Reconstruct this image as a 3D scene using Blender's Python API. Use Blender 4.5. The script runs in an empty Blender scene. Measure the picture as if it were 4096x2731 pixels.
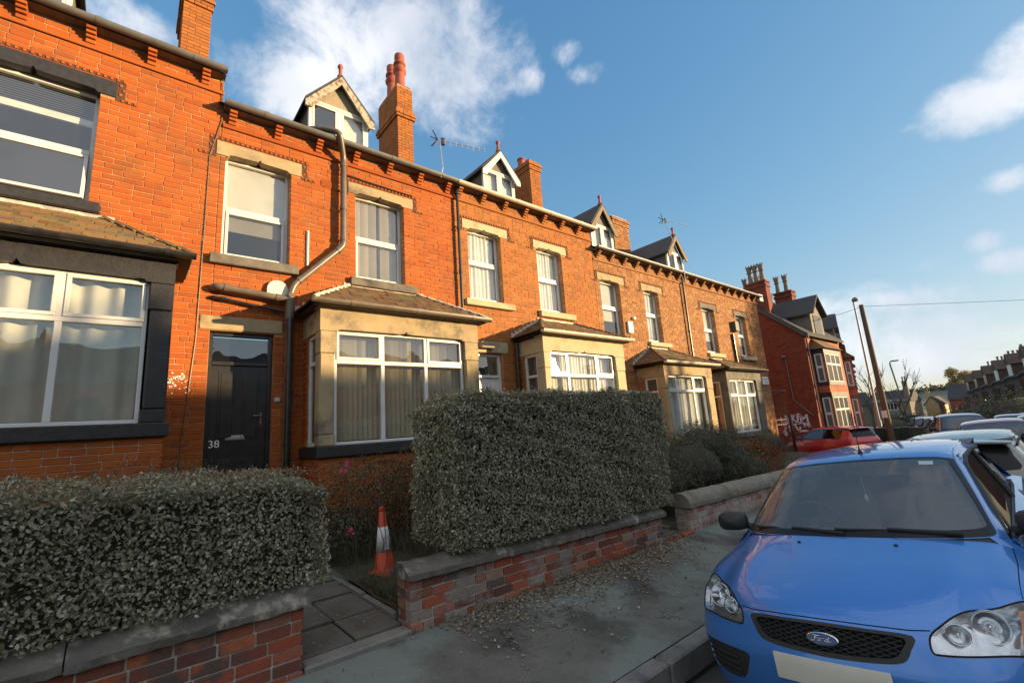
import bpy, bmesh, math, random
import numpy as np
from mathutils import Matrix, Vector
from mathutils.geometry import delaunay_2d_cdt
random.seed(7); rng = np.random.default_rng(7)
SC = bpy.context.scene; COL = SC.collection
# ------------------------------------------------------------------ camera
cd = bpy.data.cameras.new("camera"); cam = bpy.data.objects.new("camera", cd); COL.objects.link(cam)
cam.matrix_world = Matrix(((0.6340351, 0.18804775, 0.75009169, 0), (0.77035452, -0.06895175, -0.63387662, 0), (-0.06747893, 0.97973655, -0.18858126, 0), (0, 0, 0, 1)))
cd.sensor_fit = 'HORIZONTAL'; cd.sensor_width = 36; cd.lens = 458.92 * 36 / 1024; cd.clip_start = .05; cd.clip_end = 3000
SC.camera = cam
# ------------------------------------------------------------------ sun, sky, exposure
SUN_EL, SUN_AZ = math.radians(7.5), math.radians(45)     # azimuth: from +X towards +Y
sun_dir = Vector((math.cos(SUN_EL) * math.cos(SUN_AZ), math.cos(SUN_EL) * math.sin(SUN_AZ), math.sin(SUN_EL)))
sl = bpy.data.lights.new("sun", 'SUN'); sl.energy = 2.15; sl.angle = math.radians(.6); sl.color = (1.0, .71, .38)
so = bpy.data.objects.new("sun", sl); COL.objects.link(so); so.rotation_euler = sun_dir.to_track_quat('Z', 'Y').to_euler(); so.location = sun_dir * 60
SC.view_settings.view_transform = 'Standard'; SC.view_settings.look = 'None'; SC.view_settings.gamma = 1; SC.view_settings.use_curve_mapping = False
SC.view_settings.exposure = 2.36
SC.cycles.use_denoising = True; SC.cycles.max_bounces = 8; SC.cycles.transparent_max_bounces = 16
SC.cycles.sample_clamp_indirect = 6
W = bpy.data.worlds.new("World"); SC.world = W; W.use_nodes = True
nt = W.node_tree; N = nt.nodes; L = nt.links; N.clear()
def wn(t, **k):
    n = N.new(t)
    for a, b in k.items(): setattr(n, a, b)
    return n
sky = wn('ShaderNodeTexSky', sky_type='NISHITA', sun_disc=False, sun_elevation=SUN_EL, sun_rotation=math.radians(90) - SUN_AZ, air_density=1.0, dust_density=.6, ozone_density=3.0, altitude=60)
hs = wn('ShaderNodeHueSaturation'); hs.inputs['Saturation'].default_value = 1.22; hs.inputs['Hue'].default_value = .512; hs.inputs['Value'].default_value = 1.0
gm = wn('ShaderNodeGamma'); gm.inputs['Gamma'].default_value = .85; L.new(sky.outputs[0], gm.inputs[0]); L.new(gm.outputs[0], hs.inputs['Color'])
tc = wn('ShaderNodeTexCoord')
def vm(op, a, b=None, c=None):
    n = wn('ShaderNodeVectorMath', operation=op)
    for i, x in enumerate((a, b, c)):
        if x is None: continue
        if hasattr(x, 'links'): L.new(x, n.inputs[i])
        elif op == 'SCALE' and i == 1: n.inputs['Scale'].default_value = x
        else: n.inputs[i].default_value = x
    return n.outputs['Value'] if op in ('DOT_PRODUCT', 'LENGTH') else n.outputs[0]
def mt(op, a, b=None, c=None, clamp=False):
    n = wn('ShaderNodeMath', operation=op, use_clamp=clamp)
    for i, x in enumerate((a, b, c)):
        if x is None: continue
        if hasattr(x, 'links'): L.new(x, n.inputs[i])
        else: n.inputs[i].default_value = x
    return n.outputs[0]
D = tc.outputs['Generated']
CLOUDS = [
((-0.6430,0.3389,0.6868),(0.1144,0.1604,-0.0003),(0.0743,-0.0351,0.0799),1.35), ((-0.7563,0.2010,0.6226),(0.0548,0.1136,0.0169),(0.0428,-0.0129,0.0532),1.3),
((-0.6029,0.4331,0.6700),(0.0592,0.0771,-0.0036),(0.0438,-0.0259,0.0522),1.3), ((-0.7705,0.1249,0.6250),(0.0141,0.0370,0.0087),(0.0240,-0.0055,0.0295),.7),
((-0.5590,0.5209,0.6451),(0.0322,0.0374,-0.0042),(0.0153,-0.0108,0.0213),.75), ((-0.6405,0.4841,0.5962),(0.0526,0.0672,-0.0042),(0.0199,-0.0120,0.0299),.5),
((-0.7764,-0.0418,0.6288),(0.0189,0.0651,0.0235),(0.0214,-0.0018,0.0254),.9), ((0.0050,0.9095,0.4156),(0.0617,0.0129,-0.0351),(0.0085,-0.0183,0.0377),1.35),
((0.0449,0.8943,0.4452),(0.0371,0.0087,-0.0235),(0.0088,-0.0222,0.0412),1.3), ((0.0068,0.9532,0.3022),(0.0339,0.0039,-0.0155),(0.0040,-0.0065,0.0196),1.1),
((-0.4683,0.5728,0.6728),(0.0153,0.0158,-0.0032),(0.0097,-0.0083,0.0136),.4), ((-0.4566,0.6171,0.6408),(0.0199,0.0190,-0.0047),(0.0084,-0.0077,0.0131),.45),
((-0.0394,0.9726,0.2289),(0.0253,0.0027,-0.0089),(0.0038,-0.0044,0.0184),.85), ((-0.0192,0.9807,0.1946),(0.0357,0.0023,-0.0117),(0.0039,-0.0040,0.0194),.95),
((-0.1111,0.9697,0.2177),(0.0243,0.0041,-0.0073),(0.0040,-0.0039,0.0186),.5), ((-0.2377,0.9623,0.1323),(0.0737,0.0171,-0.0140),(0.0107,-0.0061,0.0525),.55),
((-0.1430,0.9860,0.0853),(0.0948,0.0104,-0.0164),(0.0122,-0.0057,0.0624),.6), ((-0.0894,0.9912,0.0980),(0.0578,0.0046,-0.0114),(0.0058,-0.0029,0.0298),.5),
((-0.1541,0.9737,0.1678),(0.0975,0.0143,-0.0240),(0.0058,-0.0043,0.0280),.35),
# unseen clouds added behind and above the camera to fill the shaded foreground
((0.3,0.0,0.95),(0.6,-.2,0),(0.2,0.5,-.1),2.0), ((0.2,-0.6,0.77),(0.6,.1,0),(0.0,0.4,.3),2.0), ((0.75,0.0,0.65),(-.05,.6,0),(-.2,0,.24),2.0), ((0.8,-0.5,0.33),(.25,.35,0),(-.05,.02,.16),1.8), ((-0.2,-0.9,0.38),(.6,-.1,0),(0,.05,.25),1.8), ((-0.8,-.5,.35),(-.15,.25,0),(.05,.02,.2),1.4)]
dens = None
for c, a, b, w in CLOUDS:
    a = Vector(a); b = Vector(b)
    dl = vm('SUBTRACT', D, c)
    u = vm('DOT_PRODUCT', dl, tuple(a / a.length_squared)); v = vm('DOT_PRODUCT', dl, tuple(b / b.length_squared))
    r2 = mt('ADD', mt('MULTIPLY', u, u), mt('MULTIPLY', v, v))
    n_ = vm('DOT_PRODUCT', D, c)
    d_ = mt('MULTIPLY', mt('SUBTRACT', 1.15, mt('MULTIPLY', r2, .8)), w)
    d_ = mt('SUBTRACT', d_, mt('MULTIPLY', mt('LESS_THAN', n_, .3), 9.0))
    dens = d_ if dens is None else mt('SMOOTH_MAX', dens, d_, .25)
ns = wn('ShaderNodeTexNoise'); ns.inputs['Scale'].default_value = 6.5; ns.inputs['Detail'].default_value = 9; ns.inputs['Roughness'].default_value = .66; ns.inputs['Distortion'].default_value = .25
L.new(D, ns.inputs['Vector'])
nb = wn('ShaderNodeTexNoise'); nb.inputs['Scale'].default_value = 3.0; nb.inputs['Detail'].default_value = 4
L.new(D, nb.inputs['Vector'])
dens = mt('ADD', mt('MAXIMUM', dens, -1.3), mt('MULTIPLY', mt('SUBTRACT', ns.outputs['Fac'], .50), 4.2))
mr = wn('ShaderNodeMapRange', interpolation_type='SMOOTHSTEP'); mr.inputs['From Min'].default_value = .05; mr.inputs['From Max'].default_value = 1.6
L.new(dens, mr.inputs['Value'])
cr_ = wn('ShaderNodeValToRGB'); cr_.color_ramp.elements[0].position = .35; cr_.color_ramp.elements[0].color = (.56, .61, .70, 1); cr_.color_ramp.elements[1].position = .68; cr_.color_ramp.elements[1].color = (.95, .95, .97, 1)
L.new(nb.outputs['Fac'], cr_.inputs['Fac'])
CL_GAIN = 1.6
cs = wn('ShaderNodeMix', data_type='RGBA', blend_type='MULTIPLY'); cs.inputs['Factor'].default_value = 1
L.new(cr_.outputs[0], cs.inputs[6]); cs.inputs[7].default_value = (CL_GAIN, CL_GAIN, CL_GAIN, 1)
# blue haze-free sky of the photograph: keep nishita luminance, mix clouds in
sc2 = vm('SCALE', hs.outputs[0], .55); one = vm('ADD', sc2, (1., 1., 1.)); soft = vm('SCALE', vm('DIVIDE', hs.outputs[0], one), .93)
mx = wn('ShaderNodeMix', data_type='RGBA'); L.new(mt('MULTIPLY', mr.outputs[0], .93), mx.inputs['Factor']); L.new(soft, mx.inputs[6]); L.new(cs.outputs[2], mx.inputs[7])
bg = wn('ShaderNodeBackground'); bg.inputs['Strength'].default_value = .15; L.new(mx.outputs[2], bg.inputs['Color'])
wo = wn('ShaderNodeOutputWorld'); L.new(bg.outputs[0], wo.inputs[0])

# ------------------------------------------------------------------ helpers
class MB:
    """collects shapes; build() links them as ONE mesh object"""
    def __init__(s): s.v = []; s.f = []; s.m = []
    def add(s, vs, fs, mi=0):
        b = len(s.v); s.v += [tuple(p) for p in vs]; s.f += [tuple(i + b for i in f) for f in fs]; s.m += [mi] * len(fs); return s
    def box(s, x0, x1, y0, y1, z0, z1, c=0, mi=0):
        if x0 > x1: x0, x1 = x1, x0
        if y0 > y1: y0, y1 = y1, y0
        if z0 > z1: z0, z1 = z1, z0
        if c <= 0:
            vs = [(x, y, z) for z in (z0, z1) for y in (y0, y1) for x in (x0, x1)]
            return s.add(vs, [(0, 2, 3, 1), (4, 5, 7, 6), (0, 1, 5, 4), (2, 6, 7, 3), (0, 4, 6, 2), (1, 3, 7, 5)], mi)
        c = min(c, (x1 - x0) * .45, (y1 - y0) * .45, (z1 - z0) * .45)
        X = (x0, x1); Y = (y0, y1); Z = (z0, z1); vs = []; ix = {}
        for i in (0, 1):
            for j in (0, 1):
                for k in (0, 1):
                    sx, sy, sz = (c, -c)[i], (c, -c)[j], (c, -c)[k]
                    ix[i, j, k, 0] = len(vs); vs.append((X[i], Y[j] + sy, Z[k] + sz))
                    ix[i, j, k, 1] = len(vs); vs.append((X[i] + sx, Y[j], Z[k] + sz))
                    ix[i, j, k, 2] = len(vs); vs.append((X[i] + sx, Y[j] + sy, Z[k]))
        fs = []
        def q(l, flip): fs.append(tuple(l[::-1] if flip else l))
        for i in (0, 1):
            q([ix[i, 0, 0, 0], ix[i, 1, 0, 0], ix[i, 1, 1, 0], ix[i, 0, 1, 0]], i == 0)
            q([ix[0, i, 0, 1], ix[0, i, 1, 1], ix[1, i, 1, 1], ix[1, i, 0, 1]], i == 0)
            q([ix[0, 0, i, 2], ix[1, 0, i, 2], ix[1, 1, i, 2], ix[0, 1, i, 2]], i == 0)
        for i in (0, 1):
            for j in (0, 1):
                q([ix[i, j, 0, 0], ix[i, j, 0, 1], ix[i, j, 1, 1], ix[i, j, 1, 0]], (i + j) % 2 == 1)
                q([ix[i, 0, j, 0], ix[i, 1, j, 0], ix[i, 1, j, 2], ix[i, 0, j, 2]], (i + j) % 2 == 0) if False else q([ix[i, 0, j, 2], ix[i, 1, j, 2], ix[i, 1, j, 0], ix[i, 0, j, 0]], (i + j) % 2 == 1)
                q([ix[0, i, j, 1], ix[0, i, j, 2], ix[1, i, j, 2], ix[1, i, j, 1]], (i + j) % 2 == 1)
                for k in (0, 1): q([ix[i, j, k, 0], ix[i, j, k, 1], ix[i, j, k, 2]], (i + j + k) % 2 == 1)
        return s.add(vs, fs, mi)
    def prism(s, poly, axis, a, b, mi=0):
        """poly: 2d points in the two other axes (in x,y,z order), extruded along axis from a to b"""
        def P(p, t): l = list(p); l.insert(axis, t); return tuple(l)
        n = len(poly); vs = [P(p, a) for p in poly] + [P(p, b) for p in poly]
        fs = [tuple(range(n))[::-1], tuple(range(n, 2 * n))] + [(i, (i + 1) % n, (i + 1) % n + n, i + n) for i in range(n)]
        return s.add(vs, fs, mi)
    def tube(s, pts, r, n=10, mi=0, cap=True):
        pts = [Vector(p) for p in pts]; k = len(pts); rs = r if isinstance(r, (list, tuple)) else [r] * k; rings = []; vs = []
        up = None
        for i, p in enumerate(pts):
            t = (pts[min(i + 1, k - 1)] - pts[max(i - 1, 0)]).normalized()
            if up is None: up = t.orthogonal().normalized()
            up = (up - t * up.dot(t)).normalized(); w = t.cross(up)
            vs += [p + (up * math.cos(2 * math.pi * j / n) + w * math.sin(2 * math.pi * j / n)) * rs[i] for j in range(n)]
        fs = [(i * n + j, i * n + (j + 1) % n, (i + 1) * n + (j + 1) % n, (i + 1) * n + j) for i in range(k - 1) for j in range(n)]
        if cap: fs += [tuple(range(n))[::-1], tuple(range((k - 1) * n, k * n))]
        return s.add(vs, fs, mi)
    def lathe(s, prof, c, n=20, mi=0, axis=2):
        vs = []; c = Vector(c)
        for r, h in prof:
            for j in range(n):
                a = 2 * math.pi * j / n; p = [r * math.cos(a), r * math.sin(a)]; p.insert(axis, h); vs.append(c + Vector(p))
        k = len(prof); fs = [(i * n + j, i * n + (j + 1) % n, (i + 1) * n + (j + 1) % n, (i + 1) * n + j) for i in range(k - 1) for j in range(n)]
        if prof[0][0] > 1e-6: fs.append(tuple(range(n))[::-1])
        if prof[-1][0] > 1e-6: fs.append(tuple(range((k - 1) * n, k * n)))
        return s.add(vs, fs, mi)
    def grid(s, P, mi=0, flip=False):
        """P: rows of rows of points"""
        r = len(P); c = len(P[0]); vs = [p for row in P for p in row]
        fs = [(i * c + j, i * c + j + 1, (i + 1) * c + j + 1, (i + 1) * c + j) for i in range(r - 1) for j in range(c - 1)]
        return s.add(vs, [f[::-1] for f in fs] if flip else fs, mi)
    def mesh(s, name, mats, origin=(0, 0, 0), smooth=False, sharp=None):
        me = bpy.data.meshes.new(name); o = origin
        me.from_pydata([(p[0] - o[0], p[1] - o[1], p[2] - o[2]) for p in s.v], [], s.f)
        for m in (mats if isinstance(mats, (list, tuple)) else [mats]): me.materials.append(m)
        if any(s.m): me.polygons.foreach_set('material_index', s.m)
        if smooth: me.polygons.foreach_set('use_smooth', [True] * len(s.f))
        if sharp: me.set_sharp_from_angle(angle=math.radians(sharp))
        me.update(); return me
    def build(s, name, mats, parent=None, smooth=False, sharp=None, **k):
        org = ORG.get(root_of(parent).name, (0, 0, 0)) if parent else (0, 0, 0)
        o = bpy.data.objects.new(name, s.mesh(name, mats, org, smooth or bool(sharp), sharp)); COL.objects.link(o)
        if parent: o.parent = parent
        for a, b in k.items(): o[a] = b
        return o
ORG = {}
def root_of(o):
    while o.parent: o = o.parent
    return o
def thing(name, label, cat, loc=(0, 0, 0), group=None, rot=None):
    o = bpy.data.objects.new(name, None); COL.objects.link(o); o.location = loc; o.empty_display_size = .2
    if rot is not None: o.rotation_euler = rot; ORG[o.name] = (0, 0, 0)
    else: ORG[o.name] = tuple(loc)
    o['label'] = label; o['category'] = cat
    if group: o['group'] = group
    return o
def tag(o, label, cat, group=None):
    o['label'] = label; o['category'] = cat
    if group: o['group'] = group
    return o
def copy_tree(o, parent=None):
    c = o.copy(); COL.objects.link(c); c.parent = parent
    if o.name in ORG: ORG[c.name] = ORG[o.name]
    for ch in list(o.children): copy_tree(ch, c)
    return c
def children_of(o):
    return list(o.children)

# ------------------------------------------------------------------ materials
def new_mat(name):
    m = bpy.data.materials.new(name); m.use_nodes = True; t = m.node_tree
    b = t.nodes['Principled BSDF']; return m, t, b
def lin(c): return tuple(c) + (1,) if len(c) == 3 else c
def mat(name, c1, c2=None, scale=6, rough=.7, bump=0, bscale=None, metal=0, c3=None, s3=1.2, t3=(.5, .7), spec=.5, obj=False, detail=5, coat=0, stretch=None):
    m, t, b = new_mat(name); nd = t.nodes; lk = t.links
    b.inputs['Roughness'].default_value = rough; b.inputs['Metallic'].default_value = metal; b.inputs['Specular IOR Level'].default_value = spec
    if coat: b.inputs['Coat Weight'].default_value = coat; b.inputs['Coat Roughness'].default_value = .03
    if c2 is None and not bump:
        b.inputs['Base Color'].default_value = lin(c1); return m
    if obj: g = nd.new('ShaderNodeTexCoord').outputs['Object']
    else: g = nd.new('ShaderNodeNewGeometry').outputs['Position']
    if stretch:
        mp = nd.new('ShaderNodeMapping'); mp.inputs['Scale'].default_value = stretch; lk.new(g, mp.inputs[0]); g = mp.outputs[0]
    n = nd.new('ShaderNodeTexNoise'); n.inputs['Scale'].default_value = scale; n.inputs['Detail'].default_value = detail; n.inputs['Roughness'].default_value = .6; lk.new(g, n.inputs['Vector'])
    r = nd.new('ShaderNodeMapRange'); r.inputs['From Min'].default_value = .33; r.inputs['From Max'].default_value = .67; lk.new(n.outputs['Fac'], r.inputs['Value'])
    x = nd.new('ShaderNodeMix'); x.data_type = 'RGBA'; x.inputs[6].default_value = lin(c1); x.inputs[7].default_value = lin(c2 or c1); lk.new(r.outputs[0], x.inputs['Factor']); out = x.outputs[2]
    if c3 is not None:
        n3 = nd.new('ShaderNodeTexNoise'); n3.inputs['Scale'].default_value = s3; n3.inputs['Detail'].default_value = 6; n3.inputs['Roughness'].default_value = .65; lk.new(g, n3.inputs['Vector'])
        r3 = nd.new('ShaderNodeMapRange'); r3.inputs['From Min'].default_value = t3[0]; r3.inputs['From Max'].default_value = t3[1]; lk.new(n3.outputs['Fac'], r3.inputs['Value'])
        x3 = nd.new('ShaderNodeMix'); x3.data_type = 'RGBA'; lk.new(r3.outputs[0], x3.inputs['Factor']); lk.new(out, x3.inputs[6]); x3.inputs[7].default_value = lin(c3); out = x3.outputs[2]
    lk.new(out, b.inputs['Base Color'])
    if bump:
        n2 = nd.new('ShaderNodeTexNoise'); n2.inputs['Scale'].default_value = bscale or scale * 4; n2.inputs['Detail'].default_value = 4; lk.new(g, n2.inputs['Vector'])
        bp = nd.new('ShaderNodeBump'); bp.inputs['Strength'].default_value = bump; bp.inputs['Distance'].default_value = .01; lk.new(n2.outputs['Fac'], bp.inputs['Height']); lk.new(bp.outputs[0], b.inputs['Normal'])
    return m
def piece_mat(name, cols, rough=.85, mottle=.35, mscale=30, bump=.5, dark=(.05, .03, .02), stain=None, sscale=.9, st=(.55, .75), spec=.3, trans=0):
    """colour picked per piece (object random + island random), mottled by world-space noise"""
    m, t, b = new_mat(name); nd = t.nodes; lk = t.links
    oi = nd.new('ShaderNodeObjectInfo'); ge = nd.new('ShaderNodeNewGeometry')
    ad = nd.new('ShaderNodeMath'); ad.operation = 'ADD'; lk.new(oi.outputs['Random'], ad.inputs[0]); lk.new(ge.outputs['Random Per Island'], ad.inputs[1])
    fr = nd.new('ShaderNodeMath'); fr.operation = 'FRACT'; lk.new(ad.outputs[0], fr.inputs[0])
    cr = nd.new('ShaderNodeValToRGB'); cr.color_ramp.interpolation = 'LINEAR'; e = cr.color_ramp.elements
    for i, c in enumerate(cols):
        p = i / (len(cols) - 1)
        el = e[0] if i == 0 else (e[1] if i == len(cols) - 1 else None)
        if el is None: continue
        el.position = p; el.color = lin(c)
    for i, c in enumerate(cols[1:-1]):
        el = e.new((i + 1) / (len(cols) - 1)); el.color = lin(c)
    lk.new(fr.outputs[0], cr.inputs['Fac']); out = cr.outputs[0]
    n = nd.new('ShaderNodeTexNoise'); n.inputs['Scale'].default_value = mscale; n.inputs['Detail'].default_value = 5; n.inputs['Roughness'].default_value = .7; lk.new(ge.outputs['Position'], n.inputs['Vector'])
    r = nd.new('ShaderNodeMapRange'); r.inputs['From Min'].default_value = .52; r.inputs['From Max'].default_value = .78; r.inputs['To Max'].default_value = mottle; lk.new(n.outputs['Fac'], r.inputs['Value'])
    x = nd.new('ShaderNodeMix'); x.data_type = 'RGBA'; lk.new(r.outputs[0], x.inputs['Factor']); lk.new(out, x.inputs[6]); x.inputs[7].default_value = lin(dark); out = x.outputs[2]
    if stain is not None:
        n3 = nd.new('ShaderNodeTexNoise'); n3.inputs['Scale'].default_value = sscale; n3.inputs['Detail'].default_value = 7; n3.inputs['Roughness'].default_value = .7; lk.new(ge.outputs['Position'], n3.inputs['Vector'])
        r3 = nd.new('ShaderNodeMapRange'); r3.inputs['From Min'].default_value = st[0]; r3.inputs['From Max'].default_value = st[1]; lk.new(n3.outputs['Fac'], r3.inputs['Value'])
        x3 = nd.new('ShaderNodeMix'); x3.data_type = 'RGBA'; lk.new(r3.outputs[0], x3.inputs['Factor']); lk.new(out, x3.inputs[6]); x3.inputs[7].default_value = lin(stain); out = x3.outputs[2]
    lk.new(out, b.inputs['Base Color']); b.inputs['Roughness'].default_value = rough; b.inputs['Specular IOR Level'].default_value = spec
    if bump:
        bp = nd.new('ShaderNodeBump'); bp.inputs['Strength'].default_value = bump; bp.inputs['Distance'].default_value = .006; lk.new(n.outputs['Fac'], bp.inputs['Height']); lk.new(bp.outputs[0], b.inputs['Normal'])
    if trans:
        tr = nd.new('ShaderNodeBsdfTranslucent'); lk.new(out, tr.inputs[0]); ms = nd.new('ShaderNodeMixShader'); ms.inputs[0].default_value = trans
        lk.new(b.outputs[0], ms.inputs[1]); lk.new(tr.outputs[0], ms.inputs[2]); lk.new(ms.outputs[0], nd['Material Output'].inputs[0])
    return m
def glass_mat(name, tint=(.9, .95, .95), ior=1.5, rough=0.0, extra=0.0, dust_sheen=0.0, wave=0.0):
    m, t, b = new_mat(name); nd = t.nodes; lk = t.links; nd.remove(b)
    tr = nd.new('ShaderNodeBsdfTransparent'); tr.inputs[0].default_value = lin(tint); gl = nd.new('ShaderNodeBsdfGlossy'); gl.inputs['Roughness'].default_value = rough
    # schlick fresnel, the same from both sides of the pane
    def mm(op, a, b_=None):
        n = nd.new('ShaderNodeMath'); n.operation = op; n.use_clamp = op == 'SUBTRACT'
        for i, x in enumerate((a, b_)):
            if x is None: continue
            if hasattr(x, 'links'): lk.new(x, n.inputs[i])
            else: n.inputs[i].default_value = x
        return n.outputs[0]
    ge = nd.new('ShaderNodeNewGeometry'); dt = nd.new('ShaderNodeVectorMath'); dt.operation = 'DOT_PRODUCT'; lk.new(ge.outputs['Incoming'], dt.inputs[0]); lk.new(ge.outputs['Normal'], dt.inputs[1])
    f0 = ((ior - 1) / (ior + 1)) ** 2 * 2 + extra
    ad = mm('ADD', mm('MULTIPLY', mm('POWER', mm('SUBTRACT', 1.0, mm('ABSOLUTE', dt.outputs['Value'])), 5.0), 1 - f0), f0).node
    if wave:
        wn_ = nd.new('ShaderNodeTexNoise'); wn_.inputs['Scale'].default_value = 2.6; wn_.inputs['Detail'].default_value = 1; lk.new(ge.outputs['Position'], wn_.inputs['Vector']); wb = nd.new('ShaderNodeBump'); wb.inputs['Strength'].default_value = wave; wb.inputs['Distance'].default_value = .02; lk.new(wn_.outputs['Fac'], wb.inputs['Height']); lk.new(wb.outputs[0], gl.inputs['Normal'])
    if dust_sheen:
        df = nd.new('ShaderNodeBsdfDiffuse'); df.inputs[0].default_value = (.52, .60, .66, 1); md = nd.new('ShaderNodeMixShader'); md.inputs[0].default_value = dust_sheen; lk.new(tr.outputs[0], md.inputs[1]); lk.new(df.outputs[0], md.inputs[2]); tr = md  # even bluish diffuse layer; on car_glass it paints reflected sky
    mx = nd.new('ShaderNodeMixShader'); lk.new(ad.outputs[0], mx.inputs[0]); lk.new(tr.outputs[0], mx.inputs[1]); lk.new(gl.outputs[0], mx.inputs[2]); lk.new(mx.outputs[0], nd['Material Output'].inputs[0])
    return m
BR_RED = piece_mat('brick_orange_red', [(0.344, 0.080, 0.012), (0.367, 0.092, 0.013), (0.312, 0.066, 0.012), (0.383, 0.105, 0.019), (0.289, 0.066, 0.014), (0.352, 0.085, 0.012), (0.375, 0.100, 0.016), (0.266, 0.069, 0.017)], stain=(.17, .065, .025), sscale=1.7, st=(.50, .82), mottle=.35)
BR_ORG = piece_mat('brick_orange', [(0.328, 0.113, 0.025), (0.352, 0.125, 0.029), (0.297, 0.098, 0.023), (0.367, 0.140, 0.036), (0.266, 0.094, 0.027), (0.336, 0.119, 0.026), (0.359, 0.131, 0.032), (0.242, 0.090, 0.029)], stain=(.18, .085, .035), sscale=1.7, st=(.52, .8), mottle=.3)
BR_TAN = piece_mat('brick_tan', [(0.312, 0.140, 0.046), (0.266, 0.113, 0.036), (0.352, 0.176, 0.062), (0.219, 0.090, 0.032), (0.297, 0.133, 0.042), (0.367, 0.188, 0.074), (0.195, 0.082, 0.032), (0.289, 0.133, 0.048)], stain=(.26, .12, .055), sscale=2.0, st=(.5, .8), mottle=.4)
BR_DULL = piece_mat('brick_weathered', [(.33, .075, .04), (.40, .10, .045), (.16, .05, .04), (.42, .13, .06), (.10, .045, .04), (.36, .09, .05), (.28, .13, .09), (.38, .085, .04)], stain=(.10, .075, .06), sscale=2.6, st=(.50, .62), mottle=.7)
BR_MIX = piece_mat('brick_sooty_patched', [(.36, .085, .04), (.12, .06, .045), (.40, .11, .05), (.27, .24, .20), (.09, .05, .04), (.38, .09, .045), (.26, .16, .12), (.30, .27, .23), (.34, .08, .045), (.15, .10, .08)], stain=(.22, .19, .16), sscale=3.2, st=(.52, .62), mottle=.7)
BR_WHITE = piece_mat('brick_limewashed', [(.42, .33, .28), (.34, .12, .07), (.46, .38, .33), (.20, .11, .09), (.40, .17, .11), (.48, .42, .38), (.30, .2, .16), (.38, .30, .26)], stain=(.42, .38, .34), sscale=5, st=(.45, .6), mottle=.5)
MORTAR = mat('mortar_tan', (.34, .18, .08), (.42, .26, .14), scale=9, rough=.95, c3=(.60, .44, .3), s3=3, t3=(.56, .7), bump=.4)
MORTAR_P = mat('mortar_pale', (.58, .54, .47), (.46, .42, .36), scale=12, rough=.95, bump=.4)
ST_BLACK = mat('stone_painted_black', (.018, .017, .017), (.03, .028, .027), scale=14, rough=.42, bump=.35, bscale=45)
ST_GREY = mat('stone_soot_grey', (.10, .09, .075), (.17, .15, .12), scale=7, rough=.85, c3=(.05, .045, .04), s3=2.2, bump=.4)
ST_BUFF = mat('stone_buff', (.38, .295, .165), (.30, .23, .13), scale=5, rough=.85, c3=(.13, .11, .08), s3=2.2, t3=(.50, .68), bump=.3)
ST_CREAM = mat('stone_cream', (.44, .38, .23), (.38, .32, .19), scale=4, rough=.8, c3=(.22, .18, .11), s3=2, t3=(.55, .75), bump=.25)
ST_OCHRE = mat('stone_ochre', (.36, .27, .14), (.30, .22, .12), scale=4, rough=.8, c3=(.15, .12, .08), s3=2, t3=(.52, .72), bump=.25)
COPE = mat('coping_stone_dark', (.075, .068, .058), (.15, .135, .11), scale=5, rough=.7, c3=(.36, .32, .25), s3=4.2, t3=(.55, .66), bump=1, bscale=22)
COPE2 = mat('coping_stone_lichen', (.17, .155, .125), (.24, .21, .16), scale=5, rough=.85, c3=(.12, .125, .08), s3=3, t3=(.5, .66), bump=.8, bscale=26)
UPVC = mat('white_upvc', (.66, .66, .64), (.58, .58, .56), scale=3, rough=.35)
WEATH = mat('weathered_white_timber', (.46, .42, .34), (.30, .24, .17), scale=16, rough=.8, c3=(.13, .10, .07), s3=9, t3=(.5, .6), bump=.6)
WEATHD = mat('weathered_grey_timber', (.24, .19, .13), (.15, .12, .085), scale=12, rough=.85, bump=.5)
UPVC2 = mat('white_painted_wood', (.74, .73, .69), (.62, .6, .55), scale=9, rough=.55, c3=(.40, .34, .27), s3=7, t3=(.6, .7))
GUT_GREY = mat('gutter_grey', (.085, .083, .08), (.13, .125, .12), scale=5, rough=.45)
GUT_BLACK = mat('gutter_black', (.012, .012, .012), (.03, .027, .024), scale=8, rough=.28, spec=.6)
GUT_BROWN = mat('pipe_brown_plastic', (.10, .075, .055), (.15, .12, .09), scale=5, rough=.35)
GUT_PALE = mat('gutter_pale', (.50, .43, .33), (.42, .35, .26), scale=5, rough=.5)
GLASS = glass_mat('window_glass', ior=1.55, extra=.12, wave=.25, dust_sheen=.015)
FROST = glass_mat('frosted_glass', tint=(.55, .57, .58), ior=1.5, rough=.25, extra=.10)
ROOM = mat('room_interior', (.10, .085, .07), (.07, .06, .05), scale=1.5, rough=.95)
CURT = mat('curtain_cream', (.60, .55, .46), (.50, .46, .38), scale=3, rough=.9)
NET = mat('net_curtain', (.74, .71, .66), (.64, .6, .55), scale=6, rough=.9)
BLIND = mat('vertical_blind', (.60, .50, .35), (.54, .44, .30), scale=3, rough=.85)
SLATE = piece_mat('roof_slate', [(.055, .055, .06), (.08, .078, .08), (.045, .045, .05), (.09, .085, .08)], mottle=.3, bump=.3, stain=(.10, .09, .06), sscale=1.3)
TILE_BR = piece_mat('stone_roof_tile_brown', [(.12, .068, .035), (.17, .095, .045), (.09, .055, .033), (.20, .12, .06), (.075, .055, .04), (.15, .10, .055)], mottle=.5, bump=.8, stain=(.12, .115, .05), sscale=4, st=(.5, .68))
TILE_OR = piece_mat('stone_roof_tile_ochre', [(.20, .11, .045), (.26, .15, .06), (.14, .08, .04), (.30, .17, .07), (.12, .08, .05), (.22, .14, .07)], mottle=.5, bump=.8, stain=(.15, .14, .06), sscale=4, st=(.5, .68))
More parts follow.
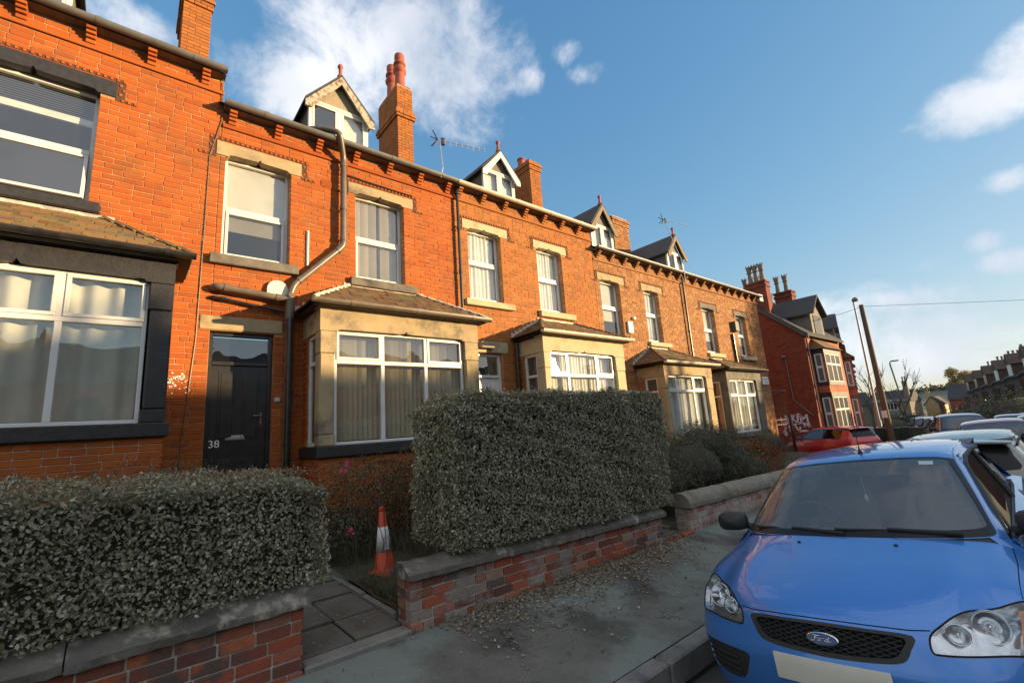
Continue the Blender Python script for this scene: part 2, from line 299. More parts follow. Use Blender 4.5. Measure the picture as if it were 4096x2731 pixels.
LEAD = mat('lead_flashing', (.30, .29, .28), (.40, .38, .35), scale=8, rough=.7, c3=(.62, .56, .48), s3=5, t3=(.5, .62), bump=.6)
LEAD_W = mat('mortar_fillet', (.66, .60, .5), (.45, .36, .27), scale=14, rough=.9, bump=.8)
POT = mat('terracotta_pot', (.40, .10, .05), (.28, .075, .05), scale=8, rough=.8, c3=(.09, .06, .05), s3=4, t3=(.55, .7))
POT_G = mat('sooty_chimney_pot', (.13, .105, .08), (.20, .16, .12), scale=8, rough=.85)
PEBBLE = mat('pebbledash', (.34, .29, .2), (.26, .22, .15), scale=22, rough=.95, bump=.8, bscale=60)
DGREY = mat('dark_grey_cheek', (.12, .105, .085), (.17, .15, .12), scale=3, rough=.8)
BLACK = mat('black_gloss_door', (.016, .016, .016), (.03, .028, .026), scale=6, rough=.28, spec=.6, bump=.15, bscale=30)
BLK_RUB = mat('black_rubber', (.012, .012, .012), (.02, .02, .02), scale=20, rough=.75)
CHROME = mat('polished_metal', (.75, .75, .75), rough=.15, metal=1)
STEEL = mat('dull_metal', (.5, .49, .47), (.35, .34, .33), scale=9, rough=.4, metal=.8)
# ------------------------------------------------------------------ brickwork
BH, BJ, BL = .0835, .0085, .226
def _brick_mesh(name, m, L=.2175, d=.1, h=.075, seed=0):
    r = random.Random(seed); b = MB(); b.box(-d, 0, -L / 2, L / 2, -h / 2, h / 2, c=.0045)
    b.v = [(x + (r.uniform(-.0015, .0015) if x > -.05 else 0), y + r.uniform(-.0012, .0012), z + r.uniform(-.0012, .0012)) for x, y, z in b.v]
    return b.mesh(name, m)
_bm = {}
def brick_mesh(m, k): 
    if (m.name, k) not in _bm: g_ = m in (BR_DULL, BR_WHITE, BR_MIX); _bm[m.name, k] = _brick_mesh('brick', m, L=.2125 if g_ else .2175, h=.0705 if g_ else .0755, seed=k * 7 + len(_bm))
    return _bm[m.name, k]
class Bricks:
    """lays brick courses for one thing; flush() makes the 300 that show largest single objects and joins the rest"""
    def __init__(s, parent, m, name='brick', limit=300): s.p = parent; s.m = m; s.l = []; s.name = name; s.lim = limit
    def course(s, P0, u, n, z, a, b, holes, k, bond=0, depth=None, brick_l=BL, seed=None):
        seg = [(a, b)]
        for (h0, h1, z0, z1) in holes:
            if z + BH * .5 > z0 and z + BH * .5 < z1:
                ns = []
                for (p, q) in seg:
                    if h1 <= p or h0 >= q: ns.append((p, q)); continue
                    if h0 > p: ns.append((p, h0))
                    if h1 < q: ns.append((h1, q))
                seg = ns
        r = random.Random(k * 131 + 5 if seed is None else seed + k)
        for (p, q) in seg:
            if q - p < .04: continue
            # closers at the ends, stretchers between, a header now and then
            x = p; cuts = [p]; first = (brick_l / 2 if k % 2 else brick_l)
            x += first + (r.uniform(-.01, .01)); 
            while x < q - .05:
                cuts.append(x); x += brick_l * (.5 if r.random() < .14 else 1) * r.uniform(.97, 1.03)
            if cuts[-1] > q - .05 and len(cuts) > 1: cuts.pop()
            cuts.append(q)
            if len(cuts) > 2 and cuts[-1] - cuts[-2] < .07: cuts.pop(-2)
            for c0, c1 in zip(cuts[:-1], cuts[1:]):
                L_ = c1 - c0 - BJ
                if L_ < .02: continue
                c = P0 + u * ((c0 + c1) / 2) + Vector((0, 0, z + BH / 2)) + n * r.uniform(-.0015, .003)
                s.l.append((c, L_, u, n, r.randrange(3)))
    def wall(s, P0, u, n, length, z0, z1, holes=(), a=0, k0=0, **kw):
        k = 0; z = z0
        while z + BH * .8 < z1:
            s.course(Vector(P0), Vector(u), Vector(n), z, a, length, holes, k + k0, **kw); z += BH; k += 1
    def flush(s):
        def key(t): return (t[0].length, 0)
        def facing(t):
            d = t[0]; return d.normalized().dot(t[3]) < -.05 and d.y > -2.2
        s.l.sort(key=lambda t: (not facing(t), t[0].length))
        org = Vector(ORG.get(root_of(s.p).name, (0, 0, 0)))
        i = 0
        for c, L_, u, n, k in s.l[:s.lim]:
            o = bpy.data.objects.new(s.name, brick_mesh(s.m, k)); COL.objects.link(o); o.parent = s.p
            o.location = c - org; o.rotation_euler = (0, 0, math.atan2(n.y, n.x)); o.scale = (1, L_ / .2175, 1)
        rest = s.l[s.lim:]
        if rest:
            V = []; F = []; base = []
            for k in range(3):
                me = brick_mesh(s.m, k); a = np.array([v.co[:] for v in me.vertices]); base.append((a, [tuple(p.vertices) for p in me.polygons]))
            off = 0
            for c, L_, u, n, k in rest:
                a, fs = base[k]; w = Vector((-n.y, n.x, 0)); X = np.array(n[:]); Y = np.array(w[:])
                P = a[:, :1] * X + (a[:, 1:2] * L_ / .2175) * Y + a[:, 2:3] * np.array((0, 0, 1)) + np.array((c - org)[:])
                V.append(P); F += [tuple(i + off for i in f) for f in fs]; off += len(a)
            me = bpy.data.meshes.new('far_bricks'); me.from_pydata(np.concatenate(V).tolist(), [], F); me.materials.append(s.m); me.update()
            o = bpy.data.objects.new('brickwork', me); COL.objects.link(o); o.parent = s.p; o['kind'] = 'stuff'
def slab(mb, X0, X1, a, b, z0, z1, holes, grow=.004, axis='y', flip=False):
    """a wall slab between X0 and X1 with real rectangular openings (butting cells)"""
    hs = [(h[0] - grow, h[1] + grow, h[2] - grow, h[3] + grow) for h in holes]
    ys = sorted({a, b, *[min(max(h[i], a), b) for h in hs for i in (0, 1)]}); zs = sorted({z0, z1, *[min(max(h[i], z0), z1) for h in hs for i in (2, 3)]})
    for y0, y1 in zip(ys[:-1], ys[1:]):
        run = None
        for q0, q1 in zip(zs[:-1], zs[1:]):
            inside = any(h[0] < (y0 + y1) / 2 < h[1] and h[2] < (q0 + q1) / 2 < h[3] for h in hs)
            if inside:
                if run: mb.box(X0, X1, y0, y1, *run) if axis == 'y' else mb.box(y0, y1, X0, X1, *run)
                run = None
            else: run = (run[0], q1) if run else (q0, q1)
        if run: mb.box(X0, X1, y0, y1, *run) if axis == 'y' else mb.box(y0, y1, X0, X1, *run)

# ------------------------------------------------------------------ windows
def pane_frame(b, x, y0, y1, z0, z1, w=.055, d=.05):
    b.box(x - d, x, y0, y1, z1 - w, z1, c=.006); b.box(x - d, x, y0, y1, z0, z0 + w, c=.006)
    b.box(x - d, x, y0, y0 + w, z0 + w - .002, z1 - w + .002, c=.006); b.box(x - d, x, y1 - w, y1, z0 + w - .002, z1 - w + .002, c=.006)
def room_box(parent, x, y0, y1, z0, z1, depth=1.3, m=None):
    b = MB(); e = .12; y0 -= e; y1 += e; z0 -= e; z1 += e; X = x - depth
    q = [(x, y0, z0), (x, y1, z0), (x, y1, z1), (x, y0, z1), (X, y0, z0), (X, y1, z0), (X, y1, z1), (X, y0, z1)]
    b.add(q, [(4, 5, 6, 7), (0, 1, 5, 4), (3, 7, 6, 2), (0, 4, 7, 3), (1, 2, 6, 5)]); return b.build('room', m or ROOM, parent)
def curtain(parent, kind, x, y0, y1, z0, z1, seed=0):
    r = random.Random(seed * 77 + int(y0 * 10)); b = MB()
    if kind in ('drape', 'net', 'half'):
        zt = z1 if kind != 'half' else z0 + (z1 - z0) * .42
        n = max(8, int((y1 - y0) / .018)); ph = r.random() * 6; rows = []
        for k in range(7):
            t = k / 6; row = []
            for i in range(n + 1):
                y = y0 + (y1 - y0) * i / n; a = .038 * (1 - .3 * t) if kind == 'drape' else .014
                fr = 27 if kind == 'drape' else 58
                row.append((x + a * math.sin(y * fr + ph + .6 * math.sin(y * 9)) + .012 * math.sin(y * 17 + ph) - .02 * t, y + .012 * math.sin(t * 3 + y * 11), zt + (z0 - zt) * t + .006 * math.sin(y * fr + ph) * (k == 0)))
            rows.append(row)
        b.grid(rows); return b.build('curtain', NET if kind != 'drape' else CURT, parent, smooth=True)
    if kind == 'vertical':
        y = y0 + .02; ang = r.uniform(.5, .8); skip = r.uniform(y0, y1) if r.random() < .6 else -99
        while y < y1 - .02:
            a = ang + r.uniform(-.12, .12)
            if abs(y - skip) < .06: a = 1.35
            w = .044; dx, dy = math.sin(a) * w, math.cos(a) * w
            b.add([(x - dx, y - dy, z0 + .02), (x + dx, y + dy, z0 + .02), (x + dx, y + dy, z1), (x - dx, y - dy, z1)], [(0, 1, 2, 3)]); y += .082
        return b.build('vertical_blind', BLIND, parent)
    if kind == 'roller': b.box(x - .003, x, y0, y1, z1 - (z1 - z0) * .72, z1); return b.build('roller_blind', CURT, parent)
    if kind == 'venetian':
        z = z1
        while z > z1 - .34:
            b.add([(x - .012, y0, z), (x + .012, y0, z - .006), (x + .012, y1, z - .006), (x - .012, y1, z)], [(0, 1, 2, 3)]); z -= .034
        b.box(x - .02, x + .02, y0, y1, z - .10, z); return b.build('venetian_blind', NET, parent)
def sash_window(parent, y0, y1, z0, z1, rail=.5, kind='drape', x=-8.15, frost=False, tilt=False, seed=0, m=None):
    """two-light upvc window in the opening; frame, panes, blind, room"""
    m = m or UPVC
    b = MB(); zr = z0 + (z1 - z0) * rail
    pane_frame(b, x, y0, y1, z0, z1, .05, .07); b.box(x - .06, x + .006, y0 + .048, y1 - .048, zr - .035, zr + .035, c=.006)
    w = b.build('window', m, parent)
    l = MB(); pane_frame(l, 0, y0 + .052, y1 - .052, z0 + .052, zr - .04, .045, .045)
    if tilt:
        c_, s_ = math.cos(.17), math.sin(.17); zt = zr - .04
        l.v = [(x + .02 + (px) * c_ - (pz - zt) * s_, py, zt + (pz - zt) * c_ + px * s_) for px, py, pz in l.v]
    else: l.v = [(px + x + .018, py, pz) for px, py, pz in l.v]
    l.build('lower_sash', m, w)
    g = MB(); g.add([(x - .03, y0 + .045, zr + .03), (x - .03, y1 - .045, zr + .03), (x - .03, y1 - .045, z1 - .045), (x - .03, y0 + .045, z1 - .045)], [(0, 1, 2, 3)]); g.build('pane', GLASS, w)
    g = MB(); q = [(-.02, y0 + .09, z0 + .09), (-.02, y1 - .09, z0 + .09), (-.02, y1 - .09, zr - .08), (-.02, y0 + .09, zr - .08)]
    if tilt: q = [(x + .02 + px * c_ - (pz - zt) * s_, py, zt + (pz - zt) * c_ + px * s_) for px, py, pz in q]
    else: q = [(px + x + .01, py, pz) for px, py, pz in q]
    g.add(q, [(0, 1, 2, 3)]); g.build('pane', FROST if frost else GLASS, w)
    room_box(w, x - .08, y0, y1, z0, z1)
    if kind: curtain(w, kind, x - .075, y0 + .03, y1 - .03, z0 + .04, z1 - .03, seed)
    return w
def lights_window(parent, y0, y1, z0, z1, zt, cuts, kind, x, openers=(0, 2), seed=0, m=None):
    """bay window: transom at zt, mullions at cuts"""
    m = m or UPVC
    b = MB(); pane_frame(b, x, y0, y1, z0, z1, .045, .07); b.box(x - .06, x + .006, y0 + .04, y1 - .04, zt - .032, zt + .032, c=.006)
    for c in cuts:
        b.box(x - .06, x + .004, c - .032, c + .032, z0 + .04, zt - .03, c=.006); b.box(x - .06, x + .004, c - .032, c + .032, zt + .03, z1 - .04, c=.006)
    ed = [y0, *cuts, y1]
    for i, (p, q) in enumerate(zip(ed[:-1], ed[1:])):
        if i in openers: pane_frame(b, x + .018, p + .03, q - .03, zt + .03, z1 - .035, .045, .045)
    w = b.build('window', m, parent)
    for p, q in zip(ed[:-1], ed[1:]):
        for (u, v) in ((z0, zt), (zt, z1)):
            g = MB(); g.add([(x - .03, p + .03, u + .03), (x - .03, q - .03, u + .03), (x - .03, q - .03, v - .03), (x - .03, p + .03, v - .03)], [(0, 1, 2, 3)]); g.build('pane', GLASS, w)
    if kind: curtain(w, kind, x - .16, y0 + .03, y1 - .03, z0 + .04, z1 - .02, seed)
    return w
def ogee(y0, y1, oy0, oy1, z0, z1, rise=.05, cusp=.05):
    """lintel outline: blocks over the jambs, a shallow ogee head with a cusp between"""
    c = (oy0 + oy1) / 2; P = [(y0, z1), (y0, z0), (oy0 + .02, z0)]
    P += [(oy0 + .045, z0 + rise * .35), (oy0 + .06, z0 + rise * .75), (oy0 + .10, z0 + rise * .85)]
    P += [(c - .10, z0 + rise), (c - .03, z0 + rise + .008), (c - .012, z0 + rise + .03), (c, z0 + rise + cusp), (c + .012, z0 + rise + .03), (c + .03, z0 + rise + .008), (c + .10, z0 + rise)]
    P += [(oy1 - .10, z0 + rise * .85), (oy1 - .06, z0 + rise * .75), (oy1 - .045, z0 + rise * .35), (oy1 - .02, z0), (y1, z0), (y1, z1)]
    return P[::-1]
_dm = {}
def dentils(parent, m, y0, y1, z0, z1, ext, x=-8.0):
    """row of small brick dentils over the lintel, down its ends and out beyond it"""
    if m.name not in _dm:
        b = MB(); b.box(-.01, .016, -.017, .017, -.02, .02, c=.004); _dm[m.name] = b.mesh('dentil', m)
    org = Vector(ORG[root_of(parent).name]); pos = []
    n = int((y1 - y0 + .16) / .072)
    for i in range(n + 1): pos.append((y0 - .08 + (y1 - y0 + .16) * i / n, z1 + .045))
    for s_, ye in ((-1, y0 - .045), (1, y1 + .045)):
        for k in range(3): pos.append((ye + s_ * (.035 if k % 2 else 0), z1 - .03 - k * .075))
        for k in range(3): pos.append((ye + s_ * (.03 + .072 * k), z0 - .03))
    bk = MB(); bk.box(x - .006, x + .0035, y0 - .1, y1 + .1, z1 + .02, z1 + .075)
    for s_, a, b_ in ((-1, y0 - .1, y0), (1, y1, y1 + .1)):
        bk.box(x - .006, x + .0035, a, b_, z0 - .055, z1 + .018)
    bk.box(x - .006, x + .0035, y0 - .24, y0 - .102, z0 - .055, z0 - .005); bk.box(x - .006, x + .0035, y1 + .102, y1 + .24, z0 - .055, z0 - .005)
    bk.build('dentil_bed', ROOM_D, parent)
    for (y, z) in pos:
        o = bpy.data.objects.new('dentil', _dm[m.name]); COL.objects.link(o); o.parent = parent; o.location = Vector((x, y, z)) - org
ROOM_D = mat('recess_shade', (.07, .03, .018), (.10, .045, .025), scale=18, rough=.95)  # dark tone paints the shade in the notches around the dentils

# ------------------------------------------------------------------ roof tiles
def tile_roof(parent, m, quads, name='roof_tile', tw=.19, gauge=.145, th=.02, lim=300, seed=1, rough=.012):
    """quads: [(eaveL, eaveR, topR, topL)] planes covered with lapped tiles"""
    r = random.Random(seed); T = []
    for (A, B, Cc, Dd) in quads:
        A, B, Cc, Dd = map(Vector, (A, B, Cc, Dd)); u = (B - A).normalized(); nrm = (B - A).cross(Dd - A)
        if nrm.length < 1e-6: nrm = (B - A).cross(Cc - A)
        nrm.normalize(); 
        if nrm.z < 0: nrm = -nrm
        w = nrm.cross(u); w = w if w.z > 0 else -w
        H = max((Dd - A).dot(w), (Cc - A).dot(w)); rows = max(1, int(round(H / gauge)))
        for k in range(rows):
            h = H * (k + .0) / rows; hm = H * (k + .5) / rows
            def cross(P, Q):
                a, b_ = (P - A).dot(w), (Q - A).dot(w); t = (hm - a) / (b_ - a) if abs(b_ - a) > 1e-6 else 0; return (P + (Q - P) * min(max(t, 0), 1) - A).dot(u)
            x0, x1 = cross(A, Dd), cross(B, Cc)
            x = x0 - (tw / 2 if k % 2 else 0)
            while x < x1 - .02:
                L_ = tw * r.uniform(.85, 1.15); a = max(x, x0); b_ = min(x + L_, x1)
                if b_ - a > .03: T.append((A + u * ((a + b_) / 2) + w * (h + gauge * .55) + nrm * (.012 + r.uniform(0, rough)), b_ - a - .006, u, w, nrm, r.uniform(-.02, .02)))
                x += L_
    key = (m.name, 'tile')
    if key not in _dm:
        b = MB(); b.box(-.5, .5, -.5, .5, -.5, .5); _dm[key] = b.mesh('roof_tile', m)
    T.sort(key=lambda t: t[0].length); org = Vector(ORG[root_of(parent).name])
    rest = MB()
    for i, (c, L_, u, w, n, j) in enumerate(T):
        ww = (w * math.cos(.09) + n * -math.sin(.09) * -1).normalized() if False else (w - n * .09).normalized(); nn = u.cross(ww).normalized()
        if nn.z < 0: nn = -nn
        u2 = ww.cross(nn)
        M3 = Matrix((u2 * L_, ww * (gauge * 1.35), nn * th)).transposed().to_4x4()
        if i < lim:
            o = bpy.data.objects.new(name, _dm[key]); COL.objects.link(o); o.parent = parent; o.matrix_local = Matrix.Translation(c - org) @ M3
        else:
            q = [c + M3.to_3x3() @ Vector((x, y, z)) for z in (-.5, .5) for y in (-.5, .5) for x in (-.5, .5)]
            rest.add(q, [(0, 2, 3, 1), (4, 5, 7, 6), (0, 1, 5, 4), (2, 6, 7, 3), (0, 4, 6, 2), (1, 3, 7, 5)])
    if rest.v: o = rest.build('roof_tiles', m, parent); o['kind'] = 'stuff'

def gutter(parent, m, y0, y1, x, z, r=.055, fascia=True, name='gutter', stops=True):
    b = MB(); n = 9; ring = [(x + r * math.cos(math.pi + math.pi * i / n), z + r * math.sin(math.pi + math.pi * i / n)) for i in range(n + 1)]
    ring = [(x - r, z + .012)] + ring + [(x + r, z + .012), (x + r + .008, z + .012), (x + r + .008, z)] + [(x + (r + .008) * math.cos(2 * math.pi - math.pi * i / n), z + (r + .008) * math.sin(2 * math.pi - math.pi * i / n)) for i in range(1, n + 1)] + [(x - r - .008, z + .012)]
    b.prism(ring, 1, y0, y1)
    y = y0 + .02
    b.box(x - r, x + r, y0 - .004, y0 + .004, z - r * .9, z + .01); b.box(x - r, x + r, y1 - .004, y1 + .004, z - r * .9, z + .01)
    k = y0 + .6
    while k < y1:
        b.prism([(x + (r + .013) * math.cos(math.pi + math.pi * i / 8), z + (r + .013) * math.sin(math.pi + math.pi * i / 8)) for i in range(9)] + [(x + r + .013, z + .018), (x - r - .013, z + .018)], 1, k - .035, k + .035); k += 1.15
    return b.build(name, m, parent)

# ------------------------------------------------------------------ terraced house
def eaves(h, y0, y1, zg, mcorb, mbr, gm, step=.69, first=None):
    """string course, stepped corbels, gutter board and gutter; zg = gutter rim height"""
    b = MB(); b.box(-8.0, -7.965, y0, y1, zg - .31, zg - .27, c=.008); b.box(-8.0, -7.975, y0, y1, zg - .27, zg - .235, c=.006); b.build('string_course', mcorb, h)
    y = first if first is not None else y0 + .15
    while y < y1 - .06:
        c = MB(); z = zg - .235
        for i, (pr, hh) in enumerate(((.045, .06), (.085, .045), (.125, .045), (.165, .05))):
            c.box(-8.0, -8.0 + pr, y - .055, y + .055, z + .001, z + hh, c=.006); z += hh
        c.build('corbel', mcorb, h); y += step
    b = MB(); b.box(-8.06, -7.83, y0, y1, zg - .03, zg + .0, c=.004); b.build('eaves_board', ST_GREY, h)
    gutter(h, gm, y0, y1, -7.775, zg + .035)
def main_roof(h, y0, y1, zg, end=False):
    b = MB(); x0, z0, x1, z1 = -7.86, zg + .03, -12.2, zg + .03 + 4.34 * .62
    b.add([(x0, y0, z0), (x0, y1, z0), (x1, y1, z1), (x1, y0, z1), (-16.5, y0, z0), (-16.5, y1, z0)], [(0, 1, 2, 3), (3, 2, 5, 4)])
    rf = b.build('roof', SLATE, h)
    # first courses of slates at the eaves
    T = MB(); r = random.Random(int(y0 * 10)); s = (z1 - z0) / (x0 - x1)
    for k in range(5):
        y = y0 + (.12 if k % 2 else 0)
        while y < y1 - .05:
            w = .25; xa = x0 + .03 - k * .2; za = z0 + (x0 - xa) * s + .012
            T.add([(xa, y, za + .01), (xa, min(y + w - .008, y1), za + .01), (xa - .3, min(y + w - .008, y1), za + .3 * s + .004), (xa - .3, y, za + .3 * s + .004), (xa, y, za), (xa, min(y + w - .008, y1), za)], [(0, 1, 2, 3), (4, 5, 1, 0)]); y += w
    o = T.build('slates', SLATE, rf); o['kind'] = 'stuff'
    return rf
def chimney(h, x0, x1, y0, y1, z0, z1, m, pots=(), band=None, potm=None, cap=False, k300=240):
    b = MB(); e = .012; b.box(x1 + e, x0 - e, y0 + e, y1 - e, z0, z1 - .01); ch = b.build('chimney', MORTAR, h)
    B = Bricks(ch, m, limit=k300); W_ = y1 - y0; Dp = x0 - x1
    n = int((z1 - z0) / BH)
    for k in range(n):
        z = z0 + k * BH; ex = 0
        if k >= n - 4 and not band: ex = .03 * min(2, n - 1 - k + 1) if k >= n - 2 else .03
        if band and abs(z - band) < BH * 1.6: ex = .07 - .02 * abs(round((z - band) / BH))
        B.course(Vector((x0 + ex, y0 - ex, 0)), Vector((0, 1, 0)), Vector((1, 0, 0)), z, 0, W_ + 2 * ex, (), k)
        B.course(Vector((x1 - ex, y0 - ex, 0)), Vector((1, 0, 0)), Vector((0, -1, 0)), z, 0, Dp + 2 * ex - .11, (), k + 1)
    B.flush()
    c = MB(); c.box(x1 + .02, x0 - .02, y0 + .02, y1 - .02, z1 - .02, z1 + .05, c=.02); c.build('flaunching', LEAD_W if cap else ST_GREY, ch)
    for (px, py, hh, r_, kind) in pots:
        p = MB(); zb = z1 + .04
        if kind == 'roll': prof = [(r_ * 1.1, 0), (r_, .03), (r_ * .92, hh * .45), (r_ * 1.25, hh * .5), (r_ * 1.25, hh * .56), (r_ * .92, hh * .6), (r_ * .9, hh * .66), (r_ * 1.2, hh * .7), (r_ * 1.15, hh * .74), (r_ * .85, hh * .78), (r_ * 1.0, hh * .86), (r_ * .95, hh * .97), (r_ * .5, hh), (r_ * .45, hh * .9)]
        elif kind == 'crown': prof = [(r_ * 1.15, 0), (r_, .05), (r_ * .8, hh * .6), (r_ * 1.1, hh * .66), (r_ * 1.1, hh * .7), (r_ * .85, hh * .74), (r_ * 1.15, hh * .92), (r_ * 1.15, hh * .95), (r_ * .7, hh * .95)]
        else: prof = [(r_ * 1.1, 0), (r_, .05), (r_ * .9, hh * .85), (r_ * 1.08, hh * .87), (r_ * 1.05, hh), (r_ * .75, hh), (r_ * .7, hh * .8)]
        p.lathe([(a, zb + b_) for a, b_ in prof], (px, py, 0), 16)
        if kind == 'crown':
            for a in range(8):
                t = a * math.pi / 4; p.box(px + r_ * 1.05 * math.cos(t) - .018, px + r_ * 1.05 * math.cos(t) + .018, py + r_ * 1.05 * math.sin(t) - .018, py + r_ * 1.05 * math.sin(t) + .018, zb + hh * .95, zb + hh * 1.03)
        p.build('chimney_pot', potm or POT, ch, smooth=True, sharp=40)
    return ch
def dormer(h, yc, hw, x, z0, ze, za, zg, frame, barge, gable, cheek, split=True, finial=True):
    """gabled dormer: front at x, eaves ze, apex za; runs back into the roof slope"""
    s = .62; xb = -7.86 - (ze - zg - .03) / s; xr = -7.86 - (za - zg - .03) / s; zb = zg + .03 + (-7.86 - x) * s - .05
    b = MB(); t = .05
    b.add([(x, yc - hw, z0), (x, yc - hw, ze), (xb, yc - hw, ze), (x - .1, yc - hw, zb - .1)], [(0, 1, 2, 3)])
    b.add([(x, yc + hw, z0), (x, yc + hw, ze), (xb, yc + hw, ze), (x - .1, yc + hw, zb - .1)], [(0, 1, 2, 3)])
    d = b.build('dormer', cheek, h)
    hg = (za - ze); w = hw + .12; ov = .14; zl = ze - .12 * hg / hw
    r = MB()
    for s_ in (-1, 1):
        r.add([(x + ov, yc, za), (x + ov, yc + s_ * w, zl), (xb + .2, yc + s_ * w, zl), (xr, yc, za), (x + ov, yc, za + .05), (x + ov, yc + s_ * w, zl + .05), (xb + .2, yc + s_ * w, zl + .05), (xr, yc, za + .05)], [(0, 1, 2, 3), (4, 5, 6, 7), (0, 1, 5, 4), (1, 2, 6, 5)])
    r.build('dormer_roof', SLATE, d)
    for s_ in (-1, 1):
        q = MB(); q.prism([(yc, za - .02), (yc + s_ * w, zl - .03), (yc + s_ * w, zl - .16), (yc + s_ * (w - .12), zl - .16), (yc, za - .2)], 0, x + ov - .03, x + ov + .012); q.build('bargeboard', barge, d)
    g = MB(); g.prism([(yc - hw, ze - .02), (yc + hw, ze - .02), (yc, za - .04)], 0, x - .03, x); g.build('gable_panel', gable, d)
    f = MB(); f.box(x - .06, x + .01, yc - hw - .02, yc - hw + .05, z0, ze, c=.006); f.box(x - .06, x + .01, yc + hw - .05, yc + hw + .02, z0, ze, c=.006)
    f.box(x - .06, x + .02, yc - hw + .05, yc + hw - .05, ze - .06, ze, c=.006); f.box(x - .06, x + .012, yc - hw + .05, yc + hw - .05, z0, z0 + .06, c=.006)
    if split: f.box(x - .06, x + .012, yc - .045, yc + .045, z0 + .06, ze - .06, c=.006)
    for a, b_ in ((yc - hw + .05, yc - .045), (yc + .045, yc + hw - .05)): pane_frame(f, x + .012, a + .004, b_ - .004, z0 + .065, ze - .064, .04, .04)
    fr = f.build('dormer_window', frame, d)
    for a, b_ in ((yc - hw + .05, yc - .045), (yc + .045, yc + hw - .05)):
        g = MB(); g.add([(x - .02, a, z0 + .06), (x - .02, b_, z0 + .06), (x - .02, b_, ze - .06), (x - .02, a, ze - .06)], [(0, 1, 2, 3)]); g.build('pane', GLASS, d)
    for a, b_ in ((yc - hw + .05, yc - .045), (yc + .045, yc + hw - .05)):
        if (int(yc * 10) + (a > yc)) % 3: q = MB(); q.add([(x - .10, a, z0 + .05), (x - .10, b_, z0 + .05), (x - .10, b_, ze - .05), (x - .10, a, ze - .05)], [(0, 1, 2, 3)]); q.build('net_curtain', NET, d)
    rb = MB(); X = x - .9; rb.add([(X, yc - hw, z0), (X, yc + hw, z0), (X, yc + hw, ze), (X, yc - hw, ze)], [(0, 1, 2, 3)]); rb.build('room', ROOM, d)
    if finial:
        p = MB(); p.lathe([(.075, za - .02), (.07, za + .05), (.04, za + .1), (.035, za + .24), (.055, za + .27), (.06, za + .30), (.04, za + .34), (.0, za + .35)], (x + .05, yc, 0), 12); p.build('ridge_finial', POT, d, smooth=True)
    return d
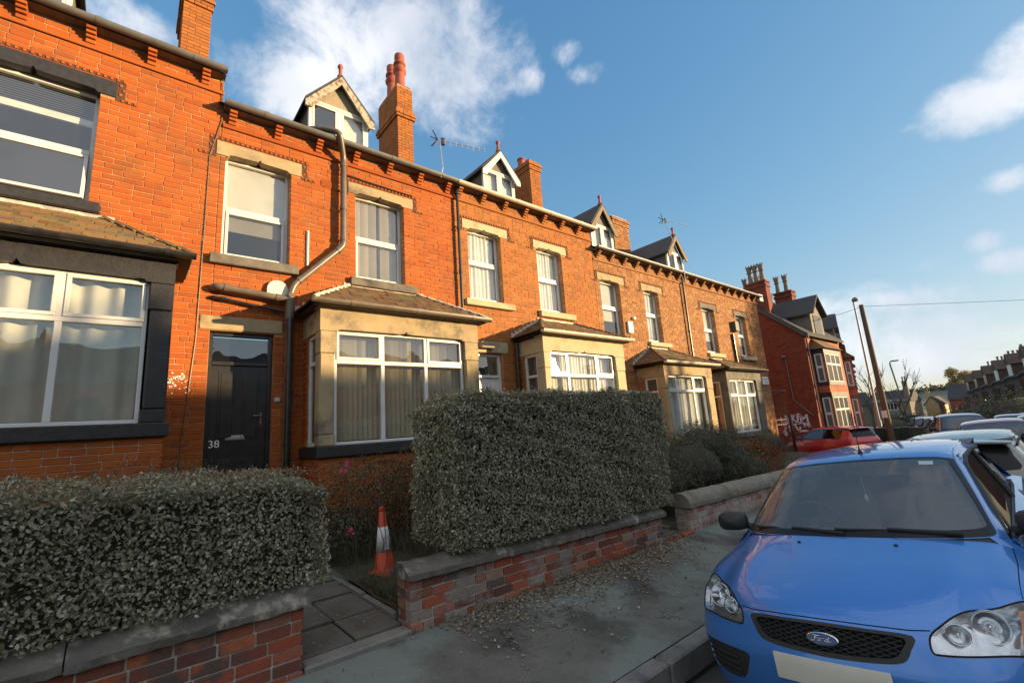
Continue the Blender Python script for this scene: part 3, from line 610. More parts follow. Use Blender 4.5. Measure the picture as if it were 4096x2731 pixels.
def bay(h, y0, y1, yw0, yw1, cuts, zf, zt, ztr, zb, zroof, yr0, yr1, zground, stone, gm, brick, kind, side='left', openers=(0, 2), cusp=True, XF=-7.1, tile=TILE_BR, side_kind='vertical', sidew=True):
    """square bay window: piers, fascia, sill, dwarf wall, side walls, window and hipped tile roof"""
    zs = zb - .17
    b = MB(); b.prism(ogee(y0, y1, yw0, yw1, zt, zf - .001, .04, .05 if cusp else 0), 0, XF - .2, XF); b.box(XF - .25, XF + .035, y0 - .03, y1 + .03, zf, zf + .05, c=.012)
    b.box(-8.0, XF - .2, y0, y0 + .12, zt, zf - .001); b.box(-8.0, XF - .2, y1 - .12, y1, zt, zf - .001)
    bp = b.build('bay_window', stone, h); bp['label'] = 'projecting bay front with moulded stone lintel'
    for a, c in ((y0, yw0), (yw1, y1)):
        p = MB(); m_ = zb + (zt - zb) * .80; ch = .02
        # pier with stopped chamfer on the window side
        p.box(XF - .25, XF - .004, a, c, zb, zb + .16, c=.012); p.box(XF - .25, XF - .004, a, c, m_, zt - .002, c=.012)
        p.box(XF - .25, XF - .012, a + (0 if a == y0 else ch), c - (ch if a == y0 else 0), zb + .16, m_, c=.02); p.build('pier', stone, bp)
    s = MB(); s.box(-8.0, XF + .05, y0 - .04, y1 + .04, zs, zb - .003, c=.012); s.build('bay_sill', ST_BLACK if stone in (ST_BLACK, ST_BUFF) else stone, bp)
    # dwarf wall core and bricks
    c = MB(); c.box(-8.0, XF - .03, y0 + .02, y1 - .02, zground - .3, zs - .002); c.build('wall_core', MORTAR_P, bp)
    B = Bricks(bp, brick, limit=120); B.wall((XF - .018, y0, 0), (0, 1, 0), (1, 0, 0), y1 - y0, zs - BH * int((zs - zground + .1) / BH), zs)
    B.wall((-8.0, y0 + .008, 0), (1, 0, 0), (0, -1, 0), -XF + 0 - 8.0 + 16 - .13 if False else (XF + 8.0 - .13), zs - BH * int((zs - zground + .1) / BH), zs)
    # left and right side walls above sill with a side light
    sw0, sw1 = -7.92 + .12, XF - .27
    for yy, nrm in ((y0 + .008, -1), (y1 - .008, 1)):
        hole = [(sw0 + 8.0 + .02, sw1 + 8.0, zb, zt)] if sidew else []
        B.wall((-8.0, yy, 0), (1, 0, 0), (0, nrm, 0), XF + 8.0 - .26, zb, zt - .002, hole)
        cc = MB(); slab(cc, min(yy - nrm * .02, yy - nrm * .1), max(yy - nrm * .02, yy - nrm * .1), -8.0, XF - .26, zb - .001, zt, [(sw0 + .02, sw1, zb, zt)] if sidew else [], axis='x'); cc.build('side_wall', MORTAR, bp)
        if sidew:
            f = MB(); ya, yb = yy - nrm * .03, yy - nrm * .08; a, c2 = sw0 + .025, sw1 + .02
            for (p, q, r_, t_) in ((a, c2, zt - .06, zt), (a, c2, zb, zb + .06), (a, a + .055, zb + .06, zt - .06), (c2 - .055, c2, zb + .06, zt - .06), (a + .055, c2 - .055, ztr - .03, ztr + .03)): f.box(p, q, ya, yb, r_, t_, c=.004)
            fw = f.build('window', UPVC, h)
            g = MB(); g.add([(a, (ya + yb) / 2, zb + .05), (c2, (ya + yb) / 2, zb + .05), (c2, (ya + yb) / 2, zt - .05), (a, (ya + yb) / 2, zt - .05)], [(0, 1, 2, 3)]); g.build('pane', GLASS, fw)
            k = MB(); k.add([(a, yy - nrm * .14, zb), (c2, yy - nrm * .14, zb), (c2, yy - nrm * .14, zt), (a, yy - nrm * .14, zt)], [(0, 1, 2, 3)]); k.build('curtain', CURT if side_kind == 'drape' else BLIND, fw)
    B.flush()
    w = lights_window(h, yw0, yw1, zb, zt + .045, ztr, cuts, kind, XF - .09, openers, seed=int(y0 * 3) + 5)
    rb = MB(); X = -9.6; e = .08
    q = [(-7.4, y0 + e, zs), (-7.4, y1 - e, zs), (-7.4, y1 - e, zf), (-7.4, y0 + e, zf), (X, y0 + e, zs), (X, y1 - e, zs), (X, y1 - e, zf), (X, y0 + e, zf)]
    rb.add(q, [(4, 5, 6, 7), (0, 1, 5, 4), (3, 7, 6, 2), (0, 4, 7, 3), (1, 2, 6, 5)]); rb.build('room', ROOM, bp)
    # hipped lean-to roof
    xe, ze = XF + .16, zf + .085; a0, a1 = y0 - .14, y1 + .14; x_w = -7.995
    E0, E1 = (xe, a0, ze), (xe, a1, ze); T0, T1 = (x_w, yr0, zroof), (x_w, yr1, zroof); L0, L1 = (x_w, a0, ze), (x_w, a1, ze)
    rf = MB(); d = .03
    def dn(p, k=d): return (p[0], p[1], p[2] - k)
    rf.add([dn(E0), dn(E1), dn(T1), dn(T0), dn(L0), dn(L1)], [(0, 1, 2, 3), (0, 3, 4), (1, 5, 2)])
    rf.add([dn(E0, .06), dn(E1, .06), (x_w, a1, ze - .06), (x_w, a0, ze - .06)], [(0, 1, 2, 3)])
    ro = rf.build('bay_roof', tile, h)
    tile_roof(ro, tile, [(E0, E1, T1, T0), (L0, E0, T0, T0), (E1, L1, T1, T1)], seed=int(y0 * 10) + 3, lim=290)
    for P, Q in ((E0, T0), (E1, T1)):
        hp = MB(); P, Q = Vector(P), Vector(Q); n = 7
        for i in range(n):
            a, b_ = P.lerp(Q, i / n), P.lerp(Q, (i + .95) / n); hp.tube([a + Vector((0, 0, .03)), b_ + Vector((0, 0, .045))], .035, 6)
        hp.build('hip_tile', tile if stone is not ST_BUFF else LEAD_W, ro)
    # stepped flashing where roof meets wall
    fl = MB(); fl.box(-8.0, -7.965, yr0 - .06, yr1 + .06, zroof - .0, zroof + .06, c=.01)
    for (ya, yb) in ((a0, yr0), (a1, yr1)):
        n = 8
        for i in range(n):
            t0, t1 = i / n, (i + 1) / n; p, q = ya + (yb - ya) * t0, ya + (yb - ya) * t1; zt_ = ze + (zroof - ze) * t1
            fl.box(-8.0, -7.982, min(p, q), max(p, q), ze + (zroof - ze) * t0, zt_ + .07, c=.004)
    fl.build('flashing', LEAD_W if stone in (ST_BUFF, ST_CREAM) else LEAD, ro)
    g = gutter(h, gm, a0 - .03, a1 + .05, xe + .035, ze - .0, r=.05, name='bay_gutter')
    e_ = MB(); e_.box(XF + .0, xe - .02, y0 - .06, y1 + .06, zf + .052, ze - .062, c=.004); e_.box(XF - .1, XF + .05, y0 - .05, y1 + .05, zf + .051, zf + .06); e_.build('bay_soffit', ST_GREY, h)
    return bp
def facade(h, y0, y1, zg, zbase, m, windows, doors, left=True, lintel=None, sills=None, z_align=0):
    """brick wall with openings; windows: dicts"""
    holes = []
    for w in windows: holes.append((w['o'][0], w['o'][1], w['o'][2], w['l'][2] + .13))
    for d in doors: holes.append(d['o'])
    solids = list(holes)
    for w in windows: solids += [(w['l'][0], w['l'][1], w['l'][2], w['l'][3])] + ([(w['s'][0], w['s'][1], w['s'][2], w['s'][3])] if w.get('s') else [])
    for d in doors: solids.append(d['l'])
    b = MB(); slab(b, -8.25, -8.0065, y0, y1, zbase, zg, holes); b.build('wall', MORTAR, h)
    B = Bricks(h, m)
    B.wall((-8.0, y0, 0), (0, 1, 0), (1, 0, 0), y1 - y0, zbase, zg - .03, [(q[0] - y0, q[1] - y0, q[2], q[3]) for q in solids])
    return B
def window_set(h, w, stone, sill_m, brick_m, dent=True):
    o = w['o']; l = w['l']
    b = MB(); b.prism(ogee(l[0], l[1], o[0], o[1], l[2] - w.get('drop', .0), l[3], .045, .05), 0, -8.149, -7.985); b.build('lintel', stone, h)
    if w.get('s'):
        s = w['s']; b = MB(); b.box(-8.2, -7.91, s[0], s[1], s[2], s[3] - .006, c=.012); b.build('sill', sill_m, h)
    if dent: dentils(h, brick_m, l[0], l[1], l[2], l[3], 0)
    sash_window(h, o[0], o[1], o[2], l[2] + .045, w.get('rail', .5), w.get('kind'), frost=w.get('frost', False), tilt=w.get('tilt', False), seed=int(o[0] * 7))
# ------------------------------------------------------------------ ground
def gz(y):   # street level along the road (falls away)
    return -1.93 - .0 * max(0, y - 0) - (.0 if y < 9 else (y - 9) * .019 if y < 60 else 51 * .019 + (y - 60) * .012)
def sheet(name, xs, ys, zf, m, **k):
    b = MB(); b.grid([[(x if not callable(x) else x(y), y, zf(x if not callable(x) else x(y), y)) for x in xs] for y in ys]); return b.build(name, m, smooth=True, **k)
ASPH = mat('pavement_asphalt', (.085, .078, .064), (.13, .12, .10), scale=2.2, rough=.9, c3=(.165, .185, .16), s3=.75, t3=(.50, .56), bump=.9, bscale=140, detail=8)
def asphalt(name, c1, c2, worn, dark, rough=.92):
    m, t, b = new_mat(name); nd = t.nodes; lk = t.links; g = nd.new('ShaderNodeNewGeometry').outputs['Position']
    def noise(sc, det=6, ro=.6, vec=None): n = nd.new('ShaderNodeTexNoise'); n.inputs['Scale'].default_value = sc; n.inputs['Detail'].default_value = det; n.inputs['Roughness'].default_value = ro; lk.new(vec or g, n.inputs['Vector']); return n
    def rng_(x, a, c, lo=0., hi=1.): r = nd.new('ShaderNodeMapRange'); r.inputs['From Min'].default_value = a; r.inputs['From Max'].default_value = c; r.inputs['To Min'].default_value = lo; r.inputs['To Max'].default_value = hi; lk.new(x, r.inputs['Value']); return r.outputs[0]
    def mixc(f, a, c): x = nd.new('ShaderNodeMix'); x.data_type = 'RGBA'; lk.new(f, x.inputs['Factor']); (lk.new(a, x.inputs[6]) if hasattr(a, 'links') else setattr(x.inputs[6], 'default_value', lin(a))); (lk.new(c, x.inputs[7]) if hasattr(c, 'links') else setattr(x.inputs[7], 'default_value', lin(c))); return x.outputs[2]
    out = mixc(rng_(noise(3.2, 8, .7).outputs['Fac'], .35, .65), c1, c2)
    out = mixc(rng_(noise(.62, 7, .62).outputs['Fac'], .47, .56), out, worn)
    nv = nd.new('ShaderNodeVectorMath'); nv.operation = 'ADD'; lk.new(g, nv.inputs[0]); nv.inputs[1].default_value = (7.3, 2.1, 0); out = mixc(rng_(noise(.8, 5, .55, nv.outputs[0]).outputs['Fac'], .54, .61), out, dark)
    gr = noise(170, 2, .5); out = mixc(rng_(gr.outputs['Fac'], .58, .72, 0, .55), out, (.32, .31, .28)); gr2 = noise(110, 2, .5); out = mixc(rng_(gr2.outputs['Fac'], .62, .75, 0, .8), out, (.02, .02, .02))
    dv = nd.new('ShaderNodeVectorMath'); dv.operation = 'ADD'; dn_ = noise(2.2, 6, .7); sc_ = nd.new('ShaderNodeVectorMath'); sc_.operation = 'SCALE'; sc_.inputs['Scale'].default_value = .55; lk.new(dn_.outputs['Color'], sc_.inputs[0]); lk.new(g, dv.inputs[0]); lk.new(sc_.outputs[0], dv.inputs[1])
    vo = nd.new('ShaderNodeTexVoronoi'); vo.feature = 'DISTANCE_TO_EDGE'; vo.inputs['Scale'].default_value = .75; lk.new(dv.outputs[0], vo.inputs['Vector']); ck = rng_(vo.outputs['Distance'], .0015, .008, .8, 0); br = rng_(noise(1.1, 3).outputs['Fac'], .52, .60); mu = nd.new('ShaderNodeMath'); mu.operation = 'MULTIPLY'; lk.new(ck, mu.inputs[0]); lk.new(br, mu.inputs[1]); out = mixc(mu.outputs[0], out, (.018, .017, .015))
    lk.new(out, b.inputs['Base Color']); b.inputs['Roughness'].default_value = rough; bp = nd.new('ShaderNodeBump'); bp.inputs['Strength'].default_value = .8; bp.inputs['Distance'].default_value = .006; lk.new(gr.outputs['Fac'], bp.inputs['Height']); bp2 = nd.new('ShaderNodeBump'); bp2.invert = True; bp2.inputs['Strength'].default_value = .8; bp2.inputs['Distance'].default_value = .02; lk.new(mu.outputs[0], bp2.inputs['Height']); lk.new(bp.outputs[0], bp2.inputs['Normal']); lk.new(bp2.outputs[0], b.inputs['Normal']); return m
ASPH = asphalt('pavement_asphalt_worn', (.10, .092, .075), (.145, .134, .11), (.175, .20, .17), (.064, .058, .047))
ROADM = mat('road_asphalt', (.05, .05, .048), (.075, .073, .07), scale=3, rough=.9, bump=.8, bscale=150)
KERBM = mat('kerb_stone', (.17, .16, .145), (.24, .23, .20), scale=6, rough=.85, bump=.5, c3=(.09, .085, .08), s3=3)
PAVE = mat('paving_slab', (.10, .095, .082), (.14, .13, .112), scale=4, rough=.9, bump=.6, bscale=60, c3=(.07, .075, .05), s3=3, t3=(.52, .68))
SOIL = mat('garden_soil', (.045, .038, .026), (.07, .06, .04), scale=12, rough=1, bump=1, bscale=40, c3=(.05, .065, .03), s3=4)
FARG = mat('far_ground', (.09, .10, .06), (.12, .12, .08), scale=.05, rough=1)
GRASSM = mat('hill_grass', (.12, .13, .075), (.16, .155, .10), scale=.02, rough=1, c3=(.07, .075, .05), s3=.012)
ys = [-12, -6, -3, 0, 2, 4, 6, 9, 12, 16, 20, 26, 34, 44, 60, 80, 110]
def pz(x, y):   # pavement: crossfall from garden wall to kerb
    return gz(y) + .31 - (x + 3.9) * .11 + (.0)
b = MB(); b.grid([[(-700, -300, -3.2), (700, -300, -3.2)], [(-700, 60, -3.4), (700, 60, -3.4)], [(-700, 300, -6), (700, 300, -6)], [(-700, 1500, -8), (700, 1500, -8)]]); b.build('ground', FARG, kind='structure')
def roadz(x, y): return gz(y) + .055 * (x + 1.05) - (.0 if x < 1.2 else (x - 1.2) * .09)
o = sheet('road', [-2.26, -1, 0, 1.2, 2.5, 4.2], ys, lambda x, y: roadz(x, y), ROADM); o['kind'] = 'structure'
def pavement(name, x0, x1, yy, fz, m):
    o = sheet(name, [x0 + (x1 - x0) * i / 8 for i in range(9)], yy, fz, m); o['kind'] = 'structure'; return o
pavement('pavement', -3.93, -2.42, [y for y in ys if y < 19] + [20.9], pz, ASPH)
pavement('pavement', -6.5, -2.42, [26, 30, 34, 44, 60, 80], lambda x, y: gz(y) + .12, ASPH)
o = sheet('side_street', [-30, -20, -9, -4, -2.3], [20.9, 22, 24, 26], lambda x, y: gz(y) + .02, ROADM); o['kind'] = 'structure'
# kerb stones
kl = MB(); kl.box(-.075, .075, -.445, .445, -.2, 0, c=.015); km = kl.mesh('kerb_stone', KERBM)
kt = thing('kerb', 'grey stone kerb along the edge of the pavement beside the blue car', 'kerb', (-2.34, 0, -1.8)); kt['kind'] = 'structure'
y = -4.0
while y < 20.5:
    o = bpy.data.objects.new('kerb_stone', km); COL.objects.link(o); o.parent = kt
    o.location = (random.uniform(-.004, .004), y + .45, pz(-2.42, y) + .006 + 1.8); o.rotation_euler = (0, 0, random.uniform(-.004, .004)); y += .905
# gardens behind the walls
def garden(name, y0, y1, z, x0=-8.2, x1=-4.05):
    b = MB(); n = 14; m_ = 20; r = random.Random(int(y0 * 10))
    b.grid([[(x0 + (x1 - x0) * i / n, y0 + (y1 - y0) * j / m_, z + r.uniform(-.03, .03) - .12 * (i / n)) for i in range(n + 1)] for j in range(m_ + 1)]); o = b.build(name, SOIL, smooth=True); o['kind'] = 'structure'; return o
garden('garden_soil', -4.2, 1.12, -1.35); garden('garden_soil', 1.98, 5.8, -1.38); garden('garden_soil', 6.38, 14, -1.5); garden('garden_soil', 14, 20.8, -1.6, x1=-4.1)
# garden paths of paving slabs
def path(y0, y1, z0, z1, label, xend=-7.95):
    t = thing('garden_path', label, 'path', (-5.9, (y0 + y1) / 2, z0)); t['kind'] = 'structure'
    x = -4.02; k = 0; r = random.Random(int(y0))
    while x > xend:
        xl = x - (.62 if k % 2 else .52); n = 2; w = (y1 - y0) / n
        for j in range(n):
            f = (-4 - x) / 4; z = z0 + (z1 - z0) * f; sh = .0
            b = MB(); b.box(max(xl, xend) + .006, x - .006, y0 + j * w + .006 + (0 if k % 2 else 0), y0 + (j + 1) * w - .006, z - .06, z + r.uniform(-.006, .006), c=.006); b.build('paving_slab', PAVE, t)
        x = xl; k += 1
    b = MB(); b.box(-4.02, -3.86, y0 - .02, y1 + .02, z0 - .15, z0 - .012, c=.015); b.build('threshold_stone', KERBM, t)
    b = MB()
    for j in range(5): b.box(-4.2 - j * .72, -4.2 - (j + .97) * .72, y1 + .0, y1 + .055, z0 - .1, z0 + .045 + .01 * (j % 2), c=.012)
    o = b.build('path_edging', KERBM, t); 
    return t
path(1.13, 1.94, -1.565, -1.45, 'narrow dark slab path between the two hedges leading to the black door')
path(5.82, 6.36, -1.62, -1.3, 'short path through the gap beyond the tall hedge')
b = MB()
for i in range(7): b.box(-3.90, -3.79, 5.80 + i * .085, 5.80 + i * .085 + .078, -1.70, -1.585 + .0 * i, c=.02)
tag(b.build('brick_step', BR_DULL), 'row of bricks on edge across the garden gap beyond the tall hedge', 'step')
# litter of leaves, grit and moss along the foot of the wall
LITT = piece_mat('leaf_litter', [(.20, .13, .06), (.32, .25, .16), (.10, .07, .04), (.42, .38, .30), (.16, .09, .04), (.06, .05, .035)], mottle=.3, bump=0, rough=.9)
def flat_bits(name, n, fpos, size, m, up=.012):
    V = np.zeros((n * 4, 3)); P = np.array([fpos() for _ in range(n)]); a = rng.uniform(0, 6.28, n); s = rng.uniform(*size, n); t = rng.uniform(-.5, .5, (n, 2))
    for k, (dx, dy) in enumerate(((-1, 0), (0, -.6), (1, 0), (0, .6))):
        x = (dx * np.cos(a) - dy * np.sin(a)) * s; y = (dx * np.sin(a) + dy * np.cos(a)) * s
        V[k::4, 0] = P[:, 0] + x; V[k::4, 1] = P[:, 1] + y; V[k::4, 2] = P[:, 2] + up + x * t[:, 0] + y * t[:, 1] + abs(dx) * s * .2
    me = bpy.data.meshes.new(name); me.from_pydata(V.tolist(), [], [(4 * i, 4 * i + 1, 4 * i + 2, 4 * i + 3) for i in range(n)]); me.materials.append(m); me.update()
    o = bpy.data.objects.new(name, me); COL.objects.link(o); o['kind'] = 'stuff'; return o
def lp():
    y = 2.2 + random.betavariate(1.6, 1.6) * 4.0; x = -3.86 + random.expovariate(5.2); x = min(x, -2.7); return (x, y, pz(x, y))
flat_bits('leaf_litter', 5200, lp, (.006, .02), LITT)
def lp2():
    y = random.uniform(-1, 12); x = random.uniform(-3.85, -2.45); return (x, y, pz(x, y))
flat_bits('scattered_leaves', 420, lp2, (.006, .017), LITT)
def lp3():
    y = random.uniform(1.15, 1.95) if random.random() < .5 else random.choice([random.gauss(1.16, .05), random.gauss(1.92, .05)]); x = random.uniform(-4, -6.8); return (x, min(max(y, 1.1), 2.0), -1.565 + (-4 - x) / 4 * .115)
flat_bits('path_leaves', 260, lp3, (.006, .015), LITT, up=.01)

# ------------------------------------------------------------------ garden walls
def coping_prism(kind, w, h):
    if kind == 'round': return [(-w, 0), (-w, h * .28)] + [(w * math.cos(math.pi - math.pi * i / 10) * .98, h * .28 + h * .72 * math.sin(math.pi * i / 10)) for i in range(11)] + [(w, h * .28), (w, 0)]
    return [(-w, 0), (-w, h * .35), (-w * .82, h * .55), (-w * .35, h * .95), (0, h), (w * .35, h * .95), (w * .82, h * .55), (w, h * .35), (w, 0)]
def garden_wall(label, y0, y1, xf, z0a, z0b, zca, zcb, cop, bm, kind, ht, cuts, group=None, bw=.24, end='near', limit=300, mort=MORTAR_P):
    t = thing('garden_wall', label, 'wall', (xf - bw / 2, (y0 + y1) / 2, z0a), group)
    L_ = y1 - y0
    def zc(y): return zca + (zcb - zca) * (y - y0) / L_
    b = MB(); x1 = xf - bw; xf_ = xf - .014
    q = [(x, y, z) for y, zz, zt in ((y0 + .02, z0a - .25, zca), (y1 - .02, z0b - .25, zcb)) for x, z in ((x1 + .014, zz), (xf_, zz), (xf_, zt), (x1 + .014, zt))]
    b.add(q, [(0, 3, 2, 1), (4, 5, 6, 7), (0, 1, 5, 4), (1, 2, 6, 5), (2, 3, 7, 6), (3, 0, 4, 7)]); b.build('wall_core', mort, t)
    # courses follow the coping
    B = Bricks(t, bm, limit=limit); n = int((zca - z0a + .12) / BH)
    for k in range(n):
        r = random.Random(k + int(y0 * 10)); y = y0 - (0 if k % 2 else .113) ; first = True
        while y < y1 - .02:
            l = BL * (.5 if r.random() < .15 else 1) * r.uniform(.97, 1.03); a, c = max(y, y0), min(y + l, y1)
            if c - a > .04: B.l.append((Vector((xf + r.uniform(-.003, .004), (a + c) / 2, zc((a + c) / 2) - (k + .5) * BH - .004)), c - a - BJ, Vector((0, 1, 0)), Vector((1, 0, 0)), r.randrange(3)))
            y += l
        for ye, nn, s_ in ((y0 + .002, -1, 1), (y1 - .002, 1, -1)):
            x = xf - .115 - (.0 if k % 2 else 0)
            B.l.append((Vector(((xf - .105 + x1) / 2, ye, zc(ye) - (k + .5) * BH - .004)), bw - .115, Vector((1, 0, 0)), Vector((0, nn, 0)), r.randrange(3)))
    B.flush()
    prof = coping_prism(kind, bw / 2 + .055, ht); ed = [y0 - .04, *cuts, y1 + .04]
    for a, c in zip(ed[:-1], ed[1:]):
        m_ = MB(); n = max(2, int((c - a) / .06)); rows = []; r = random.Random(int(a * 100)); off = r.uniform(-.006, .006)
        for i in range(n + 1):
            y = a + .004 + (c - a - .008) * i / n; ch_ = r.uniform(-.012, 0) if r.random() < .25 else 0; rows.append([(xf - bw / 2 + px * (1 + ch_) + r.uniform(-.006, .006) + off, y, zc(y) + .006 + pz_ + r.uniform(-.006, .006) + off + ch_ * (pz_ > .05)) for px, pz_ in prof])
        m_.grid([row + [row[0]] for row in rows]); k = len(prof)
        m_.add(rows[0], [tuple(range(k))]); m_.add(rows[-1], [tuple(range(k))[::-1]])
        m_.build('coping_stone', cop, t, sharp=38)
    return t
garden_wall('low red brick garden wall with black coping under the left hedge', -4.2, 1.10, -3.87, -1.60, -1.60, -1.16, -1.165, COPE, BR_DULL, 'ridge', .135, [-2.2, -.18])
garden_wall('low sooty brick garden wall with dark coping under the tall middle hedge', 1.95, 5.74, -3.88, -1.60, -1.64, -1.205, -1.31, COPE, BR_MIX, 'ridge', .125, [3.0, 4.15, 4.75])
garden_wall('low limewashed brick garden wall with half round coping beyond the gap', 6.42, 13.6, -3.86, -1.66, -1.80, -1.30, -1.42, COPE2, BR_WHITE, 'round', .2, [7.9, 9.4, 10.9, 12.4])
garden_wall('last low brick garden wall near the street corner', 14.6, 20.7, -3.9, -1.82, -1.95, -1.42, -1.55, COPE2, BR_DULL, 'round', .18, [16, 17.5, 19])

# ------------------------------------------------------------------ the terrace
# house at the left edge, higher floor, black stonework
A = thing('terraced_house', 'nearest orange brick terraced house at the left with black painted stone bay', 'house', (-8, -1.4, -1.4), 'terraced houses on the left side of the street')
wA = dict(o=(-1.98, -.62, 3.42, 5.09), l=(-2.13, -.45, 5.12, 5.36), s=(-2.12, -.49, 3.27, 3.42), kind='venetian', rail=.46, tilt=True)
B = facade(A, -3.6, .86, 6.08, -1.6, BR_RED, [wA], []); B.flush(); window_set(A, wA, ST_BLACK, ST_BLACK, BR_RED)
eaves(A, -3.6, .87, 6.07, BR_RED, BR_RED, GUT_GREY, first=-2.85); main_roof(A, -3.6, .80, 6.07)
bay(A, -2.48, .355, -2.24, .105, [-1.46, -.69], 2.42, 2.14, 1.60, .38, 3.2, -2.0, -.45, -1.5, ST_BLACK, GUT_BLACK, BR_RED, 'drape', tile=TILE_OR, openers=(1, 2), side_kind='drape')
chimney(A, -10.45, -11.7, .31, .82, 7.4, 9.9, BR_ORG, pots=[(-10.8, .56, .5, .13, 'plain'), (-11.3, .56, .5, .13, 'plain')])
dormer(A, -1.75, .62, -8.7, 6.3, 7.5, 8.15, 6.07, UPVC2, WEATHD, PEBBLE, DGREY)
g = MB(); g.tube([(-7.97, .84, 6.1), (-7.98, .86, 5.3), (-7.99, .72, 4.6), (-7.985, .71, 3.2), (-7.99, .69, 1.6), (-7.985, .60, .2), (-7.99, .58, -.6)], .007, 6); g.build('cable', GUT_BROWN, A)
# paint splatter near the door of the black bay house
b = MB(); r = random.Random(3)
for i in range(46):
    y, z = r.gauss(.50, .09), r.gauss(.98, .07); s_ = r.uniform(.006, .02); q = [(-7.9955, y + s_ * math.cos(a) * r.uniform(.6, 1.3), z + s_ * math.sin(a) * r.uniform(.6, 1.2)) for a in [k * 1.05 for k in range(6)]]; b.add(q, [tuple(range(6))])
b.build('paint_splash', mat('white_paint', (.75, .74, .72)), A)
# number 38
H38 = thing('terraced_house', 'orange brick terraced house with the black door numbered 38', 'house', (-8, 3.1, -1.4), 'terraced houses on the left side of the street')
w1 = dict(o=(.945, 1.93, 2.98, 4.64), l=(.81, 2.10, 4.68, 4.92), s=(.79, 2.07, 2.82, 2.98), kind='roller', rail=.49, frost=True)
w2 = dict(o=(3.08, 4.08, 2.95, 4.58), l=(2.94, 4.29, 4.64, 4.86), s=(2.96, 4.31, 2.79, 2.95), kind='vertical', rail=.5)
d38 = dict(o=(.86, 1.74, -1.15, 1.77), l=(.72, 1.86, 1.78, 2.0))
B = facade(H38, .865, 5.32, 5.5, -1.6, BR_RED, [w1, w2], [d38]); B.flush()
window_set(H38, w1, ST_BUFF, ST_GREY, BR_RED); window_set(H38, w2, ST_BUFF, ST_GREY, BR_RED)
eaves(H38, .87, 5.32, 5.49, BR_RED, BR_RED, GUT_GREY, first=1.0); main_roof(H38, .80, 5.32, 5.49)
bay(H38, 2.18, 5.14, 2.42, 4.82, [3.22, 4.03], 2.05, 1.70, 1.235, -.05, 2.76, 2.97, 4.35, -1.4, ST_BUFF, GUT_BROWN, BR_RED, 'vertical')
chimney(H38, -10.45, -11.7, 5.22, 5.70, 6.8, 9.85, BR_ORG, pots=[(-10.72, 5.46, 1.2, .15, 'roll'), (-11.25, 5.46, 1.2, .15, 'roll')], band=8.9)
dormer(H38, 3.02, .60, -8.72, 5.95, 6.92, 7.62, 5.49, UPVC2, WEATH, PEBBLE, DGREY)
def front_door(h, o, lint, stone, leaf, frame, number=None, fan=.42):
    b = MB(); b.box(-8.12, -7.985, lint[0], lint[1], lint[2], lint[3], c=.012); b.build('door_lintel', stone, h)
    y0, y1, z0, z1 = o; x = -8.1
    f = MB(); f.box(x - .08, x, y0, y0 + .06, z0, z1, c=.006); f.box(x - .08, x, y1 - .06, y1, z0, z1, c=.006); f.box(x - .08, x, y0 + .06, y1 - .06, z1 - .06, z1, c=.006); zt = z1 - fan
    f.box(x - .08, x + .008, y0 + .06, y1 - .06, zt - .04, zt + .02, c=.006); f.build('door_frame', frame, h)
    p = MB(); p.add([(x - .04, y0 + .06, zt + .02), (x - .04, y1 - .06, zt + .02), (x - .04, y1 - .06, z1 - .06), (x - .04, y0 + .06, z1 - .06)], [(0, 1, 2, 3)]); p.build('fanlight', GLASS, h)
    d = MB(); d.box(x - .07, x - .03, y0 + .062, y1 - .062, z0, zt - .042); dr = d.build('door', leaf, h)
    ym = (y0 + y1) / 2; zp = z0 + (zt - z0) * .5
    for (a, b_, c, e) in ((y0 + .16, ym - .05, zp + .06, zt - .14), (ym + .05, y1 - .16, zp + .06, zt - .14), (y0 + .16, ym - .05, z0 + .15, zp - .22), (ym + .05, y1 - .16, z0 + .15, zp - .22)):
        q = MB(); q.box(x - .034, x - .022, a, b_, c, e, c=.005); q.box(x - .03, x - .014, a + .03, b_ - .03, c + .03, e - .03, c=.008); q.build('door_panel', leaf, dr)
    rb = MB(); rb.add([(x - .9, y0 - .2, z0), (x - .9, y1 + .2, z0), (x - .9, y1 + .2, z1 + .1), (x - .9, y0 - .2, z1 + .1)], [(0, 1, 2, 3)]); rb.build('hallway', ROOM, h)
    hd = MB(); hd.box(x - .03, x - .015, y1 - .15, y1 - .115, zp + .26, zp + .46, c=.004); hd.tube([(x - .02, y1 - .133, zp + .41), (x + .03, y1 - .133, zp + .41), (x + .03, y1 - .25, zp + .41)], .009, 8); hd.build('door_handle', CHROME, dr)
    lb = MB(); lb.box(x - .03, x - .018, ym - .16, ym + .10, zp + .06, zp + .13, c=.004); lb.box(x - .02, x - .010, ym - .13, ym + .07, zp + .075, zp + .10, c=.004); lb.build('letterbox', STEEL, dr)
    return dr
dr = front_door(H38, d38['o'], d38['l'], ST_BUFF, BLACK, BLACK, fan=.47)
def text(name, s, size, loc, rot, m, parent=None, ext=.003, align='CENTER', sx=1, shear=0):
    c = bpy.data.curves.new(name + '_outline', 'FONT'); c.body = s; c.size = size; c.extrude = ext; c.align_x = align; c.align_y = 'CENTER'; c.shear = shear; c.materials.append(m)
    tmp = bpy.data.objects.new('tmp', c); COL.objects.link(tmp); bpy.context.view_layer.update(); me = bpy.data.meshes.new_from_object(tmp.evaluated_get(bpy.context.evaluated_depsgraph_get())); me.name = name; bpy.data.objects.remove(tmp)
    if not me.materials: me.materials.append(m)
    o = bpy.data.objects.new(name, me); COL.objects.link(o); org = Vector(ORG[root_of(parent).name]) if parent else Vector((0, 0, 0)); o.location = Vector(loc) - org; o.rotation_euler = rot; o.scale = (sx, 1, 1)
    if parent: o.parent = parent
    return o
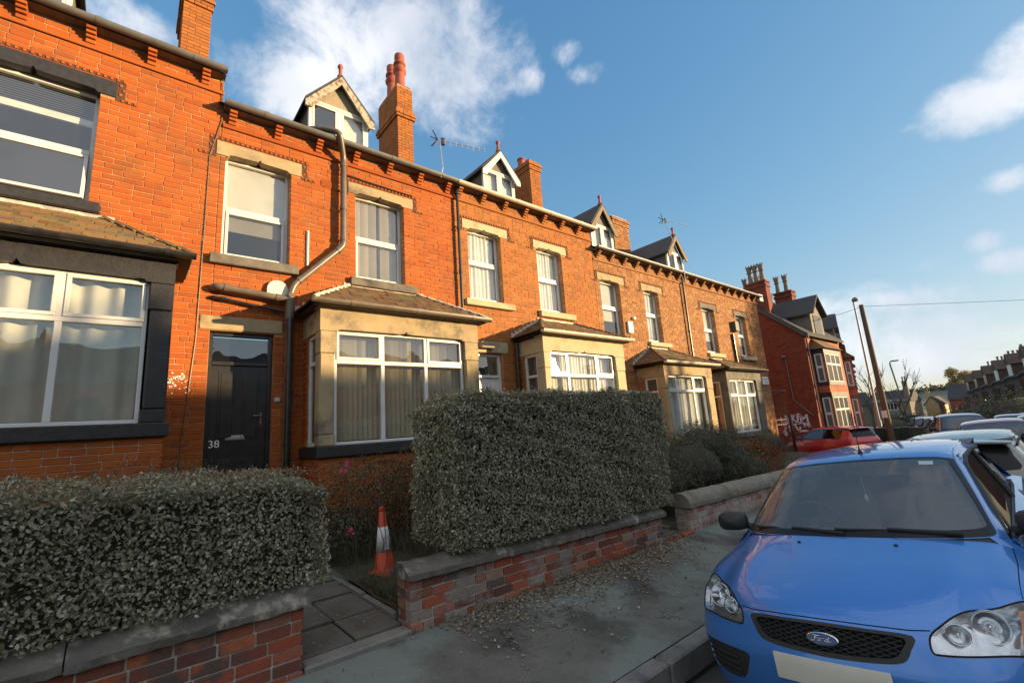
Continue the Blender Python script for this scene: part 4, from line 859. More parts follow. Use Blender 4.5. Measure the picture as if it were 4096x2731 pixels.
WHP = mat('white_numerals', (.8, .8, .78), rough=.4)
text('door_number', '38', .15, (-8.118, 1.0, .085), (math.pi / 2, 0, math.pi / 2), WHP, dr)
pl = MB(); pl.box(-8.0, -7.982, 1.765, 1.85, .685, .755, c=.003); pm = pl.build('number_plaque', mat('blue_grey_plaque', (.30, .36, .42), rough=.4), H38); text('plaque_number', '38', .055, (-7.978, 1.807, .718), (math.pi / 2, 0, math.pi / 2), WHP, pm, sx=1.15)
# vent brick, vent strip, satellite dish back, pipes
b = MB(); b.box(-8.0, -7.99, 2.44, 2.66, 4.62, 4.74)
for i in range(9):
    for j in range(4): b.box(-7.992, -7.985, 2.45 + i * .023, 2.465 + i * .023, 4.63 + j * .027, 4.645 + j * .027)
b.build('air_brick', BR_RED, H38)
b = MB(); b.box(-8.0, -7.975, 2.2, 2.245, 3.02, 3.68, c=.006); b.box(-7.98, -7.962, 2.213, 2.232, 3.03, 3.67, c=.004); b.build('conduit', UPVC2, H38)
def pipe(h, pts, r, m, name='drainpipe', sockets=()):
    b = MB(); P = [Vector(p) for p in pts]; out = [P[0]]
    for i in range(1, len(P) - 1):
        a = (P[i - 1] - P[i]).normalized(); c = (P[i + 1] - P[i]).normalized(); k = min(.09, (P[i] - P[i - 1]).length * .4, (P[i + 1] - P[i]).length * .4)
        for t in range(6):
            t /= 5; out.append((P[i] + a * k) * (1 - t) ** 2 + P[i] * 2 * t * (1 - t) + (P[i] + c * k) * t * t)
    out.append(P[-1]); b.tube(out, r, 14)
    for i in range(len(P) - 1):
        L_ = (P[i + 1] - P[i]).length; d = (P[i + 1] - P[i]).normalized()
        for t in ([.13, L_ - .13] if L_ > .5 else []) + [x for x in np.arange(1.0, L_ - .5, 1.0)]:
            c = P[i] + d * t; b.tube([c - d * .035, c + d * .035], r + .01, 14); 
    return b.build(name, m, h, smooth=True, sharp=35)
pipe(H38, [(-8.3, 2.05, 5.80), (-7.82, 2.45, 5.68), (-7.66, 2.66, 5.60), (-7.88, 2.81, 5.22), (-7.88, 2.81, 3.48), (-7.88, 1.99, 2.62), (-7.88, 1.93, 2.42), (-7.88, 1.93, -1.1)], .055, GUT_BROWN, 'soil_pipe')
pipe(H38, [(-7.99, .86, 2.43), (-7.88, .90, 2.43), (-7.88, 1.88, 2.35)], .055, GUT_BROWN, 'waste_pipe'); pipe(H38, [(-7.99, .84, 2.28), (-7.93, .87, 2.275), (-7.93, 1.86, 2.15)], .022, GUT_BLACK, 'waste_pipe')
pipe(H38, [(-7.83, 1.93, 2.02), (-7.83, 1.93, -1.2)], .048, GUT_BLACK, 'drainpipe')
b = MB(); b.tube([(-7.88, 1.93, 2.42), (-7.88, 1.93, 2.0)], .07, 14); b.tube([(-7.88, 1.93, 2.42), (-7.80, 1.93, 2.42)], .04, 12); b.build('pipe_junction', GUT_BROWN, H38, smooth=True, sharp=35)
b = MB(); pr = [(1.60, 2.42)] + [(1.755 + .155 * math.cos(math.pi - math.pi * i / 12), 2.52 + .15 * math.sin(math.pi * i / 12)) for i in range(13)] + [(1.91, 2.42)]
b.prism(pr, 0, -8.0, -7.93); b.build('alarm_box', mat('pale_alarm_box', (.62, .62, .5), rough=.5), H38)
b = MB(); b.tube([(-7.97, 2.82, 4.97), (-7.97, 4.28, 4.93)], .012, 8); b.build('cable', GUT_BLACK, H38)
# house with the tall hedge (cream stone)
Cc = thing('terraced_house', 'orange brick terraced house behind the tall hedge with cream stone bay', 'house', (-8, 7.6, -1.5), 'terraced houses on the left side of the street')
w3 = dict(o=(5.66, 6.60, 2.89, 4.52), l=(5.52, 6.82, 4.55, 4.77), s=(5.49, 6.88, 2.74, 2.89), kind='net', rail=.56)  # net runs full height; its upper half stands in for reflected sky
w4 = dict(o=(7.78, 8.68, 2.87, 4.49), l=(7.68, 8.87, 4.52, 4.74), s=(7.70, 8.98, 2.71, 2.87), kind='net', rail=.54)  # upper half of this net also stands in for reflected sky
dC = dict(o=(5.60, 6.46, -1.2, 1.70), l=(5.44, 6.62, 1.71, 1.95))
B = facade(Cc, 5.325, 9.99, 5.5, -1.7, BR_ORG, [w3, w4], [dC]); B.flush()
window_set(Cc, w3, ST_CREAM, ST_CREAM, BR_ORG); window_set(Cc, w4, ST_CREAM, ST_CREAM, BR_ORG)
eaves(Cc, 5.325, 10.02, 5.49, BR_ORG, BR_ORG, GUT_PALE, first=5.45, step=.66); main_roof(Cc, 5.32, 9.99, 5.49)
bay(Cc, 6.88, 9.74, 7.09, 9.36, [7.70, 8.70], 1.98, 1.63, 1.135, -.12, 2.60, 7.74, 8.92, -1.5, ST_CREAM, GUT_PALE, BR_ORG, 'net')
chimney(Cc, -10.3, -11.2, 10.02, 10.52, 6.8, 9.08, BR_ORG, pots=[(-10.95, 10.27, .38, .14, 'plain')])
dormer(Cc, 7.30, .52, -8.72, 5.95, 6.86, 7.44, 5.49, UPVC, UPVC, DGREY, DGREY)
front_door(Cc, dC['o'], dC['l'], ST_CREAM, UPVC, UPVC, fan=.5)
pipe(Cc, [(-7.92, 5.37, 5.45), (-7.92, 5.37, 2.2)], .032, GUT_BLACK, 'drainpipe'); pipe(Cc, [(-7.9, 6.80, 1.95), (-7.9, 6.80, -1.2)], .04, GUT_BLACK, 'drainpipe')
b = MB(); b.box(-7.985, -7.85, 5.78, 6.16, 1.79, 1.93, c=.012); b.build('porch_lamp', PEBBLE, Cc)
# fourth house
Dd = thing('terraced_house', 'tan brick terraced house right of the height step with ochre stone bay', 'house', (-8, 12.4, -1.6), 'terraced houses on the left side of the street')
w5 = dict(o=(10.22, 11.12, 2.45, 4.03), l=(10.11, 11.35, 4.06, 4.29), s=(10.1, 11.35, 2.32, 2.45), kind='roller', rail=.54)  # roller blind added to lighten the panes in place of reflected sky
w6 = dict(o=(12.36, 13.18, 2.40, 4.02), l=(12.24, 13.39, 4.05, 4.28), s=(12.29, 13.5, 2.26, 2.40), kind='net', rail=.56)
B = facade(Dd, 9.995, 14.75, 4.96, -1.8, BR_TAN, [w5, w6], []); B.flush()
window_set(Dd, w5, ST_OCHRE, ST_CREAM, BR_TAN); window_set(Dd, w6, ST_OCHRE, ST_CREAM, BR_TAN)
eaves(Dd, 10.0, 14.75, 4.95, BR_TAN, BR_TAN, GUT_GREY, first=10.2, step=.62); main_roof(Dd, 9.99, 14.75, 4.95)
bay(Dd, 11.48, 14.18, 11.68, 13.78, [12.2, 13.11], 1.50, 1.20, .785, -.55, 2.17, 12.33, 13.3, -1.6, ST_OCHRE, GUT_PALE, BR_TAN, 'net', openers=(0, 2))
chimney(Dd, -10.4, -11.0, 14.5, 15.55, 6.2, 8.22, BR_TAN, pots=[], cap=True)
dormer(Dd, 11.52, .54, -8.72, 5.35, 6.36, 7.06, 4.95, UPVC, WEATHD, DGREY, DGREY)
pipe(Dd, [(-7.92, 14.72, 4.92), (-7.92, 14.72, 1.7)], .035, GUT_BLACK, 'drainpipe')
for y, z, nm in ((11.38, 2.76, 'alarm_box'),): 
    b = MB(); b.box(-8.0, -7.93, y - .12, y + .12, z - .18, z + .18, c=.02); b.build(nm, UPVC, Dd)
b = MB(); b.box(-8.0, -7.92, 11.56, 11.68, 3.02, 3.10, c=.01); b.build('wall_lamp', UPVC, Dd)
b = MB(); b.box(-7.30, -7.285, 11.80, 12.06, -.02, .42, c=.004); b.box(-7.30, -7.28, 11.80, 12.06, .43, .60, c=.004); b.build('window_notice', UPVC, Dd)
# end house
Ee = thing('terraced_house', 'last house of the near terrace with dark bay and street sign at its corner', 'house', (-8, 17.8, -1.7), 'terraced houses on the left side of the street')
w7 = dict(o=(15.95, 16.86, 2.25, 3.88), l=(15.85, 17.03, 3.9, 4.11), s=(15.93, 17.14, 2.1, 2.25), kind='roller', rail=.54)
w8 = dict(o=(18.62, 19.5, 2.25, 3.86), l=(18.52, 19.65, 3.89, 4.1), s=(18.62, 19.84, 2.1, 2.25), kind='roller', rail=.54)
B = facade(Ee, 14.755, 20.9, 4.96, -2.0, BR_TAN, [w7, w8], [])
B.wall((-8.0 - .0, 20.9, 0), (-1, 0, 0), (0, 1, 0), 8.0, -2.0, 4.9); B.flush()
window_set(Ee, w7, ST_GREY, ST_CREAM, BR_TAN); window_set(Ee, w8, ST_GREY, ST_CREAM, BR_TAN)
eaves(Ee, 14.75, 20.98, 4.95, BR_TAN, BR_TAN, GUT_GREY, first=14.95, step=.62); main_roof(Ee, 14.75, 20.95, 4.95)
b = MB(); b.prism([(-8.02, -2.2), (-8.02, 4.93), (-12.2, 7.5), (-16.4, 4.93), (-16.4, -2.2)], 1, 20.6, 20.885); b.build('gable_wall', MORTAR, Ee)
bay(Ee, 15.14, 17.80, 15.34, 17.36, [15.97, 16.64], 1.43, 1.13, .62, -.60, 2.0, 16.0, 16.95, -1.7, ST_GREY, GUT_BLACK, BR_TAN, 'drape', openers=(0, 2))
dormer(Ee, 15.9, .56, -8.72, 5.35, 6.30, 6.98, 4.95, UPVC, WEATHD, DGREY, DGREY)
pipe(Ee, [(-7.95, 18.02, 3.1), (-7.95, 18.05, 1.9)], .045, GUT_BLACK, 'drainpipe')
b = MB(); b.box(-8.0, -7.82, 18.1, 18.42, 3.2, 3.6, c=.02); b.build('alarm_box', mat('dark_box', (.06, .06, .05), rough=.6), Ee); b = MB(); b.box(-7.95, -7.85, 20.98, 21.35, 4.80, 5.12, c=.01); b.build('floodlight', UPVC2, Ee)
sg = MB(); sg.box(-8.0, -7.97, 20.14, 20.72, 1.14, 1.46, c=.006); ss = sg.build('street_sign', UPVC, Ee)
sg = MB(); sg.box(-7.972, -7.966, 20.22, 20.64, 1.33, 1.40); sg.box(-7.972, -7.966, 20.30, 20.64, 1.20, 1.27); sg.build('faded_lettering', mat('faded_grey_lettering', (.35, .38, .36)), ss)

# television aerials
def aerial(label, base, top, boom_dir, L_, n, r=.012, group='television aerials'):
    t = thing('television_aerial', label, 'aerial', base, group); b = MB(); b.tube(base if False else [base, (base[0] + .0, base[1] + .06, base[2] + (top[2] - base[2]) * .25), top], r, 8); b.build('mast', STEEL, t)
    T = Vector(top); d = Vector(boom_dir).normalized(); up = Vector((0, 0, 1)); sd = d.cross(up).normalized(); b = MB(); b.tube([T - d * .18, T + d * L_], .009, 6)
    for i in range(n): c = T + d * (.12 + (L_ - .14) * i / (n - 1)); b.tube([c - up * .05, c + up * .05], .005, 5)
    b.build('boom', STEEL, t); b = MB()
    for s_ in (-1, 1): b.tube([T - d * .05, T - d * .16 + up * s_ * .2 + sd * .03], .012, 6); b.tube([T - d * .05 + sd * .02, T - d * .17 + up * s_ * .12 - sd * .1], .012, 6)
    b.box(T.x - .03, T.x + .03, T.y + .05, T.y + .12, T.z - .08, T.z + .08); b.build('reflector', GUT_BLACK, t)
aerial('television aerial on a bent mast at the gutter above the numbered door house', (-7.75, 4.86, 5.45), (-7.85, 4.93, 6.42), (.25, 1, -.0), 1.1, 8)
aerial('small television aerial on a tall mast before the fourth roof dormer', (-7.7, 14.5, 4.6), (-8.2, 14.55, 7.1), (.2, 1, -.02), 1.3, 8)
# ------------------------------------------------------------------ foliage
def leaf_mesh(name, P, Nn, size, m, parent=None, aspect=.62, fold=.18, updir=.5, kind=None, seed=0):
    g = np.random.default_rng(seed); n = len(P)
    N_ = Nn + np.array([0, 0, .25]) + g.normal(0, .5, (n, 3)); N_ /= np.linalg.norm(N_, axis=1, keepdims=True)
    U = g.normal(0, .7, (n, 3)); U[:, 2] += updir; U -= N_ * (U * N_).sum(1, keepdims=True); U /= np.linalg.norm(U, axis=1, keepdims=True) + 1e-9
    Wd = np.cross(N_, U); s = g.uniform(size[0], size[1], (n, 1))
    V = np.zeros((n * 5, 3)); V[0::5] = P; V[1::5] = P + U * s * .5 + Wd * s * aspect / 2 + N_ * s * fold; V[2::5] = P + U * s; V[3::5] = P + U * s * .5; V[4::5] = P + U * s * .5 - Wd * s * aspect / 2 + N_ * s * fold
    me = bpy.data.meshes.new(name); me.vertices.add(n * 5); me.vertices.foreach_set('co', V.ravel().astype(np.float32))
    idx = np.arange(n)[:, None] * 5 + np.array([[0, 1, 2, 3, 0, 3, 2, 4]]); me.loops.add(n * 8); me.loops.foreach_set('vertex_index', idx.ravel().astype(np.int32))
    me.polygons.add(n * 2); me.polygons.foreach_set('loop_start', (np.arange(n * 2) * 4).astype(np.int32)); me.polygons.foreach_set('loop_total', np.full(n * 2, 4, np.int32))
    me.materials.append(m); me.update(calc_edges=True); me.validate()
    o = bpy.data.objects.new(name, me); COL.objects.link(o)
    if parent: o.parent = parent; o.location = -Vector(ORG[root_of(parent).name])
    if kind: o['kind'] = kind
    return o
LEAF_P = piece_mat('privet_leaf', [(.17, .175, .085), (.28, .28, .15), (.09, .10, .05), (.44, .42, .29), (.22, .22, .115), (.55, .51, .39), (.14, .14, .07), (.36, .34, .21)], rough=.34, mottle=.2, bump=0, dark=(.03, .03, .02), stain=(.24, .20, .13), sscale=2.4, st=(.55, .75), spec=.8, trans=.32)  # varied leaf tones; the palest stand in for glints on glossy leaves
LEAF_D = piece_mat('dark_shrub_leaf', [(.045, .055, .024), (.08, .09, .038), (.03, .038, .018), (.11, .11, .05), (.055, .06, .03)], rough=.45, mottle=.2, bump=0, stain=(.06, .05, .03), sscale=2, spec=.5, trans=.15)
LEAF_G = piece_mat('grey_shrub_leaf', [(.10, .10, .065), (.16, .15, .10), (.08, .085, .05), (.2, .18, .13)], rough=.6, mottle=.2, bump=0, trans=.2)
LEAF_R = piece_mat('autumn_leaf', [(.30, .05, .015), (.40, .09, .02), (.16, .06, .02), (.10, .08, .03)], rough=.6, mottle=.2, bump=0, trans=.25)
GRASSB = piece_mat('grass_blade', [(.07, .08, .035), (.12, .125, .06), (.05, .055, .03), (.17, .15, .09)], rough=.7, mottle=.2, bump=0, trans=.2)
TWIG = mat('twig_brown', (.07, .05, .035), (.12, .09, .065), scale=20, rough=.9)
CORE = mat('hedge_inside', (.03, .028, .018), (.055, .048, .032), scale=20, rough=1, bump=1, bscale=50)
def fnoise(P, f, seed):
    g = np.random.default_rng(seed); out = np.zeros(len(P))
    for _ in range(6):
        k = g.normal(0, f, 3); out += np.sin(P @ k + g.uniform(0, 6.28)) / 6
    return out * 1.7
def box_hedge(label, x0, x1, y0, y1, z0f, z1f, n, size, m, seed, faces=('x1', 'y0', 'y1', 'z1'), amp=.05, name='hedge', core=.12, z0b=None, gaps=0, depth=.055):
    """clipped hedge; z0f(y) underside, z1f(y) top"""
    t = thing(name, label, 'hedge', ((x0 + x1) / 2, (y0 + y1) / 2, z0f((y0 + y1) / 2)))
    rd_ = .11; zt = lambda y: z1f(y) - rd_ * (np.exp(-((y - y0) / .13) ** 2) + np.exp(-((y - y1) / .16) ** 2)); g = np.random.default_rng(seed); zb = lambda y: z0f(y); H = z1f((y0 + y1) / 2) - z0f((y0 + y1) / 2)
    ar = dict(x1=(y1 - y0) * H, x0=(y1 - y0) * H, y0=(x1 - x0) * H, y1=(x1 - x0) * H, z1=(x1 - x0) * (y1 - y0)); tot = sum(ar[f] for f in faces); Ps = []; Ns = []
    for f in faces:
        k = int(n * ar[f] / tot); a, b_ = g.uniform(0, 1, k), g.uniform(0, 1, k)
        if f[0] == 'x':
            y = y0 + (y1 - y0) * a; z = zb(y) + (zt(y) - zb(y)) * b_; x = np.full(k, x1 if f == 'x1' else x0); nn = (1 if f == 'x1' else -1, 0, 0)
            x = x - (.05 * (b_ > .93) * (b_ - .93) / .07) * nn[0]
        elif f[0] == 'y':
            x = x0 + (x1 - x0) * a; yv = y0 if f == 'y0' else y1; y = np.full(k, yv); z = zb(y) + (zt(y) - zb(y)) * b_; nn = (0, -1 if f == 'y0' else 1, 0)
            y = y - nn[1] * .09 * np.clip((np.abs(a - .5) - .38) / .12, 0, 1) ** 2
        else: x = x0 + (x1 - x0) * a; y = y0 + (y1 - y0) * b_; z = zt(y); nn = (0, 0, 1)
        P = np.stack([x, y, z], 1); nn = np.array(nn, float); d = fnoise(P, 5, seed) * amp + fnoise(P, 17, seed + 1) * amp * .5 - g.exponential(depth, k)
        P = P + nn * d[:, None]
        if gaps:
            h = fnoise(P, 6, seed + 9); keep = ~((h > 1.0) & (g.uniform(0, 1, k) < .8)); P = P[keep]
        Ps.append(P); Ns.append(np.repeat(nn[None], len(P), 0))
    leaf_mesh('foliage', np.concatenate(Ps), np.concatenate(Ns), size, m, t, seed=seed, kind='stuff')
    # shoots standing out of the top
    k = int((y1 - y0) * 26); sp = MB(); LP = []; r = random.Random(seed)
    for _ in range(k):
        y = r.uniform(y0 + .05, y1 - .05); x = r.uniform(x0 + .1, x1 - .02); z = float(zt(y)); h = r.uniform(.03, .11) * (1.25 if r.random() < .15 else 1); dx, dy = r.uniform(-.03, .03), r.uniform(-.03, .03)
        sp.tube([(x, y, z - .05), (x + dx, y + dy, z + h)], .0022, 4)
        for i in range(6): s_ = i / 6; LP.append((x + dx * s_ + r.uniform(-.008, .008), y + dy * s_ + r.uniform(-.008, .008), z + h * s_))
    o = sp.build('shoots', TWIG, t); o['kind'] = 'stuff'
    leaf_mesh('foliage_tips', np.array(LP), np.random.default_rng(seed).normal(0, 1, (len(LP), 3)), (size[0] * .7, size[1]), m, t, seed=seed + 2, kind='stuff')
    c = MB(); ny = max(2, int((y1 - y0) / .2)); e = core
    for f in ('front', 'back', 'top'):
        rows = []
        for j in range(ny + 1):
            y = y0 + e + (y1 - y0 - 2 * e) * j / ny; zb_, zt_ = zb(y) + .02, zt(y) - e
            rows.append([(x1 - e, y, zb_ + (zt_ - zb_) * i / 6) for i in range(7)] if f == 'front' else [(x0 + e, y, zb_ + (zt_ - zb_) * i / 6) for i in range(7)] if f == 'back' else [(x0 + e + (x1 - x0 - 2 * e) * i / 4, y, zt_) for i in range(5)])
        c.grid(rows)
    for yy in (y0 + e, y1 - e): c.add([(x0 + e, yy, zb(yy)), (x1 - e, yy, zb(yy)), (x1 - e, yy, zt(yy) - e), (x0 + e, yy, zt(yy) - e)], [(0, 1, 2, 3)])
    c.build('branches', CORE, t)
    st = MB()
    y = y0 + .2
    while y < y1 - .1:
        st.tube([(x1 - .3, y, z0f(y) - .35), (x1 - .28 + r.uniform(-.05, .05), y + r.uniform(-.06, .06), z0f(y) + .3)], .018, 6); y += r.uniform(.25, .4)
    st.build('stems', TWIG, t)
    return t
box_hedge('clipped dense hedge at the left standing over the wall with black coping', -4.85, -3.86, -3.4, 1.27, lambda y: -1.02 + .0 * y, lambda y: -.19 - .035 * y, 46000, (.020, .038), LEAF_P, 11, gaps=1, amp=.06, depth=.04)
box_hedge('tall clipped hedge in the middle behind the traffic cone', -4.75, -3.80, 2.38, 6.02, lambda y: -1.06 - .03 * (y - 2), lambda y: .40 + .0 * y, 76000, (.021, .040), LEAF_P, 12, amp=.06, depth=.04)
def shrub(label, blobs, n, size, m, seed, cat='shrub', name='shrub', core=True, z0=-1.5, aspect=.5, group=None, stems=True):
    c0 = blobs[0][0]; t = thing(name, label, cat, (c0[0], c0[1], z0), group); g = np.random.default_rng(seed); Ps = []; Ns = []
    vol = [r[0] * r[1] + r[1] * r[2] + r[0] * r[2] for _, r in blobs]
    for (c, r), v in zip(blobs, vol):
        k = int(n * v / sum(vol)); d = g.normal(0, 1, (k, 3)); d /= np.linalg.norm(d, axis=1, keepdims=True); rr = 1 - g.exponential(.12, (k, 1)); rr = np.clip(rr, .1, 1.15)
        P = np.array(c) + d * np.array(r) * rr * (1 + .22 * fnoise(d * 3 + np.array(c), 1.6, seed)[:, None] + .12 * fnoise(d * 3, 5, seed + 3)[:, None]); P = P[P[:, 2] > z0 + .02] if True else P
        Ps.append(P); Ns.append(P - np.array(c))
    P = np.concatenate(Ps); Nn = np.concatenate(Ns); Nn /= np.linalg.norm(Nn, axis=1, keepdims=True)
    leaf_mesh('foliage', P, Nn, size, m, t, seed=seed, kind='stuff', aspect=aspect)
    if core:
        b = MB()
        for c, r in blobs:
            rows = []
            for i in range(9):
                th = math.pi * i / 8; rows.append([(c[0] + r[0] * .72 * math.sin(th) * math.cos(2 * math.pi * j / 12), c[1] + r[1] * .72 * math.sin(th) * math.sin(2 * math.pi * j / 12), max(z0, c[2] + r[2] * .72 * math.cos(th))) for j in range(13)])
            b.grid(rows)
        b.build('branches', CORE, t)
    if stems:
        s_ = MB(); r_ = random.Random(seed)
        for c, r in blobs:
            for _ in range(4): s_.tube([(c[0] + r_.uniform(-.1, .1), c[1] + r_.uniform(-.1, .1), z0 - .1), (c[0] + r_.uniform(-.5, .5) * r[0], c[1] + r_.uniform(-.5, .5) * r[1], c[2])], .012, 5)
        s_.build('stem', TWIG, t)
    return t
shrub('low greyish clipped shrub behind the left hedge before the black door', [((-6.3, .35, -.55), (.55, .75, .50)), ((-6.2, 1.0, -.62), (.45, .5, .42))], 15000, (.012, .028), LEAF_G, 21, z0=-1.4)
shrub('dark spreading shrub behind the limewashed wall', [((-4.9, 8.3, -.95), (.8, 1.1, .62)), ((-5.0, 9.5, -.85), (.75, 1.0, .72)), ((-4.8, 7.2, -1.1), (.6, .6, .45)), ((-5.3, 10.2, -.95), (.6, .6, .5)), ((-4.9, 8.9, -.55), (.5, .7, .45)), ((-5.2, 7.8, -.62), (.5, .6, .35)), ((-4.7, 9.9, -1.15), (.7, .8, .5))], 46000, (.02, .042), LEAF_D, 22, z0=-1.6)
shrub('thin dark bush with red autumn leaves at the right end of the dark shrub', [((-4.5, 10.75, -1.0), (.35, .5, .42))], 1800, (.025, .045), LEAF_R, 23, z0=-1.6, core=False)
shrub('pale straggly shrub near the street corner', [((-4.6, 12.2, -1.45), (.5, .8, .4)), ((-4.9, 13.2, -1.5), (.5, .7, .35))], 7000, (.02, .045), LEAF_G, 24, z0=-1.85, stems=False)
shrub('small loose shrub in front of the last bay window', [((-6.2, 15.2, -1.0), (.5, .6, .5))], 3000, (.025, .05), LEAF_D, 25, z0=-1.7)
# straggly garden between the hedges
def grass(label, n, fpos, h, m, seed, name='long_grass', curve=.5, w=.0028):
    r = random.Random(seed); V = []; F = []
    for _ in range(n):
        x, y, z = fpos(r); H = r.uniform(*h); a = r.uniform(0, 6.28); d = H * r.uniform(.1, curve); b_ = len(V); px, py = -math.sin(a) * w, math.cos(a) * w
        for k in range(4):
            t = k / 3; q = (x + math.cos(a) * d * t * t, y + math.sin(a) * d * t * t, z + H * t * (1 - .3 * t * curve)); ww = 1 - t * .85; V += [(q[0] - px * ww, q[1] - py * ww, q[2]), (q[0] + px * ww, q[1] + py * ww, q[2])]
        F += [(b_ + 2 * k, b_ + 2 * k + 1, b_ + 2 * k + 3, b_ + 2 * k + 2) for k in range(3)]
    me = bpy.data.meshes.new(name); me.from_pydata(V, [], F); me.materials.append(m); me.update(); o = bpy.data.objects.new(name, me); COL.objects.link(o); o['kind'] = 'stuff'; o['label'] = label; return o
grass('tangled long grass between the two hedges', 5200, lambda r: (lambda x, y: (x, y, -1.42 if not (x > -5.7 and y < 2.75) else -1.62))(r.uniform(-6.6, -4.15), 2.02 + r.expovariate(1.5) if r.random() < .8 else r.uniform(2, 5)), (.12, .40), GRASSB, 5, curve=.9)
grass('weeds along the garden path', 700, lambda r: (r.uniform(-5.2, -4.1), 2.0 + abs(r.gauss(0, .12)), -1.5), (.05, .16), GRASSB, 6, curve=1.1, w=.004)
grass('weeds at the foot of the walls', 420, lambda r: (-3.85 + r.random() * .06, r.uniform(1.9, 6) if r.random() < .7 else r.uniform(6.4, 12), -1.6), (.02, .07), GRASSB, 8, curve=1.2, w=.005)
shrub('dark leggy plants against the bay of number 38', [((-6.45, 2.7, -.86), (.45, .75, .62)), ((-6.3, 3.7, -.80), (.45, .8, .72)), ((-5.6, 3.9, -.95), (.5, .7, .5)), ((-6.2, 2.2, -1.15), (.4, .4, .32))], 26000, (.02, .045), LEAF_D, 31, z0=-1.45, cat='plants', name='garden_plants', core=False)
b = MB(); r = random.Random(9)
for _ in range(46):
    x, y = r.uniform(-6.4, -4.8), r.uniform(2.1, 4.5); p = [Vector((x, y, -1.42))]
    for k in range(5): p.append(p[-1] + Vector((r.uniform(-.07, .07), r.uniform(-.07, .07), r.uniform(.14, .32))))
    b.tube(p, [.005, .0045, .004, .003, .002, .0012], 4)
tag(b.build('dry_stems', TWIG), 'tall dry flower stems standing beside the tall hedge', 'plants')
b = MB()
FLOW = mat('pink_flower', (.45, .05, .12), (.6, .1, .18), scale=60, rough=.6)
r = random.Random(4); P = []
for c in ((-5.35, 1.98, -.98), (-6.3, 2.25, -.38), (-6.35, 2.35, -.30)):
    for k in range(26): P.append((c[0] + r.gauss(0, .018), c[1] + r.gauss(0, .018), c[2] + r.gauss(0, .018)))
fl = leaf_mesh('flowering_plant', np.array(P), np.random.default_rng(5).normal(0, 1, (len(P), 3)), (.02, .04), FLOW, None, aspect=.9, seed=3); tag(fl, 'pink flowers standing in the overgrown bed behind the traffic cone', 'flowers')
# ------------------------------------------------------------------ traffic cone
co = thing('traffic_cone', 'orange traffic cone with white sleeve standing beside the tall hedge', 'cone', (-5.30, 2.365, -1.49), rot=(.02, -.03, .4)); co.scale = (1.0, 1.0, .95)
CONE = mat('cone_orange', (.62, .075, .02), (.48, .055, .018), scale=9, rough=.5, obj=True, c3=(.16, .05, .03), s3=5, t3=(.58, .75)); SLV = mat('cone_white_sleeve', (.75, .73, .71), (.6, .58, .56), scale=14, rough=.5, obj=True)
b = MB(); b.lathe([(.185, 0), (.19, .015), (.18, .03), (.125, .05), (.105, .075), (.033, .70), (.03, .705), (.034, .72), (.032, .755), (.015, .76), (.014, .6)], (0, 0, 0), 28); b.build('cone_body', CONE, co, smooth=True, sharp=35)
b = MB(); f = lambda h: .105 - (.105 - .033) * (h - .075) / .625 + .0025
b.lathe([(f(.255), .255), (f(.53), .53)], (0, 0, 0), 28)
b.build('reflective_sleeve', SLV, co, smooth=True)
WORN = mat('worn_reflective_film', (.85, .84, .82), rough=.35)
b = MB(); r = random.Random(12)
for i in range(42):
    h = .28 + .23 * r.random(); a = -.35 + r.gauss(0, .13); s_ = r.uniform(.004, .011); n = 6; q = []
    for k in range(n):
        t = k * 6.283 / n; hh = h + s_ * 1.3 * math.sin(t) * r.uniform(.6, 1.2); aa = a + s_ / .07 * math.cos(t) * r.uniform(.6, 1.2); R_ = f(hh) + .0015; q.append((R_ * math.cos(aa), R_ * math.sin(aa), hh))
    b.add(q, [tuple(range(n))])
b.build('peeling_letters', WORN, co)
b = MB(); b.lathe([(.20, -.03), (.215, -.02), (.21, -.003), (.17, .0)], (0, 0, 0), 24); b.build('cone_base', BLK_RUB, co, smooth=True)

# clipped twig ends on the left hedge, paled so its top looks sunlit
CLIP = piece_mat('clipped_twig_ends', [(.30, .22, .14), (.40, .30, .20), (.22, .18, .11), (.34, .20, .14)], mottle=.2, bump=0, trans=.2)
g = np.random.default_rng(77); n = 5200; P = np.stack([g.uniform(-4.85, -3.9, n), g.uniform(-3.3, 1.2, n), np.zeros(n)], 1); P[:, 2] = -.19 - .035 * P[:, 1] + g.normal(0, .012, n) + .01
hd = [o for o in bpy.data.objects if o.get('category') == 'hedge'][0]
leaf_mesh('clipped_twigs', P, np.repeat(np.array([[0, 0, 1.]]), n, 0), (.012, .03), CLIP, hd, seed=78, kind='stuff', aspect=.4, updir=1.2)
